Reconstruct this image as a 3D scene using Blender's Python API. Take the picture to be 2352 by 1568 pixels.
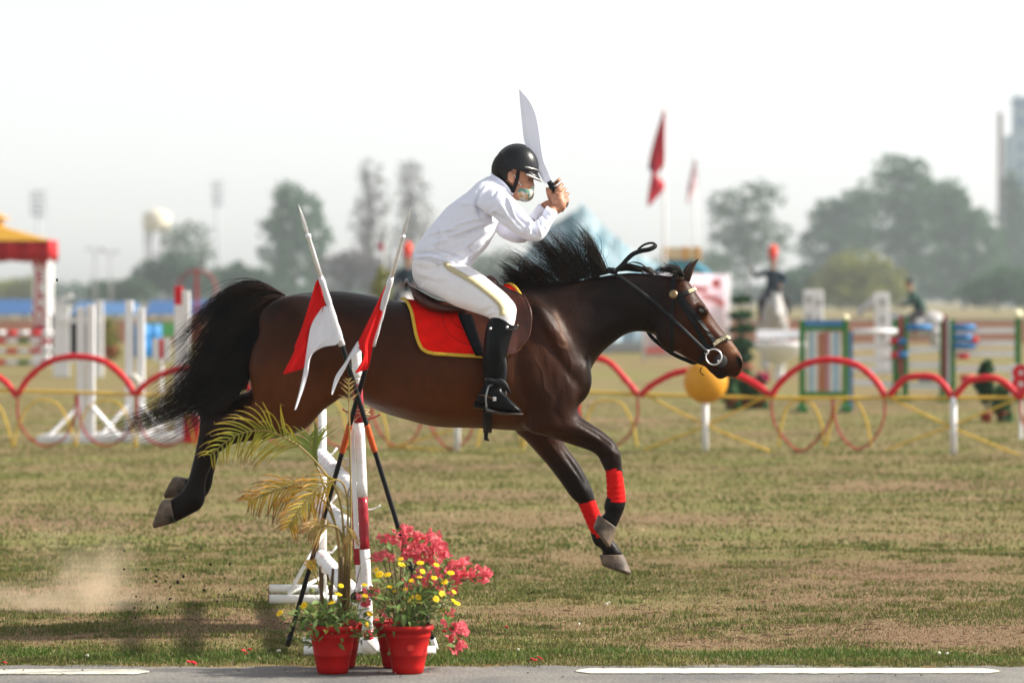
import bpy, bmesh, math, random
import numpy as np
from mathutils import Vector, Matrix, Euler
from mathutils import noise as mnoise

random.seed(7); rng = np.random.default_rng(7)
S = bpy.context.scene
for _o in list(bpy.data.objects): bpy.data.objects.remove(_o)
C = S.collection

# ------------------------------------------------------------------ camera
FPX, HZ, CAMH = 8820.0, 690.0, 1.53          # focal length and horizon in 2352-px picture units, eye height in metres
cam = bpy.data.cameras.new('camera'); cam_o = bpy.data.objects.new('camera', cam); C.objects.link(cam_o)
cam_o.location = (0, 0, CAMH); cam_o.rotation_euler = (math.radians(90), 0, 0)
cam.sensor_width = 36.0; cam.lens = 36.0*FPX/2352.0
cam.shift_y = -(784.0-HZ)/2352.0
cam.clip_start = 0.5; cam.clip_end = 6000
cam.dof.use_dof = True; cam.dof.focus_distance = 17.6; cam.dof.aperture_fstop = 2.9
S.camera = cam_o

# ------------------------------------------------------------------ sky and sun
SUN_EL, SUN_AZ = math.radians(36), math.radians(83)      # azimuth clockwise from +Y
W = bpy.data.worlds.new('World'); S.world = W; W.use_nodes = True
nt = W.node_tree; bg = nt.nodes['Background']
sky = nt.nodes.new('ShaderNodeTexSky'); sky.sky_type = 'NISHITA'; sky.sun_disc = False
sky.sun_elevation = SUN_EL; sky.sun_rotation = SUN_AZ
sky.air_density = 1.0; sky.dust_density = 1.0; sky.ozone_density = 1.0; sky.altitude = 0
hs = nt.nodes.new('ShaderNodeHueSaturation'); hs.inputs['Saturation'].default_value = 0.16   # milky, dust laden sky
nt.links.new(sky.outputs[0], hs.inputs['Color']); nt.links.new(hs.outputs[0], bg.inputs[0]); bg.inputs[1].default_value = 0.118
sd = Vector((math.sin(SUN_AZ)*math.cos(SUN_EL), math.cos(SUN_AZ)*math.cos(SUN_EL), math.sin(SUN_EL)))
sl = bpy.data.lights.new('sun', 'SUN'); sl.energy = 5.0; sl.angle = math.radians(3.0); sl.color = (1.0, 0.93, 0.82)
sun_o = bpy.data.objects.new('sun', sl); C.objects.link(sun_o)
sun_o.rotation_euler = (-sd).to_track_quat('-Z', 'Y').to_euler(); sun_o.location = (20, -5, 30)

vs = S.view_settings; vs.view_transform = 'Standard'; vs.look = 'None'; vs.exposure = 0.88; vs.gamma = 1.0
S.display_settings.display_device = 'sRGB'
S.cycles.use_denoising = True
S.cycles.max_bounces = 8; S.cycles.transparent_max_bounces = 24; S.cycles.volume_bounces = 1
S.cycles.sample_clamp_indirect = 6.0

# ------------------------------------------------------------------ helpers
def at(px, py, Y):
    """a point seen at picture position (px, py) that stands Y metres away"""
    return Vector(((px-1176.0)/FPX*Y, Y, CAMH-(py-HZ)/FPX*Y))
def gY(py): return FPX*CAMH/(py-HZ)           # distance of ground seen at py

WL = {}                                       # world position of every object's origin
def setp(o, label=None, cat=None, group=None, kind=None):
    if label: o['label'] = label
    if cat: o['category'] = cat
    if group: o['group'] = group
    if kind: o['kind'] = kind
    return o
def thing(name, loc, label, cat, group=None):
    o = bpy.data.objects.new(name, None); C.objects.link(o); o.empty_display_size = 0.1
    o.location = loc; WL[o.name] = Vector(loc)
    return setp(o, label, cat, group)
def link(name, me, mat, parent=None, org=None):
    o = bpy.data.objects.new(name, me); C.objects.link(o)
    if mat is not None and not me.materials:
        for m in (mat if isinstance(mat, (list, tuple)) else [mat]): me.materials.append(m)
    org = Vector(org) if org is not None else Vector((0, 0, 0))
    WL[o.name] = org
    if parent is not None:
        o.parent = parent; o.location = org-WL[parent.name]
    else: o.location = org
    return o
def mesh(name, V, F, smooth=True, org=(0, 0, 0), mi=None):
    me = bpy.data.meshes.new(name)
    V = np.asarray(V, dtype=np.float64).reshape(-1, 3)-np.asarray(org, dtype=np.float64)
    if isinstance(F, np.ndarray):
        n, k = F.shape
        me.vertices.add(len(V)); me.vertices.foreach_set('co', V.astype(np.float32).ravel())
        me.loops.add(n*k); me.loops.foreach_set('vertex_index', F.astype(np.int32).ravel())
        me.polygons.add(n); me.polygons.foreach_set('loop_start', np.arange(0, n*k, k, dtype=np.int32))
        me.polygons.foreach_set('loop_total', np.full(n, k, dtype=np.int32))
        me.update(calc_edges=True); me.validate()
    else:
        me.from_pydata(V.tolist(), [], F)
    if smooth: me.polygons.foreach_set('use_smooth', np.ones(len(me.polygons), dtype=bool))
    if mi is not None: me.polygons.foreach_set('material_index', np.asarray(mi, dtype=np.int32))
    return me

class G:
    """collects shapes in world coordinates; build() makes ONE mesh object of them"""
    def __init__(s): s.V = []; s.F = []; s.m = []
    def add(s, V, F, mi=0):
        b = len(s.V); s.V.extend([tuple(v) for v in V]); s.F.extend([[i+b for i in f] for f in F]); s.m.extend([mi]*len(F)); return s
    def box(s, c, size, rz=0, mi=0, R=None, bev=0.0):
        c = Vector(c); h = [x/2 for x in size]
        M = R if R is not None else Matrix.Rotation(rz, 3, 'Z')
        if bev <= 0:
            vs = [c+M @ Vector((sx*h[0], sy*h[1], sz*h[2])) for sx in (-1, 1) for sy in (-1, 1) for sz in (-1, 1)]
            return s.add(vs, [[0, 1, 3, 2], [4, 6, 7, 5], [0, 4, 5, 1], [2, 3, 7, 6], [0, 2, 6, 4], [1, 5, 7, 3]], mi)
        bm = bmesh.new(); bmesh.ops.create_cube(bm, size=1.0)
        for v in bm.verts: v.co = Vector((v.co.x*size[0], v.co.y*size[1], v.co.z*size[2]))
        bmesh.ops.bevel(bm, geom=bm.edges[:], offset=bev, segments=2, affect='EDGES', profile=0.6)
        bm.verts.index_update()
        vs = [c+M @ v.co for v in bm.verts]; fs = [[v.index for v in f.verts] for f in bm.faces]; bm.free()
        return s.add(vs, fs, mi)
    def beam(s, a, b, w, t, mi=0, up=(0, 0, 1)):
        """box from a to b, w across (horizontal-ish), t thick"""
        a = Vector(a); b = Vector(b); d = (b-a); L = d.length; z = d.normalized(); u = Vector(up)
        if abs(z.dot(u)) > 0.98: u = Vector((0, 1, 0))
        x = u.cross(z).normalized(); y = z.cross(x)
        R = Matrix((x, y, z)).transposed()
        return s.box((a+b)/2, (w, t, L), mi=mi, R=R)
    def tube(s, pts, r, n=8, mi=0, cap=True, flat=None, closed=False):
        V, F = tube(pts, r, n, cap, flat, closed); return s.add(V, F, mi)
    def lathe(s, prof, c, n=24, mi=0, axis=None, cap=True):
        c = Vector(c); V = []; F = []
        R = Matrix.Identity(3) if axis is None else Vector((0, 0, 1)).rotation_difference(Vector(axis)).to_matrix()
        for (r, z) in prof:
            for k in range(n):
                a = 2*math.pi*k/n; V.append(c+R @ Vector((r*math.cos(a), r*math.sin(a), z)))
        for i in range(len(prof)-1):
            for k in range(n):
                k2 = (k+1) % n; F.append([i*n+k, i*n+k2, (i+1)*n+k2, (i+1)*n+k])
        if cap:
            F.append([k for k in range(n)][::-1]); F.append([(len(prof)-1)*n+k for k in range(n)])
        return s.add(V, F, mi)
    def ell(s, c, r, n=14, m=9, mi=0, R=None):
        c = Vector(c); r = Vector(r) if not isinstance(r, (int, float)) else Vector((r, r, r)); V = []; F = []
        R = R if R is not None else Matrix.Identity(3)
        V.append(c+R @ Vector((0, 0, r.z)))
        for j in range(1, m):
            t = math.pi*j/m
            for k in range(n):
                a = 2*math.pi*k/n
                V.append(c+R @ Vector((r.x*math.sin(t)*math.cos(a), r.y*math.sin(t)*math.sin(a), r.z*math.cos(t))))
        V.append(c+R @ Vector((0, 0, -r.z)))
        for k in range(n): F.append([0, 1+k, 1+(k+1) % n])
        for j in range(m-2):
            for k in range(n):
                k2 = (k+1) % n; a = 1+j*n
                F.append([a+k, a+n+k, a+n+k2, a+k2])
        l = len(V)-1; a = 1+(m-2)*n
        for k in range(n): F.append([a+k, l, a+(k+1) % n])
        return s.add(V, F, mi)
    def build(s, name, mat, parent=None, smooth=False, org=None):
        if org is None:
            if parent is not None: org = WL[parent.name]
            else:
                A = np.array(s.V); org = ((A[:, 0].min()+A[:, 0].max())/2, (A[:, 1].min()+A[:, 1].max())/2, A[:, 2].min())
        me = mesh(name, s.V, s.F, smooth, org, s.m if any(s.m) else None)
        return link(name, me, mat, parent, org)

def frames(P):
    n = len(P); T = [((P[min(i+1, n-1)]-P[max(i-1, 0)])).normalized() for i in range(n)]
    u = Vector((0, 0, 1)) if abs(T[0].z) < 0.9 else Vector((0, 1, 0))
    X = [(u-T[0]*u.dot(T[0])).normalized()]
    for i in range(1, n):
        x = X[-1]-T[i]*X[-1].dot(T[i]); X.append(x.normalized() if x.length > 1e-6 else X[-1])
    return T, X
def tube(pts, r, n=8, cap=True, flat=None, closed=False):
    P = [Vector(p) for p in pts]; T, X = frames(P); V = []; F = []; m = len(P)
    for i in range(m):
        ri = r[i] if isinstance(r, (list, tuple, np.ndarray)) else r
        B = T[i].cross(X[i])
        for k in range(n):
            a = 2*math.pi*k/n
            V.append(P[i]+X[i]*(ri*math.cos(a)*(flat or 1.0))+B*(ri*math.sin(a)))
    for i in range(m-1 if not closed else m):
        j = (i+1) % m
        for k in range(n):
            k2 = (k+1) % n; F.append([i*n+k, i*n+k2, j*n+k2, j*n+k])
    if cap and not closed:
        F.append(list(range(n))[::-1]); F.append([(m-1)*n+k for k in range(n)])
    return V, F
def smoothp(P, k=6):
    """Catmull-Rom through points (Vectors or tuples of any length)"""
    A = [np.array(p, dtype=float) for p in P]; out = []; n = len(A)
    for i in range(n-1):
        p0 = A[max(i-1, 0)]; p1 = A[i]; p2 = A[i+1]; p3 = A[min(i+2, n-1)]
        for j in range(k):
            t = j/k
            out.append(0.5*((2*p1)+(-p0+p2)*t+(2*p0-5*p1+4*p2-p3)*t*t+(-p0+3*p1-3*p2+p3)*t**3))
    out.append(A[-1]); return out
def vsm(P, k=6): return [Vector(p) for p in smoothp(P, k)]

def loft(secs, Y0, n=28, k=5):
    """secs: (ax, ay, bx, by, halfwidth, y-offset, exponent, egg) in picture units for a (upper/back edge) and b (lower/front edge)"""
    full = []
    for s in secs:
        s = list(s); s += [0.0, 2.0, 0.0][len(s)-5:] if len(s) < 8 else []
        full.append(s)
    V = []; F = []; rows = smoothp(full, k)
    for s in rows:
        a = at(s[0], s[1], Y0+s[5]); b = at(s[2], s[3], Y0+s[5]); c = (a+b)/2; u = (a-b)/2; w = max(s[4], 0.002); e = 2.0/s[6]
        for q in range(n):
            t = 2*math.pi*q/n; ct = math.cos(t); st = math.sin(t)
            cu = math.copysign(abs(ct)**e, ct); cw = math.copysign(abs(st)**e, st)*(1-s[7]*ct)
            V.append(c+u*cu+Vector((0, w*cw, 0)))
    m = len(rows)
    for i in range(m-1):
        for q in range(n):
            q2 = (q+1) % n; F.append([i*n+q, i*n+q2, (i+1)*n+q2, (i+1)*n+q])
    F.append(list(range(n))[::-1]); F.append([(m-1)*n+q for q in range(n)])
    return V, F

def fuse(g, voxel, smooth_it=4, fac=0.5):
    """union of the closed shells in g as one continuous skin"""
    me = mesh('tmp', g.V, g.F)
    bm = bmesh.new(); bm.from_mesh(me); bmesh.ops.recalc_face_normals(bm, faces=bm.faces[:]); bm.to_mesh(me); bm.free()
    o = bpy.data.objects.new('tmp', me); C.objects.link(o)
    r = o.modifiers.new('r', 'REMESH'); r.mode = 'VOXEL'; r.voxel_size = voxel; r.adaptivity = 0
    if smooth_it:
        sm = o.modifiers.new('s', 'SMOOTH'); sm.iterations = smooth_it; sm.factor = fac
    dg = bpy.context.evaluated_depsgraph_get(); dg.update()
    out = bpy.data.meshes.new_from_object(o.evaluated_get(dg))
    bpy.data.objects.remove(o); bpy.data.meshes.remove(me)
    out.polygons.foreach_set('use_smooth', np.ones(len(out.polygons), dtype=bool))
    return out
def mco(me):
    A = np.empty(len(me.vertices)*3, dtype=np.float32); me.vertices.foreach_get('co', A); return A.reshape(-1, 3).astype(np.float64)
def relax(me, w, it):
    V = mco(me); E = np.empty(len(me.edges)*2, dtype=np.int32); me.edges.foreach_get('vertices', E); E = E.reshape(-1, 2); n = len(V)
    deg = np.bincount(E.ravel(), minlength=n)[:, None]
    for _ in range(it):
        S_ = np.zeros_like(V)
        for k in range(3): S_[:, k] = np.bincount(E[:, 0], V[E[:, 1], k], n)+np.bincount(E[:, 1], V[E[:, 0], k], n)
        V = V+(S_/np.maximum(deg, 1)-V)*w[:, None]*.6
    setco(me, V)
def mno(me):
    A = np.empty(len(me.vertices)*3, dtype=np.float32); me.vertex_normals.foreach_get('vector', A); return A.reshape(-1, 3).astype(np.float64)
def setco(me, V): me.vertices.foreach_set('co', np.asarray(V, dtype=np.float32).ravel()); me.update()
def segdist(P, poly):
    """distance of 2-D points to a polyline, and the position along it"""
    best = np.full(len(P), 1e9); tt = np.zeros(len(P)); n = len(poly)-1
    for i in range(n):
        a = np.array(poly[i]); b = np.array(poly[i+1]); d = b-a; L = d.dot(d)+1e-12
        t = np.clip(((P-a) @ d)/L, 0, 1); q = a+t[:, None]*d; r = np.hypot(*(P-q).T)
        m = r < best; best[m] = r[m]; tt[m] = (i+t[m])/n
    return best, tt
def emboss(me, folds, Y0, side=-1):
    """push the skin along its normal near polylines given in picture units: (points, height, sigma in units[, both sides])"""
    V = mco(me); N = mno(me); D = np.zeros(len(V))
    sc = FPX/V[:, 1]; P = np.stack([V[:, 0]*sc+1176, HZ-(V[:, 2]-CAMH)*sc], 1)
    for f in folds:
        pts, h, sg = f[0], f[1], f[2]
        d, t = segdist(P, pts); w = np.exp(-(d/sg)**2)*np.clip(np.sin(np.pi*np.clip(t*0.9+0.05, 0, 1))**0.5, 0, 1)
        if len(f) > 3 and f[3]: mask = np.clip(np.abs(N[:, 1])*1.6, 0, 1)
        else: mask = np.clip(side*N[:, 1]*1.6+0.1, 0, 1)
        D += h*w*mask
    setco(me, V+N*D[:, None])
def paint(me, name, cols):
    ca = me.color_attributes.new(name, 'FLOAT_COLOR', 'POINT')
    A = np.ones((len(me.vertices), 4), dtype=np.float32); A[:, :cols.shape[1]] = cols; ca.data.foreach_set('color', A.ravel())
def copy_tree(o, parent=None, loc=None):
    c = o.copy(); C.objects.link(c); c.parent = parent
    for ch in list(o.children): copy_tree(ch, c)
    return c

# ------------------------------------------------------------------ materials
def mat(name, col, rough=0.6, var=0.12, scale=12.0, bump=0.0, bscale=None, metal=0.0, spec=0.25, col2=None, sheen=0.0, coat=0.0, trans=0.0, attr=None, stretch=None, emit=None):
    m = bpy.data.materials.new(name); m.use_nodes = True; t = m.node_tree; N = t.nodes; L = t.links
    b = N['Principled BSDF']; b.inputs['Roughness'].default_value = rough; b.inputs['Metallic'].default_value = metal
    b.inputs['Specular IOR Level'].default_value = spec
    if sheen: b.inputs['Sheen Weight'].default_value = sheen; b.inputs['Sheen Roughness'].default_value = 0.4
    if coat: b.inputs['Coat Weight'].default_value = coat; b.inputs['Coat Roughness'].default_value = 0.15
    tc = N.new('ShaderNodeTexCoord'); mp = N.new('ShaderNodeMapping'); L.new(tc.outputs['Object'], mp.inputs[0])
    if stretch: mp.inputs['Scale'].default_value = stretch
    nz = N.new('ShaderNodeTexNoise'); nz.inputs['Scale'].default_value = scale; nz.inputs['Detail'].default_value = 5; nz.inputs['Roughness'].default_value = 0.6
    L.new(mp.outputs[0], nz.inputs['Vector'])
    mx = N.new('ShaderNodeMix'); mx.data_type = 'RGBA'
    c1 = [c*(1-var) for c in col]; c2 = [min(1, c*(1+var)) for c in (col2 or col)]
    if attr:
        at_ = N.new('ShaderNodeVertexColor'); at_.layer_name = attr
        mu = N.new('ShaderNodeMix'); mu.data_type = 'RGBA'; mu.blend_type = 'MULTIPLY'; mu.inputs[0].default_value = 1.0
        mx.inputs[6].default_value = (1-var, 1-var, 1-var, 1); mx.inputs[7].default_value = (1+var, 1+var, 1+var, 1)
        L.new(nz.outputs[0], mx.inputs[0]); L.new(mx.outputs[2], mu.inputs[6]); L.new(at_.outputs[0], mu.inputs[7]); out = mu.outputs[2]
    else:
        rp = N.new('ShaderNodeMapRange'); rp.inputs[1].default_value = 0.3; rp.inputs[2].default_value = 0.7
        L.new(nz.outputs[0], rp.inputs[0]); L.new(rp.outputs[0], mx.inputs[0])
        mx.inputs[6].default_value = (*c1, 1); mx.inputs[7].default_value = (*c2, 1); out = mx.outputs[2]
    L.new(out, b.inputs['Base Color'])
    if bump:
        n2 = N.new('ShaderNodeTexNoise'); n2.inputs['Scale'].default_value = bscale or scale*4; n2.inputs['Detail'].default_value = 6
        L.new(mp.outputs[0], n2.inputs['Vector'])
        bp = N.new('ShaderNodeBump'); bp.inputs['Strength'].default_value = 1.0; bp.inputs['Distance'].default_value = bump
        L.new(n2.outputs[0], bp.inputs['Height']); L.new(bp.outputs[0], b.inputs['Normal'])
    if trans:
        tr = N.new('ShaderNodeBsdfTranslucent'); L.new(out, tr.inputs[0]); ms = N.new('ShaderNodeMixShader'); ms.inputs[0].default_value = trans
        L.new(b.outputs[0], ms.inputs[1]); L.new(tr.outputs[0], ms.inputs[2]); L.new(ms.outputs[0], N['Material Output'].inputs[0])
    return m
# =================================================================== ground, road, grass
def ground_mat():
    m = bpy.data.materials.new('parade_turf'); m.use_nodes = True; t = m.node_tree; N = t.nodes; L = t.links; b = N['Principled BSDF']
    b.inputs['Roughness'].default_value = .95; b.inputs['Specular IOR Level'].default_value = .1
    tc = N.new('ShaderNodeTexCoord')
    def nz(scale, det=6, stretch=None, rough=.6):
        n = N.new('ShaderNodeTexNoise'); n.inputs['Scale'].default_value = scale; n.inputs['Detail'].default_value = det; n.inputs['Roughness'].default_value = rough
        if stretch:
            mp = N.new('ShaderNodeMapping'); mp.inputs['Scale'].default_value = stretch; L.new(tc.outputs['Object'], mp.inputs[0]); L.new(mp.outputs[0], n.inputs['Vector'])
        else: L.new(tc.outputs['Object'], n.inputs['Vector'])
        return n
    def ramp(src, a, c, ca, cb):
        r = N.new('ShaderNodeValToRGB'); r.color_ramp.elements[0].position = a; r.color_ramp.elements[1].position = c
        r.color_ramp.elements[0].color = (*ca, 1); r.color_ramp.elements[1].color = (*cb, 1); L.new(src, r.inputs[0]); return r.outputs[0]
    def mix(f, a, c):
        x = N.new('ShaderNodeMix'); x.data_type = 'RGBA'; L.new(a, x.inputs[6]); L.new(c, x.inputs[7])
        if isinstance(f, float): x.inputs[0].default_value = f
        else: L.new(f, x.inputs[0])
        return x.outputs[2]
    def val(src, a, c):
        r = N.new('ShaderNodeMapRange'); r.inputs[1].default_value = a; r.inputs[2].default_value = c; L.new(src, r.inputs[0]); return r.outputs[0]
    soil = ramp(nz(22.0, 9, None, .75).outputs[0], .34, .66, (.125, .075, .045), (.26, .172, .105))
    green = ramp(nz(13.0).outputs[0], .3, .7, (.11, .12, .036), (.205, .195, .065))
    straw = ramp(nz(20.0).outputs[0], .3, .7, (.19, .135, .066), (.33, .245, .13))
    c1 = mix(val(nz(.55, 7, (.5, 1, 1)).outputs[0], .44, .62), soil, green)
    c2 = mix(val(nz(1.7, 7, (.6, 1, 1)).outputs[0], .5, .72), c1, straw)
    c3 = mix(val(nz(.12, 3).outputs[0], .38, .62), c2, mix(.55, c2, green))
    wa = N.new('ShaderNodeVertexColor'); wa.layer_name = 'wear'; c4 = mix(wa.outputs[0], c3, soil); L.new(c4, b.inputs['Base Color'])
    bp = N.new('ShaderNodeBump'); bp.inputs['Distance'].default_value = .02; L.new(nz(25.0, 8).outputs[0], bp.inputs['Height']); L.new(bp.outputs[0], b.inputs['Normal'])
    return m
def grid(x0, x1, y0, y1, nx, ny, zf):
    X, Y = np.meshgrid(np.linspace(x0, x1, nx), np.linspace(y0, y1, ny)); Z = zf(X, Y)
    V = np.stack([X.ravel(), Y.ravel(), Z.ravel()], 1); i = np.arange(nx*ny).reshape(ny, nx)
    F = np.stack([i[:-1, :-1].ravel(), i[:-1, 1:].ravel(), i[1:, 1:].ravel(), i[1:, :-1].ravel()], 1); return V, F
EDGE = gY(1531)                                             # where road meets turf
def turf_z(X, Y):
    z = .012*np.sin(X*1.7+np.sin(Y*1.1))*np.sin(Y*1.3)+.006*np.sin(X*5.1+Y*3.3)*np.sin(Y*4.7-X*2.1)
    return np.where(Y < EDGE+.25, 0.0, z*np.clip((Y-EDGE-.25)/.8, 0, 1))
V1, F1 = grid(-14, 14, EDGE-.02, 60, 180, 300, turf_z)
WORN = [(1.9, 17.5, 1.1, .7, .9), (.9, 17.2, .6, .45, .8), (2.1, 21.4, .9, 1.2, .9), (1.6, 19.6, .7, .5, .6), (-1.1, 18.2, .8, .45, .8), (.5, 22.5, .9, .8, .6), (-2.0, 20.3, .8, .7, .5), (1.1, 27.0, 1.3, 1.2, .6), (-1.2, 30.0, 1.8, 1.4, .5), (-2.2, 17.3, .8, .3, .6), (.2, 18.9, .7, .5, .5), (2.6, 25.0, .8, .9, .6)]
def wear(X, Y):
    w = np.zeros_like(X)
    for cx, cy, rx, ry, k in WORN: w = np.maximum(w, k*np.exp(-((X-cx)/rx)**2-((Y-cy)/ry)**2))
    return w
ground_m = ground_mat()
me = mesh('ground', V1, F1, True); paint(me, 'wear', np.repeat((np.clip(wear(V1[:, 0], V1[:, 1])*1.1, 0, 1))[:, None], 3, axis=1)); g_o = setp(link('ground', me, ground_m), kind='structure')
V2, F2 = grid(-900, 900, -40, 3000, 40, 60, lambda X, Y: np.full_like(X, -.03))
setp(link('ground', mesh('ground', V2, F2), ground_m), kind='structure')

def road_mat():
    m = bpy.data.materials.new('worn_asphalt'); m.use_nodes = True; t = m.node_tree; N = t.nodes; L = t.links; b = N['Principled BSDF']
    b.inputs['Roughness'].default_value = .85; b.inputs['Specular IOR Level'].default_value = .25
    tc = N.new('ShaderNodeTexCoord')
    vo = N.new('ShaderNodeTexVoronoi'); vo.inputs['Scale'].default_value = 110; L.new(tc.outputs['Object'], vo.inputs['Vector'])
    n1 = N.new('ShaderNodeTexNoise'); n1.inputs['Scale'].default_value = 2.2; n1.inputs['Detail'].default_value = 8; L.new(tc.outputs['Object'], n1.inputs['Vector'])
    n2 = N.new('ShaderNodeTexNoise'); n2.inputs['Scale'].default_value = 70; n2.inputs['Detail'].default_value = 4; L.new(tc.outputs['Object'], n2.inputs['Vector'])
    r1 = N.new('ShaderNodeValToRGB'); e = r1.color_ramp.elements; e[0].position = .15; e[0].color = (.085, .082, .08, 1); e[1].position = .8; e[1].color = (.235, .225, .21, 1); L.new(vo.outputs['Color'], r1.inputs[0])
    r2 = N.new('ShaderNodeValToRGB'); e = r2.color_ramp.elements; e[0].position = .38; e[0].color = (.10, .098, .098, 1); e[1].position = .62; e[1].color = (.21, .195, .17, 1); L.new(n1.outputs[0], r2.inputs[0])
    mx = N.new('ShaderNodeMix'); mx.data_type = 'RGBA'; mx.inputs[0].default_value = .55; L.new(r1.outputs[0], mx.inputs[6]); L.new(r2.outputs[0], mx.inputs[7])
    L.new(mx.outputs[2], b.inputs['Base Color'])
    bp = N.new('ShaderNodeBump'); bp.inputs['Distance'].default_value = .006; L.new(n2.outputs[0], bp.inputs['Height']); L.new(bp.outputs[0], b.inputs['Normal'])
    return m
# road sheet with a ragged turf-side edge
nx = 420; xs = np.linspace(-9, 9, nx); edge = EDGE+.035*np.sin(xs*2.1)+.03*np.sin(xs*6.7+1)+.02*np.sin(xs*17.3)+.012*np.sin(xs*41+2)+rng.normal(0, .012, nx)
V3 = np.concatenate([np.stack([xs, np.full(nx, 9.0), np.full(nx, .004)], 1), np.stack([xs, edge, np.full(nx, .004)], 1)])
i = np.arange(nx-1); F3 = np.stack([i, i+1, nx+i+1, nx+i], 1)
setp(link('road', mesh('road', V3, F3, False), road_mat()), kind='structure')
paint_m = mat('road_paint', (.60, .57, .48), rough=.85, var=.22, scale=45, bump=.002, bscale=90)
def dash(px0, px1, py0, py1):
    Ya, Yb = gY(py1), gY(py0); n = 60; x0, x1 = at(px0, py0, Ya).x, at(px1, py0, Ya).x; xs = np.linspace(x0, x1, n)
    a = Ya+rng.normal(0, .006, n); b_ = Yb+rng.normal(0, .006, n); k = np.clip(np.minimum(xs-x0, x1-xs)/.05, 0, 1); mid = (a+b_)/2; a = mid+(a-mid)*(.25+.75*k); b_ = mid+(b_-mid)*(.25+.75*k)
    V = np.concatenate([np.stack([xs, a, np.full(n, .008)], 1), np.stack([xs, b_, np.full(n, .008)], 1)]); i = np.arange(n-1)
    o = link('road_marking', mesh('road_marking', V, np.stack([i, i+1, n+i+1, n+i], 1), False), paint_m); setp(o, kind='structure')
dash(-260, 338, 1540, 1551); dash(1324, 2302, 1538, 1549)

# ---- grass blades: one uncountable mass of short turf
def blades(name, xs, ys, h, w, lean, cols, label):
    n = len(xs); z = np.interp(0, [0], [0])+turf_z(xs, ys); a = rng.uniform(0, 2*np.pi, n); d = rng.uniform(0, 2*np.pi, n)
    b = np.stack([xs, ys, z-.004], 1); wv = np.stack([np.cos(a)*w, np.sin(a)*w, np.zeros(n)], 1); lv = np.stack([np.cos(d)*lean*h, np.sin(d)*lean*h, np.zeros(n)], 1)
    up = np.stack([np.zeros(n), np.zeros(n), h*np.sqrt(np.clip(1-np.minimum(lean, .98)**2, .02, 1))], 1)
    m = b+lv*.4+up*.6; t = b+lv+up
    V = np.stack([b-wv, b+wv, m+wv*.7, m-wv*.7, t], 1).reshape(-1, 3); k = np.arange(n)*5
    F = np.concatenate([np.stack([k, k+1, k+2], 1), np.stack([k, k+2, k+3], 1), np.stack([k+3, k+2, k+4], 1)])
    me = mesh(name, V, F, False); paint(me, 'blade', np.repeat(cols, 5, axis=0))
    o = link(name, me, blade_m); setp(o, label, 'grass', kind='stuff'); return o
blade_m = mat('grass_blade', (1, 1, 1), rough=.75, var=.15, scale=3, attr='blade', spec=.2, trans=.25)
def vnoise(x, y, s, seed):
    return np.array([mnoise.noise(Vector((a*s, b*s, seed))) for a, b in zip(x, y)])
def field(n, y0, y1, seed, hs, ws, density_pow=1.0):
    u = rng.random(n); y = y0*(y1/y0)**u if density_pow else y0+(y1-y0)*u
    half = 2352/2/FPX*y+1.5; x = rng.uniform(-1, 1, n)*half
    g = vnoise(x*.7, y, .7, 3.3)*.5+vnoise(x*.8, y, 2.1, 9.1)*.6+vnoise(x, y, 6.0, 5.0)*.5
    strip = np.exp(-((y-EDGE-.45-.12*np.sin(x*1.9)-.08*np.sin(x*5))/.28)**2)*np.clip(.62+1.1*vnoise(x, y*.3, 1.3, 21.)+.5*vnoise(x, y, 5., 31.), 0, 1.1)
    far = np.clip((y-20)/12, 0, 1)
    wr = wear(x, y); green = (g+.18*far+strip*1.1-.75*wr+rng.normal(0, .34, n)) > .06
    bare = (g-.5*wr < -.22) & (strip < .35)
    keep = ((y > EDGE+.03) | (vnoise(x, y, 9., 2.) > .05)) & ~(bare & (rng.random(n) < .35)); x, y, green, strip, g = x[keep], y[keep], green[keep], strip[keep], g[keep]; n = len(x)
    h = rng.uniform(.4, 1.2, n)*hs*np.where(green, 1.0+.55*strip*rng.uniform(.2, 1.3, n), .75); lean = np.where(green, rng.uniform(.1, .75, n), rng.uniform(.45, .98, n))
    c = np.where(green[:, None], np.array([.105, .142, .032]), np.array([.37, .25, .135]))
    yl = rng.random(n)[:, None]
    c = np.where(green[:, None], c*(1-yl*.6)+np.array([.25, .225, .07])*yl*.6, c*(1-yl*.75)+np.array([.21, .122, .070])*yl*.75)
    c = np.where((green & (strip > .45))[:, None], c*.35+np.array([.095, .18, .028])*.65, c)
    pale = rng.random(n) < .05; c[pale] = np.array([.48, .38, .24]); c *= np.where(green, rng.uniform(.7, 1.2, n), rng.uniform(.45, 1.45, n))[:, None]*.82
    return x, y, h, ws*rng.uniform(.6, 1.4, n), lean, c
blades('grass', *field(470000, EDGE-.05, 23.5, 1, .021, .0026), 'short patchy green and straw coloured turf beside the road')
blades('grass', *field(185000, 23.5, 62, 2, .026, .007), 'blurred short turf stretching away behind the horse')
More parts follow.
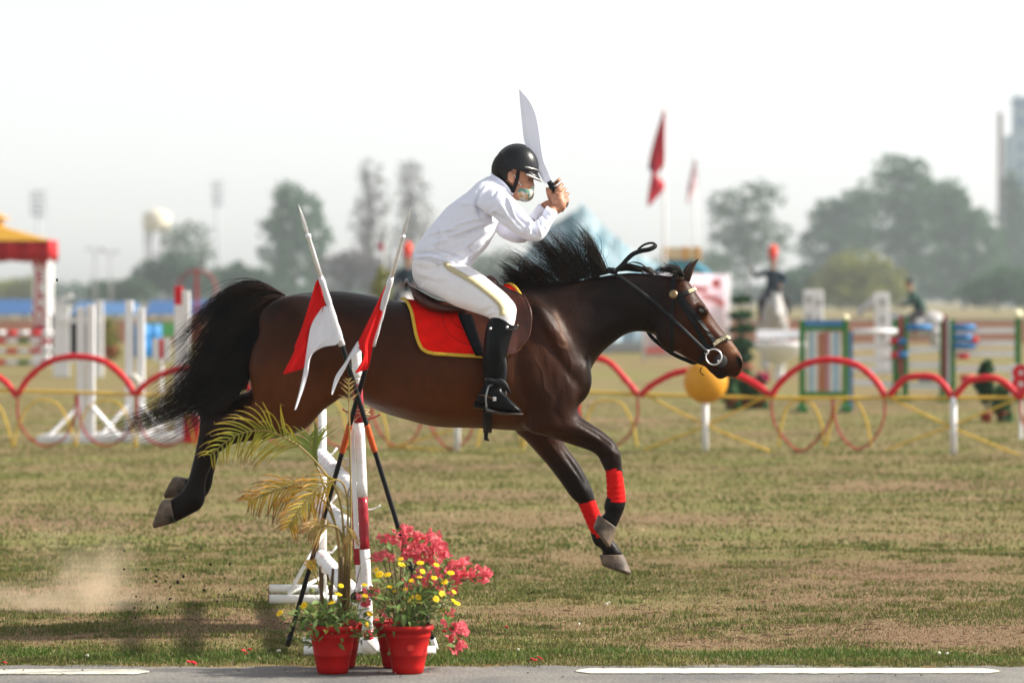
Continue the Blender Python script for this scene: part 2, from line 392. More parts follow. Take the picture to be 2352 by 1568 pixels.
# denser tufts standing out of the worn turf
def tufts(n, y0, y1, per, rad, hh):
    y = y0*(y1/y0)**rng.random(n); half = 2352/2/FPX*y+1.2; x = rng.uniform(-1, 1, n)*half; keep = (wear(x, y)+.35*vnoise(x*.7, y, 1.1, 8.)) < rng.uniform(.05, .6, n); x, y = x[keep], y[keep]; n = len(x)
    r = rad*rng.uniform(.5, 1.6, n); X = np.repeat(x, per)+rng.normal(0, 1, n*per)*np.repeat(r, per)*1.5; Y = np.repeat(y, per)+rng.normal(0, 1, n*per)*np.repeat(r, per)*.8
    m = Y > EDGE+.04; tone = np.repeat(rng.uniform(.65, 1.25, n), per)[m]; hue = np.repeat(rng.random(n), per)[m][:, None]; X, Y = X[m], Y[m]; k = len(X)
    c = (np.array([.085, .125, .028])*(1-hue)+np.array([.19, .175, .055])*hue)*tone[:, None]*rng.uniform(.75, 1.2, k)[:, None]
    return X, Y, hh*rng.uniform(.5, 1.25, k), .0028*rng.uniform(.6, 1.5, k)*(1+(Y-17)*.05), rng.uniform(.1, .8, k), c
blades('grass', *tufts(1500, EDGE, 24, 46, .035, .030), 'small tufts of greener grass dotted over the worn turf')
blades('grass', *tufts(900, 24, 50, 26, .07, .034), 'blurred tufts of grass far behind the leaping horse')
# fallen leaves, petals and pebbles along the kerbless edge
deb_m = mat('petal_litter', (.5, .02, .03), rough=.7)
def litter(name, pts, size, m, label, cat, flat=.25, tilt=.5, lift=.012):
    g = G()
    for (px, py) in pts:
        Y = gY(py); p = at(px, py, Y); p.z = lift+turf_z(np.array([p.x]), np.array([Y]))[0]
        R = Euler((random.uniform(-tilt, tilt), random.uniform(-tilt, tilt), random.uniform(0, 6))).to_matrix()
        g.ell(p, (size*random.uniform(.7, 1.3), size*random.uniform(.5, 1), size*flat), 6, 4, R=R)
    o = g.build(name, m, None); setp(o, label, cat, kind='stuff')
litter('fallen_petals', [(12,1527),(434,1525),(445,1527),(575,1497),(565,1508),(740,1518),(780,1522),(970,1510),(1222,1519),(1228,1521),(1240,1516),(1165,1443),(1020,1455),(560,1500)], .017, deb_m, 'scattered red petals fallen along the edge of the turf', 'petals')
litter('dry_litter', [(random.uniform(0, 2352), random.uniform(1528, 1564)) for _ in range(26)]+[(random.uniform(0, 2352), random.uniform(1440, 1526)) for _ in range(120)], .006, mat('dry_litter', (.10, .06, .035), rough=.9, var=.5), 'small dry crumbs of leaf and soil on the road edge', 'litter', .4)
litter('pale_litter', [(1399,1388),(1393,1391),(1330,1432),(3300/1.53,1505),(2175,1506),(640,1500),(950,1492),(200,1512),(1190,1497),(1040,1481)], .011, mat('pale_litter', (.7, .66, .55), rough=.8), 'few small pale flower heads lying in the grass', 'litter', .7)
litter('turf_shade_patches', [(random.uniform(0, 2352), random.triangular(1270, 1500, 1440)) for _ in range(120)]+[(random.gauss(1900, 260), random.gauss(1440, 26)) for _ in range(70)], .034, mat('shade_patch_soil', (.10, .064, .040), rough=1.0, var=.5, scale=30, spec=.02), 'small dark soil patches mimicking shadows among the turf clumps', 'soil', .22, .06, -.002)  # flat dark soil ellipses stand in for micro-shadows between the grass clumps
# clods thrown up by the hooves
clod_m = mat('clod', (.035, .026, .02), rough=.95, var=.5)
g = G()
for k in range(46):
    px = random.gauss(410, 70); py = random.gauss(1340, 42)
    if random.random() < .3: px, py = random.gauss(300, 25), random.gauss(1400, 22)
    s = random.choice([.003, .004, .004, .005, .006]); g.ell(at(px, py, 18.2+random.uniform(-.3, .3)), (s*random.uniform(.8, 1.7), s, s*random.uniform(.7, 1.4)), 6, 4, R=Euler((random.random()*3, random.random()*3, 0)).to_matrix())
for (px, py, s) in [(408,1336,.010),(421,1323,.009),(361,1394,.008),(335,1306,.007),(131,643,.008)]: g.ell(at(px, py, 17.8), (s*.7, s*.7, s), 7, 5)
setp(g.build('flying_clods', clod_m, None), 'dark specks of soil flung into the air behind the horse', 'soil', kind='stuff')
# dust cloud: a puff of fine dust over the take-off spot
def dust_mat():
    m = bpy.data.materials.new('dust'); m.use_nodes = True; t = m.node_tree; N = t.nodes; L = t.links; N.remove(N['Principled BSDF'])
    pv = N.new('ShaderNodeVolumePrincipled'); pv.inputs['Color'].default_value = (.97, .80, .60, 1); pv.inputs['Anisotropy'].default_value = .2
    tc = N.new('ShaderNodeTexCoord'); nz = N.new('ShaderNodeTexNoise'); nz.inputs['Scale'].default_value = 3.8; nz.inputs['Detail'].default_value = 6; L.new(tc.outputs['Object'], nz.inputs['Vector'])
    dens = None
    def puff(c, r, k):
        sb = N.new('ShaderNodeVectorMath'); sb.operation = 'SUBTRACT'; L.new(tc.outputs['Object'], sb.inputs[0]); sb.inputs[1].default_value = c
        dv = N.new('ShaderNodeVectorMath'); dv.operation = 'DIVIDE'; L.new(sb.outputs[0], dv.inputs[0]); dv.inputs[1].default_value = r
        ln = N.new('ShaderNodeVectorMath'); ln.operation = 'LENGTH'; L.new(dv.outputs[0], ln.inputs[0])
        mr = N.new('ShaderNodeMapRange'); mr.interpolation_type = 'SMOOTHERSTEP'; mr.inputs[1].default_value = 1.0; mr.inputs[2].default_value = 0.0; mr.inputs[3].default_value = 0; mr.inputs[4].default_value = k; L.new(ln.outputs['Value'], mr.inputs[0])
        return mr.outputs[0]
    outs = [puff(c, r, k) for c, r, k in DUST]
    cur = outs[0]
    for o in outs[1:]:
        ad = N.new('ShaderNodeMath'); ad.operation = 'ADD'; L.new(cur, ad.inputs[0]); L.new(o, ad.inputs[1]); cur = ad.outputs[0]
    nr = N.new('ShaderNodeMapRange'); nr.inputs[1].default_value = .38; nr.inputs[2].default_value = .74; L.new(nz.outputs[0], nr.inputs[0])
    mu = N.new('ShaderNodeMath'); mu.operation = 'MULTIPLY'; L.new(cur, mu.inputs[0]); L.new(nr.outputs[0], mu.inputs[1])
    L.new(mu.outputs[0], pv.inputs['Density']); L.new(pv.outputs[0], N['Material Output'].inputs['Volume'])
    return m
_do = at(200, 1420, 18.85); _do.z = 0
def _dl(px, py, y=0.0): q = at(px, py, 18.85)-_do; return (q.x, y, q.z+.06)
DUST = [(_dl(190, 1400), (.36, .30, .24), 5.5), (_dl(235, 1360), (.28, .22, .24), 3.4), (_dl(120, 1405), (.32, .3, .18), 5.5), (_dl(40, 1412), (.34, .3, .14), 4.5), (_dl(200, 1300), (.40, .3, .32), 1.6), (_dl(-60, 1405), (.35, .3, .15), 4.0), (_dl(300, 1408, -.02), (.30, .2, .10), 2.2)]
g = G(); g.ell(_do+Vector((-.02, 0, .20)), (1.05, .40, .52), 24, 14)
dv_ = g.V; g.V = [(x, y, max(z, -.03)) for x, y, z in dv_]
setp(g.build('dust_cloud', dust_mat(), None, org=_do), 'puff of tan dust kicked up from the turf behind the horse', 'dust', kind='stuff')
# =================================================================== the jump: standards, rails, lances, flower pots
white_m = mat('white_gloss_paint', (.80, .80, .80), rough=.45, var=.06, scale=14, bump=.0015, bscale=40)
chip_m = mat('chipped_white_paint', (.78, .77, .75), rough=.5, var=.10, scale=20, bump=.003, bscale=60)
red_m = mat('crimson_paint', (.33, .018, .03), rough=.32, var=.12, scale=10, bump=.001, bscale=50, coat=.3)
steel_m = mat('polished_steel', (.80, .80, .81), rough=.42, var=.1, metal=.75, scale=30)
black_m = mat('black_lacquer', (.012, .013, .015), rough=.35, var=.3, scale=8, spec=.2)
rust_m = mat('rusty_pipe_end', (.16, .07, .035), rough=.9, var=.4, scale=30)
cloth_w = mat('white_cloth', (.80, .80, .84), rough=.85, var=.04, scale=9, bump=.001, bscale=300, trans=.25)
cloth_r = mat('red_cloth', (.68, .008, .008), rough=.85, var=.08, scale=9, bump=.001, bscale=300, trans=.25)
tape_m = mat('orange_binding', (.50, .085, .018), rough=.6, var=.25, scale=60, bump=.001, bscale=90)
twine_m = mat('jute_twine', (.42, .30, .17), rough=.9, var=.2, scale=50)

# --- near standard
PY_ = 16.52
pA, pB = at(818, 806, PY_-.02), at(848, 1496, PY_); pB.z = .03
st = thing('jump_standard', (pB.x, PY_, 0), 'red and white banded pipe standard of the jump, nearest the road', 'jump stand')
def seg(py): return pA+(pB-pA)*((py-806)/(1496-806))
g = G()
for (a, b, k) in [(806,868,0),(868,882,0),(882,972,1),(972,1143,0),(1143,1264,1),(1264,1450,0),(1450,1496,1)]:
    P = [seg(a+(b-a)*i/5) for i in range(6)]; g.tube(P, [.0215*(1+random.uniform(-.012, .012)) for _ in P], 20, mi=k)
g.build('post', [chip_m, red_m], st, smooth=True)
g = G()
off = Vector((-.034, .012, 0))
for (a, b, k) in [(960,1143,0),(1143,1262,0),(1262,1300,1),(1300,1452,0)]: g.beam(seg(a)+off, seg(b)+off, .020, .028, mi=k)
g.build('brace_bar', [white_m, red_m], st)
g = G(); g.beam(seg(1143)+off+Vector((-.0125,0,0)), seg(1300)+off+Vector((-.0125,0,0)), .006, .026); g.build('red_edge_strip', red_m, st)
yf = PY_
g = G(); x0, x1 = at(698, 1505, yf).x, at(1001, 1505, yf).x
g.tube([(x0, yf, .026), (x0+.2, yf, .024), (x1-.2, yf, .024), (x1, yf, .026)], .020, 16); g.build('foot', chip_m, st, smooth=True)
g = G(); g.tube([(x0-.03, yf+.48, .024), (x0+.35, yf+.48, .024), (x1-.05, yf+.48, .024)], .019, 16); g.build('foot', chip_m, st, smooth=True)
g = G(); g.tube([(pB.x, yf, .022), (pB.x, yf+.48, .022)], .017, 12); g.build('foot_tie', chip_m, st, smooth=True)
g = G(); g.ell((pB.x, yf-.006, .045), (.045, .027, .035), 16, 10); g.build('weld_collar', chip_m, st, smooth=True)
for (px, py, s, m_) in [(870,1166,1,white_m),(790,945,-1,red_m),(869,957,1,red_m),(868,1283,1,red_m),(814,1285,-1,red_m),(786,1165,-1,white_m),(790,1055,-1,white_m)]:
    c = at(px, py, PY_); r_ = seg(py+6)
    g = G(); g.tube(vsm([r_, (r_+c)/2+Vector((0, 0, -.004)), c+Vector((s*.001, 0, .006)), c+Vector((s*.002, 0, .014))], 4), .0035, 8); g.build('rail_pin', m_, st, smooth=True)
# --- far standard
fy = 19.62
fs = thing('jump_standard', (at(741, 1372, fy).x, fy, 0), 'plain white pipe standard at the far end of the rails', 'jump stand')
fx = at(741, 1372, fy).x
g = G(); g.tube([(fx, fy, .02), (fx, fy, .5), (fx-.002, fy, at(741, 940, fy).z)], .021, 16); g.build('post', chip_m, fs, smooth=True)
for dy in (-.27, .42):
    g = G(); xa = at(618, 1380, fy+dy).x; g.tube([(xa, fy+dy, .026), (fx, fy+dy, .024), (fx+.24, fy+dy, .024)], .024, 16); g.build('foot', chip_m, fs, smooth=True)
    g = G(); g.lathe([(.0245, 0), (.0245, .004), (.016, .004)], (xa-.003, fy+dy, .026), 16, axis=(1, 0, 0)); g.build('pipe_end', rust_m, fs)
g = G(); g.tube([(fx, fy-.27, .024), (fx, fy+.42, .024)], .018, 12); g.build('foot_tie', chip_m, fs, smooth=True)
for z in (.34, .12):
    g = G(); g.tube([(fx, fy-.02, z), (fx-.16, fy-.24, .05)], .009, 8); g.build('brace', chip_m, fs, smooth=True)
for z in (.80, .56, .30):
    g = G(); g.tube([(fx, fy, z-.05), (fx+.05, fy-.03, z-.055), (fx+.075, fy-.03, z-.02)], .006, 8); g.build('rail_pin', white_m, fs, smooth=True)
# --- three wrapped rails
wrap_w = bpy.data.materials.new('wrapped_rail')
def rail_mat():
    m = mat('white_wrapping', (1, 1, 1), rough=.6, var=.05, scale=30, bump=.004, bscale=45, attr='wrap'); return m
rail_m = rail_mat()
def rail(za, zb, label, seed, sag=.004):
    a = Vector((at(738, 0, fy-.03).x, fy-.03, za)); b = Vector((at(818, 0, PY_+.06).x, PY_+.06, zb)); n = 110; P = []; r = []
    for i in range(n):
        t = i/(n-1); P.append(a+(b-a)*t+Vector((0, 0, -sag*math.sin(math.pi*t)))); r.append(.035+.0025*math.sin(t*95+seed)+.0018*math.sin(t*41+2*seed)+random.uniform(-.0012, .0012))
    V, F = tube(P, r, 20); V = [Vector(v)+Vector((mnoise.noise(Vector(v)*22+Vector((seed, 0, 0)))*.005, 0, mnoise.noise(Vector(v)*25)*.005)) for v in V]
    root = thing('jump_rail', (P[n//2].x, P[n//2].y, P[n//2].z-.03), label, 'jump rail', 'wrapped rails of the jump')
    g = G(); g.add(V, F[:-2]); o = g.build('pole', rail_m, root, smooth=True)
    cols = np.tile(np.array([.80, .80, .80]), (len(V), 1))
    for i in range(n):
        for k in range(20):
            ph = (i/(n-1)*16+k/20.0+seed) % 1.0
            if ph < .13 and random.random() < .9: cols[i*20+k] = (.72, .42, .43)
    paint(o.data, 'wrap', cols)
    d = (b-a).normalized(); g = G(); g.lathe([(.0245, 0), (.0245, .012)], b-d*.02, 18, axis=tuple(d)); g.build('open_end', black_m, root)
    g = G(); g.lathe([(.031, 0), (.033, .008), (.0255, .008), (.0255, -.01)], b-d*.004, 18, axis=tuple(d), cap=False); g.build('end_rim', chip_m, root)
rail(.735, .70, 'top wrapped white rail of the jump', .3); rail(.488, .53, 'middle wrapped white rail of the jump with open end', 1.7); rail(.226, .25, 'lowest wrapped white rail of the jump behind the palm', 2.9)
# --- loose end of white strap hanging beside the post
g = G(); P = vsm([at(812,985,PY_-.02), at(806,1020,PY_-.03), at(802,1050,PY_-.04), at(797,1072,PY_-.03)], 5); g.tube(P, [.003, *[.006]*(len(P)-2), .008], 6, flat=.25); g.build('hanging_strap', mat('strap_webbing', (.66,.58,.50), rough=.8), st, smooth=True)

# --- lances
def ruled(L, R, Ya, Yb, wav, n=18, m=9, seed=0.0):
    A = smoothp(L, 8); B = smoothp(R, 8); A = [A[int(round(i*(len(A)-1)/(n-1)))] for i in range(n)]; B = [B[int(round(i*(len(B)-1)/(n-1)))] for i in range(n)]; V = []; F = []
    for i in range(n):
        u = i/(n-1)
        for j in range(m):
            t = j/(m-1); p = A[i]*(1-t)+B[i]*t; Y = Ya+(Yb-Ya)*u+wav*math.sin(t*5.5+u*3+seed)*(.3+u)+wav*.5*math.sin(t*11+seed*2-u*5)
            V.append(at(p[0], p[1], Y))
    for i in range(n-1):
        for j in range(m-1): F.append([i*m+j, i*m+j+1, (i+1)*m+j+1, (i+1)*m+j])
    return V, F
def lance(label, tip, foot, Yt, Yf, f_blade, f_steel, f_sleeve, f_bind, red, whi, sgn):
    a = at(*tip, Yt); b = at(*foot, Yf); b.z = .012; L = lambda f: a+(b-a)*f; d = (b-a).normalized()
    root = thing('lance', (b.x, b.y, 0), label, 'lance', 'crossed lances tied to the jump standard')
    g = G(); fl = Vector((d.z, 0, -d.x))
    n = 14; V = []; F = []
    for i in range(n+1):
        t = i/n; w = .0095*math.sin(min(1, t*1.25)*math.pi*.5)*(1 if t < .8 else 1-(t-.8)*2.2); c = L(f_blade*t)
        V += [c+fl*w, c+Vector((0, -.0035, 0))*min(1, t*4), c-fl*w, c+Vector((0, .0035, 0))*min(1, t*4)]
    for i in range(n):
        for k in range(4): F.append([i*4+k, i*4+(k+1) % 4, (i+1)*4+(k+1) % 4, (i+1)*4+k])
    F += [[3,2,1,0], [n*4, n*4+1, n*4+2, n*4+3]]
    g.add(V, F); g.build('blade', steel_m, root)
    g = G(); g.tube([L(f_blade*.96), L(f_blade), L(f_blade+.004), L(f_blade+.01), L((f_blade+f_steel)/2), L(f_steel+.05)], [.008, .0115, .0115, .0085, .0092, .0095], 14); g.build('socket', steel_m, root, smooth=True)
    g = G(); n = 60; P = [L(f_steel+.02+(1-.002-f_steel-.02)*i/n) for i in range(n+1)]; g.tube(P, [.0108*(1+.05*math.sin(i*1.3)*random.random()) for i in range(n+1)], 14); g.build('shaft', black_m, root, smooth=True)
    g = G(); P = [L(f_steel+(f_sleeve-f_steel)*i/12) for i in range(13)]; r = [.0105]+[.0125+.0022*i/12+.0012*math.sin(i*2.1) for i in range(1, 13)]; V, F = tube(P, r, 16)
    g.add(V, F); slv = g.build('pennant_sleeve', cloth_w, root, smooth=True)
    for f in (f_steel+.006, f_sleeve-.012):
        g = G(); p = L(f)+Vector((0, -.014, 0)); g.ell(p, (.004, .003, .004), 8, 6); g.build('rivet', steel_m, slv, smooth=True)
    Yp = Yt+(Yf-Yt)*(f_steel+f_sleeve)/2
    for nm, rows, mm, dy in (('pennant_red_half', red, cloth_r, .004), ('pennant_white_half', whi, cloth_w, -.006)):
        for k, (Le, Ri) in enumerate(rows):
            g = G(); g.add(*ruled(Le, Ri, Yp-.012+dy, Yp-.03+dy, .010, 26, 11, .7+k+dy*100)); o = g.build(nm, mm, root, smooth=True)
            so = o.modifiers.new('t', 'SOLIDIFY'); so.thickness = .0012; sb = o.modifiers.new('s', 'SUBSURF'); sb.levels = 1; sb.render_levels = 1
    g = G(); n = 22; P = [L(f_bind[0]+(f_bind[1]-f_bind[0])*i/n) for i in range(n+1)]; g.tube(P, [.0128+.0008*(i % 2) for i in range(n+1)], 14); g.build('binding', tape_m, root, smooth=True)
    g = G(); g.tube([L(.975), L(1.0)], .0125, 12); g.build('foot_cap', chip_m if sgn > 0 else black_m, root, smooth=True)
    return L
LA = lance('lance leaning left, its red and white pennant hanging over the horse rump', (685,468), (1001,1500), 16.02, 16.74, .068, .157, .308, (.485,.545),
  [([(726,646),(708,705),(692,755),(676,797),(676,806),(648,861)], [(736,636),(744,680),(747,706),(722,738),(712,790),(697,847)])],
  [([(741,704),(716,742),(707,785),(701,830),(692,880),(676,943)], [(757,700),(781,783),(741,797),(714,818),(705,868),(680,940)])], 1)
LB = lance('lance leaning right, its red and white pennant hanging beside the saddle pad', (944,476), (661,1487), 15.95, 16.92, .062, .151, .302, (.482,.545),
  [([(886,654),(862,705),(840,750),(822,788),(826,802),(836,818),(814,858)], [(897,640),(884,700),(870,745),(858,785),(853,815),(846,845),(838,850)])],
  [([(822,782),(803,812),(790,836),(770,866),(761,905)], [(828,806),(806,824),(793,846),(777,873),(763,907)])], -1)
tw = thing('twine_lashing', tuple(at(824, 958, 16.4)), 'loop of pale twine lashing the two lances to the post', 'twine')
for (a, b_) in (((802,944),(848,941)), ((804,950),(850,952)), ((812,966),(846,944))):
    g = G(); g.tube(vsm([at(*a, 16.44), at((a[0]+b_[0])/2, (a[1]+b_[1])/2-2, 16.37), at(*b_, 16.44), at((a[0]+b_[0])/2, (a[1]+b_[1])/2+1, 16.56)], 6), .0022, 6, closed=True); g.build('twine', twine_m, tw, smooth=True)

# --- pots
pot_m = mat('red_plastic_pot', (.40, .006, .005), rough=.50, var=.25, scale=7, bump=.0008, bscale=25, spec=.2)
soil_m = mat('potting_soil', (.035, .024, .016), rough=.95, var=.4, scale=40, bump=.006)
def pot(px, Yc, label, s=1.0):
    x = at(px, 0, Yc).x; p = thing('flower_pot', (x, Yc, .004), label, 'flower pot', 'red plastic pots by the jump')
    prof = [(.058, 0), (.063, .002), (.068, .03), (.076, .072), (.0785, .074), (.0775, .080), (.084, .115), (.090, .148), (.0935, .150), (.0925, .158), (.096, .175), (.105, .177), (.107, .186), (.105, .196), (.099, .197), (.094, .178), (.0, .172)]
    g = G(); g.lathe([(r*s, z*s) for r, z in prof[:-1]], (x, Yc, .006), 36, cap=False); g.build('tub', pot_m, p, smooth=True)
    g = G(); g.lathe([(.001, .165*s), (.096*s, .166*s)], (x, Yc, .006), 28); g.build('soil', soil_m, p, smooth=True)
    g = G(); g.lathe([(.001, .004*s), (.060*s, .004*s)], (x, Yc, .004), 24); g.build('base', pot_m, p)
    return p
pot(764, 15.74, 'red pot at front left of the jump, trailing marigolds over its rim')
pot(780, 15.985, 'red pot behind the left one, holding the yellowing palm')
pR = pot(937, 15.735, 'red pot at front right of the jump with an oval stamp')
pot(914, 15.985, 'red pot behind the right one, holding the bougainvillea')
stamp_m = mat('moulded_stamp', (.55, .03, .02), rough=.4, var=.1)
g = G(); _s = at(951, 1489, 15.735); _a = math.radians(-70); _rr = .0865
for k in range(24):
    pass
V = []; F = []
for k in range(24):
    t = 2*math.pi*k/24; an = math.radians(-81)+.17*math.cos(t); V.append((WL[pR.name].x+.0855*math.cos(an), 15.735+.0855*math.sin(an), .116+.012*math.sin(t)))
g.add(V, [list(range(24))]); so_ = g.build('stamp', stamp_m, pR)
so_.modifiers.new('t', 'SOLIDIFY').thickness = .004

# --- plant pieces
def leafmesh(name, L, W, curl=.25, fold=.25, n=6):
    V = []; F = []
    for i in range(n+1):
        t = i/n; w = W*math.sin(math.pi*min(1, t*.92+.06))**.8*(1 if t < .6 else 1-(t-.6)*.9)*(.55+.45*min(1, t*3)); x = L*t; z = -curl*L*t*t
        V += [(x, -w, z+fold*w), (x, 0, z), (x, w, z+fold*w)]
    for i in range(n):
        a = i*3; F += [[a, a+1, a+4, a+3], [a+1, a+2, a+5, a+4]]
    return mesh(name, V, F, True)
def put(name, me, m, parent, loc, rot, sc=1.0):
    o = bpy.data.objects.new(name, me); C.objects.link(o)
    if not me.materials: me.materials.append(m)
    o.parent = parent; o.location = Vector(loc)-WL[parent.name]; o.rotation_euler = rot; o.scale = (sc, sc, sc); WL[o.name] = Vector(loc); return o
def aim(d, roll=0.0):
    d = Vector(d).normalized(); q = d.to_track_quat('X', 'Z'); return (q.to_matrix() @ Matrix.Rotation(roll, 3, 'X')).to_euler()
leaf_g = mat('marigold_leaf', (.085, .15, .032), rough=.55, var=.35, scale=40, trans=.2, col2=(.15, .22, .06))
leaf_y = mat('yellow_leaf', (.30, .27, .05), rough=.6, var=.25, scale=40, trans=.2)
stem_g = mat('green_stem', (.13, .17, .06), rough=.6, var=.2, scale=30)
bud_m = mat('green_bud', (.20, .23, .07), rough=.7, var=.35, scale=90, bump=.002)
petal_y = mat('yellow_petal', (.92, .62, .012), rough=.6, var=.12, scale=60, trans=.2)
disc_o = mat('orange_disc', (.78, .40, .01), rough=.8, var=.2, scale=200)
LG = [leafmesh('leaf', .050, .0085, c, .25) for c in (.1, .35, .6)]
for me_ in LG: me_.materials.append(leaf_g)
LYm = leafmesh('leaf', .045, .011, .4, .2); LYm.materials.append(leaf_y)
def flowermesh():
    g = G(); n = 13
    for k in range(n):
        a = 2*math.pi*k/n; V = []
        for (r, w, z) in ((.004, .0022, .002), (.010, .0042, .0035), (.0165, .0036, .003), (.019, .0012, .001)):
            for s in (-1, 1): V.append((r*math.cos(a)-s*w*math.sin(a), r*math.sin(a)+s*w*math.cos(a), z+.0008*(k % 3)))
        g.add(V, [[0, 1, 3, 2], [2, 3, 5, 4], [4, 5, 7, 6]], 0)
    g.lathe([(.0055, .001), (.005, .0050), (.002, .006)], (0, 0, 0), 12, 1)
    g.lathe([(.0015, -.012), (.006, -.004), (.0085, .001)], (0, 0, 0), 10, 2)
    me = mesh('flower', g.V, g.F, False, (0, 0, 0), g.m); [me.materials.append(x) for x in (petal_y, disc_o, bud_m)]; return me
FM = flowermesh()
def budmesh():
    g = G(); 
    for k in range(16):
        v = Vector((random.gauss(0, 1), random.gauss(0, 1), random.gauss(.3, 1))).normalized(); g.ell(v*.007, (.005, .004, .0045), 6, 4)
    me = mesh('seed_head', g.V, g.F, True); me.materials.append(bud_m); return me
BM_ = budmesh()
def marigold(px, Yc, z0, label, flowers, buds, nl, box, seed):
    r = random.Random(seed); x = at(px, 0, Yc).x; p = thing('marigold_plant', (x, Yc, z0), label, 'flowers', 'potted marigolds')
    base = Vector((x, Yc, z0))
    tops = [('flower', f) for f in flowers]+[('seed_head', b) for b in buds]
    stems = []
    for kind, (fx_, fy_) in tops:
        Y = Yc+r.uniform(-.09, .02); e = at(fx_, fy_, Y); s = base+Vector((r.uniform(-.05, .05), r.uniform(-.05, .05), 0)); mid = s*.45+e*.55+Vector((0, r.uniform(-.02, .02), .025 if e.z > s.z+.04 else .05))
        P = vsm([s, s*.75+mid*.25+Vector((0, 0, .01)), mid, e], 5); stems.append(P)
        g = G(); g.tube(P, [.0022-.001*i/len(P) for i in range(len(P))], 6); g.build('stem', stem_g, p, smooth=True)
        d = (P[-1]-P[-2]).normalized(); d = (d*.5+Vector((r.uniform(-.4, .5), r.uniform(-1.0, -.2), r.uniform(.2, 1.1)))).normalized()
        put(kind, FM if kind == 'flower' else BM_, None, p, e, (d.to_track_quat('Z', 'Y')).to_euler(), r.uniform(.62, .95) if kind == 'flower' else r.uniform(.65, 1.1))
    for k in range(nl):
        if r.random() < .62 and stems:
            P = r.choice(stems); c = P[r.randrange(0, int(len(P)*.8))]+Vector((r.gauss(0, .006), r.gauss(0, .006), r.gauss(0, .006)))
        else:
            c = at(r.uniform(box[0], box[2]), r.uniform(box[1], box[3]), Yc+r.uniform(-.14, .06))
        d = Vector((r.gauss((c.x-x)*6, .8), r.gauss(-.25, .7), r.gauss(.35, .6)))
        me_ = LYm if r.random() < .05 else r.choice(LG)
        put('leaf', me_, None, p, c, aim(d, r.uniform(-.8, .8)), r.uniform(.6, 1.15))
    return p
marigold(764, 15.74, .172, 'sprawling marigold plant spilling from the front left pot', [(643,1408),(699,1390),(761,1384),(783,1345),(777,1365),(837,1343),(838,1368),(849,1409),(842,1434)], [(716,1355),(716,1412),(720,1448),(774,1430),(669,1433),(652,1420),(665,1445),(870,1500),(690,1395),(745,1480),(797,1500),(755,1340),(836,1375),(705,1425),(735,1405),(815,1420),(690,1455)], 330, (690,1400,850,1478), 4)
marigold(937, 15.735, .172, 'bushy marigold plant in the front right pot full of yellow flowers', [(920,1284),(864,1308),(871,1319),(890,1320),(922,1297),(965,1293),(970,1312),(1002,1297),(963,1325),(945,1333),(997,1327),(1035,1316),(1020,1336),(1042,1359),(906,1358),(931,1353),(945,1371),(961,1371),(1001,1375),(1043,1381),(1050,1386),(1015,1364),(894,1348)],
         [(935,1295),(952,1314),(981,1304),(990,1340),(1010,1330),(1028,1322),(1040,1335),(1030,1353),(1022,1370),(962,1436),(985,1385),(1005,1395),(892,1369),(1030,1400),(880,1420),(890,1465),(893,1500),(912,1310),(1058,1370),(1060,1410),(975,1380),(925,1385)], 300, (868,1330,1030,1450), 8)

# --- bougainvillea
bract_m = mat('pink_bract', (.72, .10, .14), rough=.65, var=.18, scale=60, trans=.3, col2=(.80, .17, .20))
wood_m = mat('twig_bark', (.09, .06, .045), rough=.85, var=.3, scale=40)
def bractmesh(s):
    g = G()
    for k in range(3):
        a = 2*math.pi*k/3+s; V = []; n = 5
        for i in range(n):
            t = i/(n-1); w = .0125*math.sin(math.pi*(t*.86+.1)); r_ = .003+.020*t; z = .016*math.sin(t*1.5)-.004*t*t
            for q in (-1, 0, 1): V.append((r_*math.cos(a)-q*w*math.sin(a), r_*math.sin(a)+q*w*math.cos(a), z+abs(q)*.005+.001*math.sin(9*t+q+s)))
        g.add(V, [[i*3+j, i*3+j+1, i*3+j+4, i*3+j+3] for i in range(n-1) for j in range(2)])
    me = mesh('bract_cluster', g.V, g.F, True); me.materials.append(bract_m); return me
BR = [bractmesh(s) for s in (0, .7, 1.5)]
LB_ = leafmesh('leaf', .036, .011, .25, .2); LB_.materials.append(leaf_g)
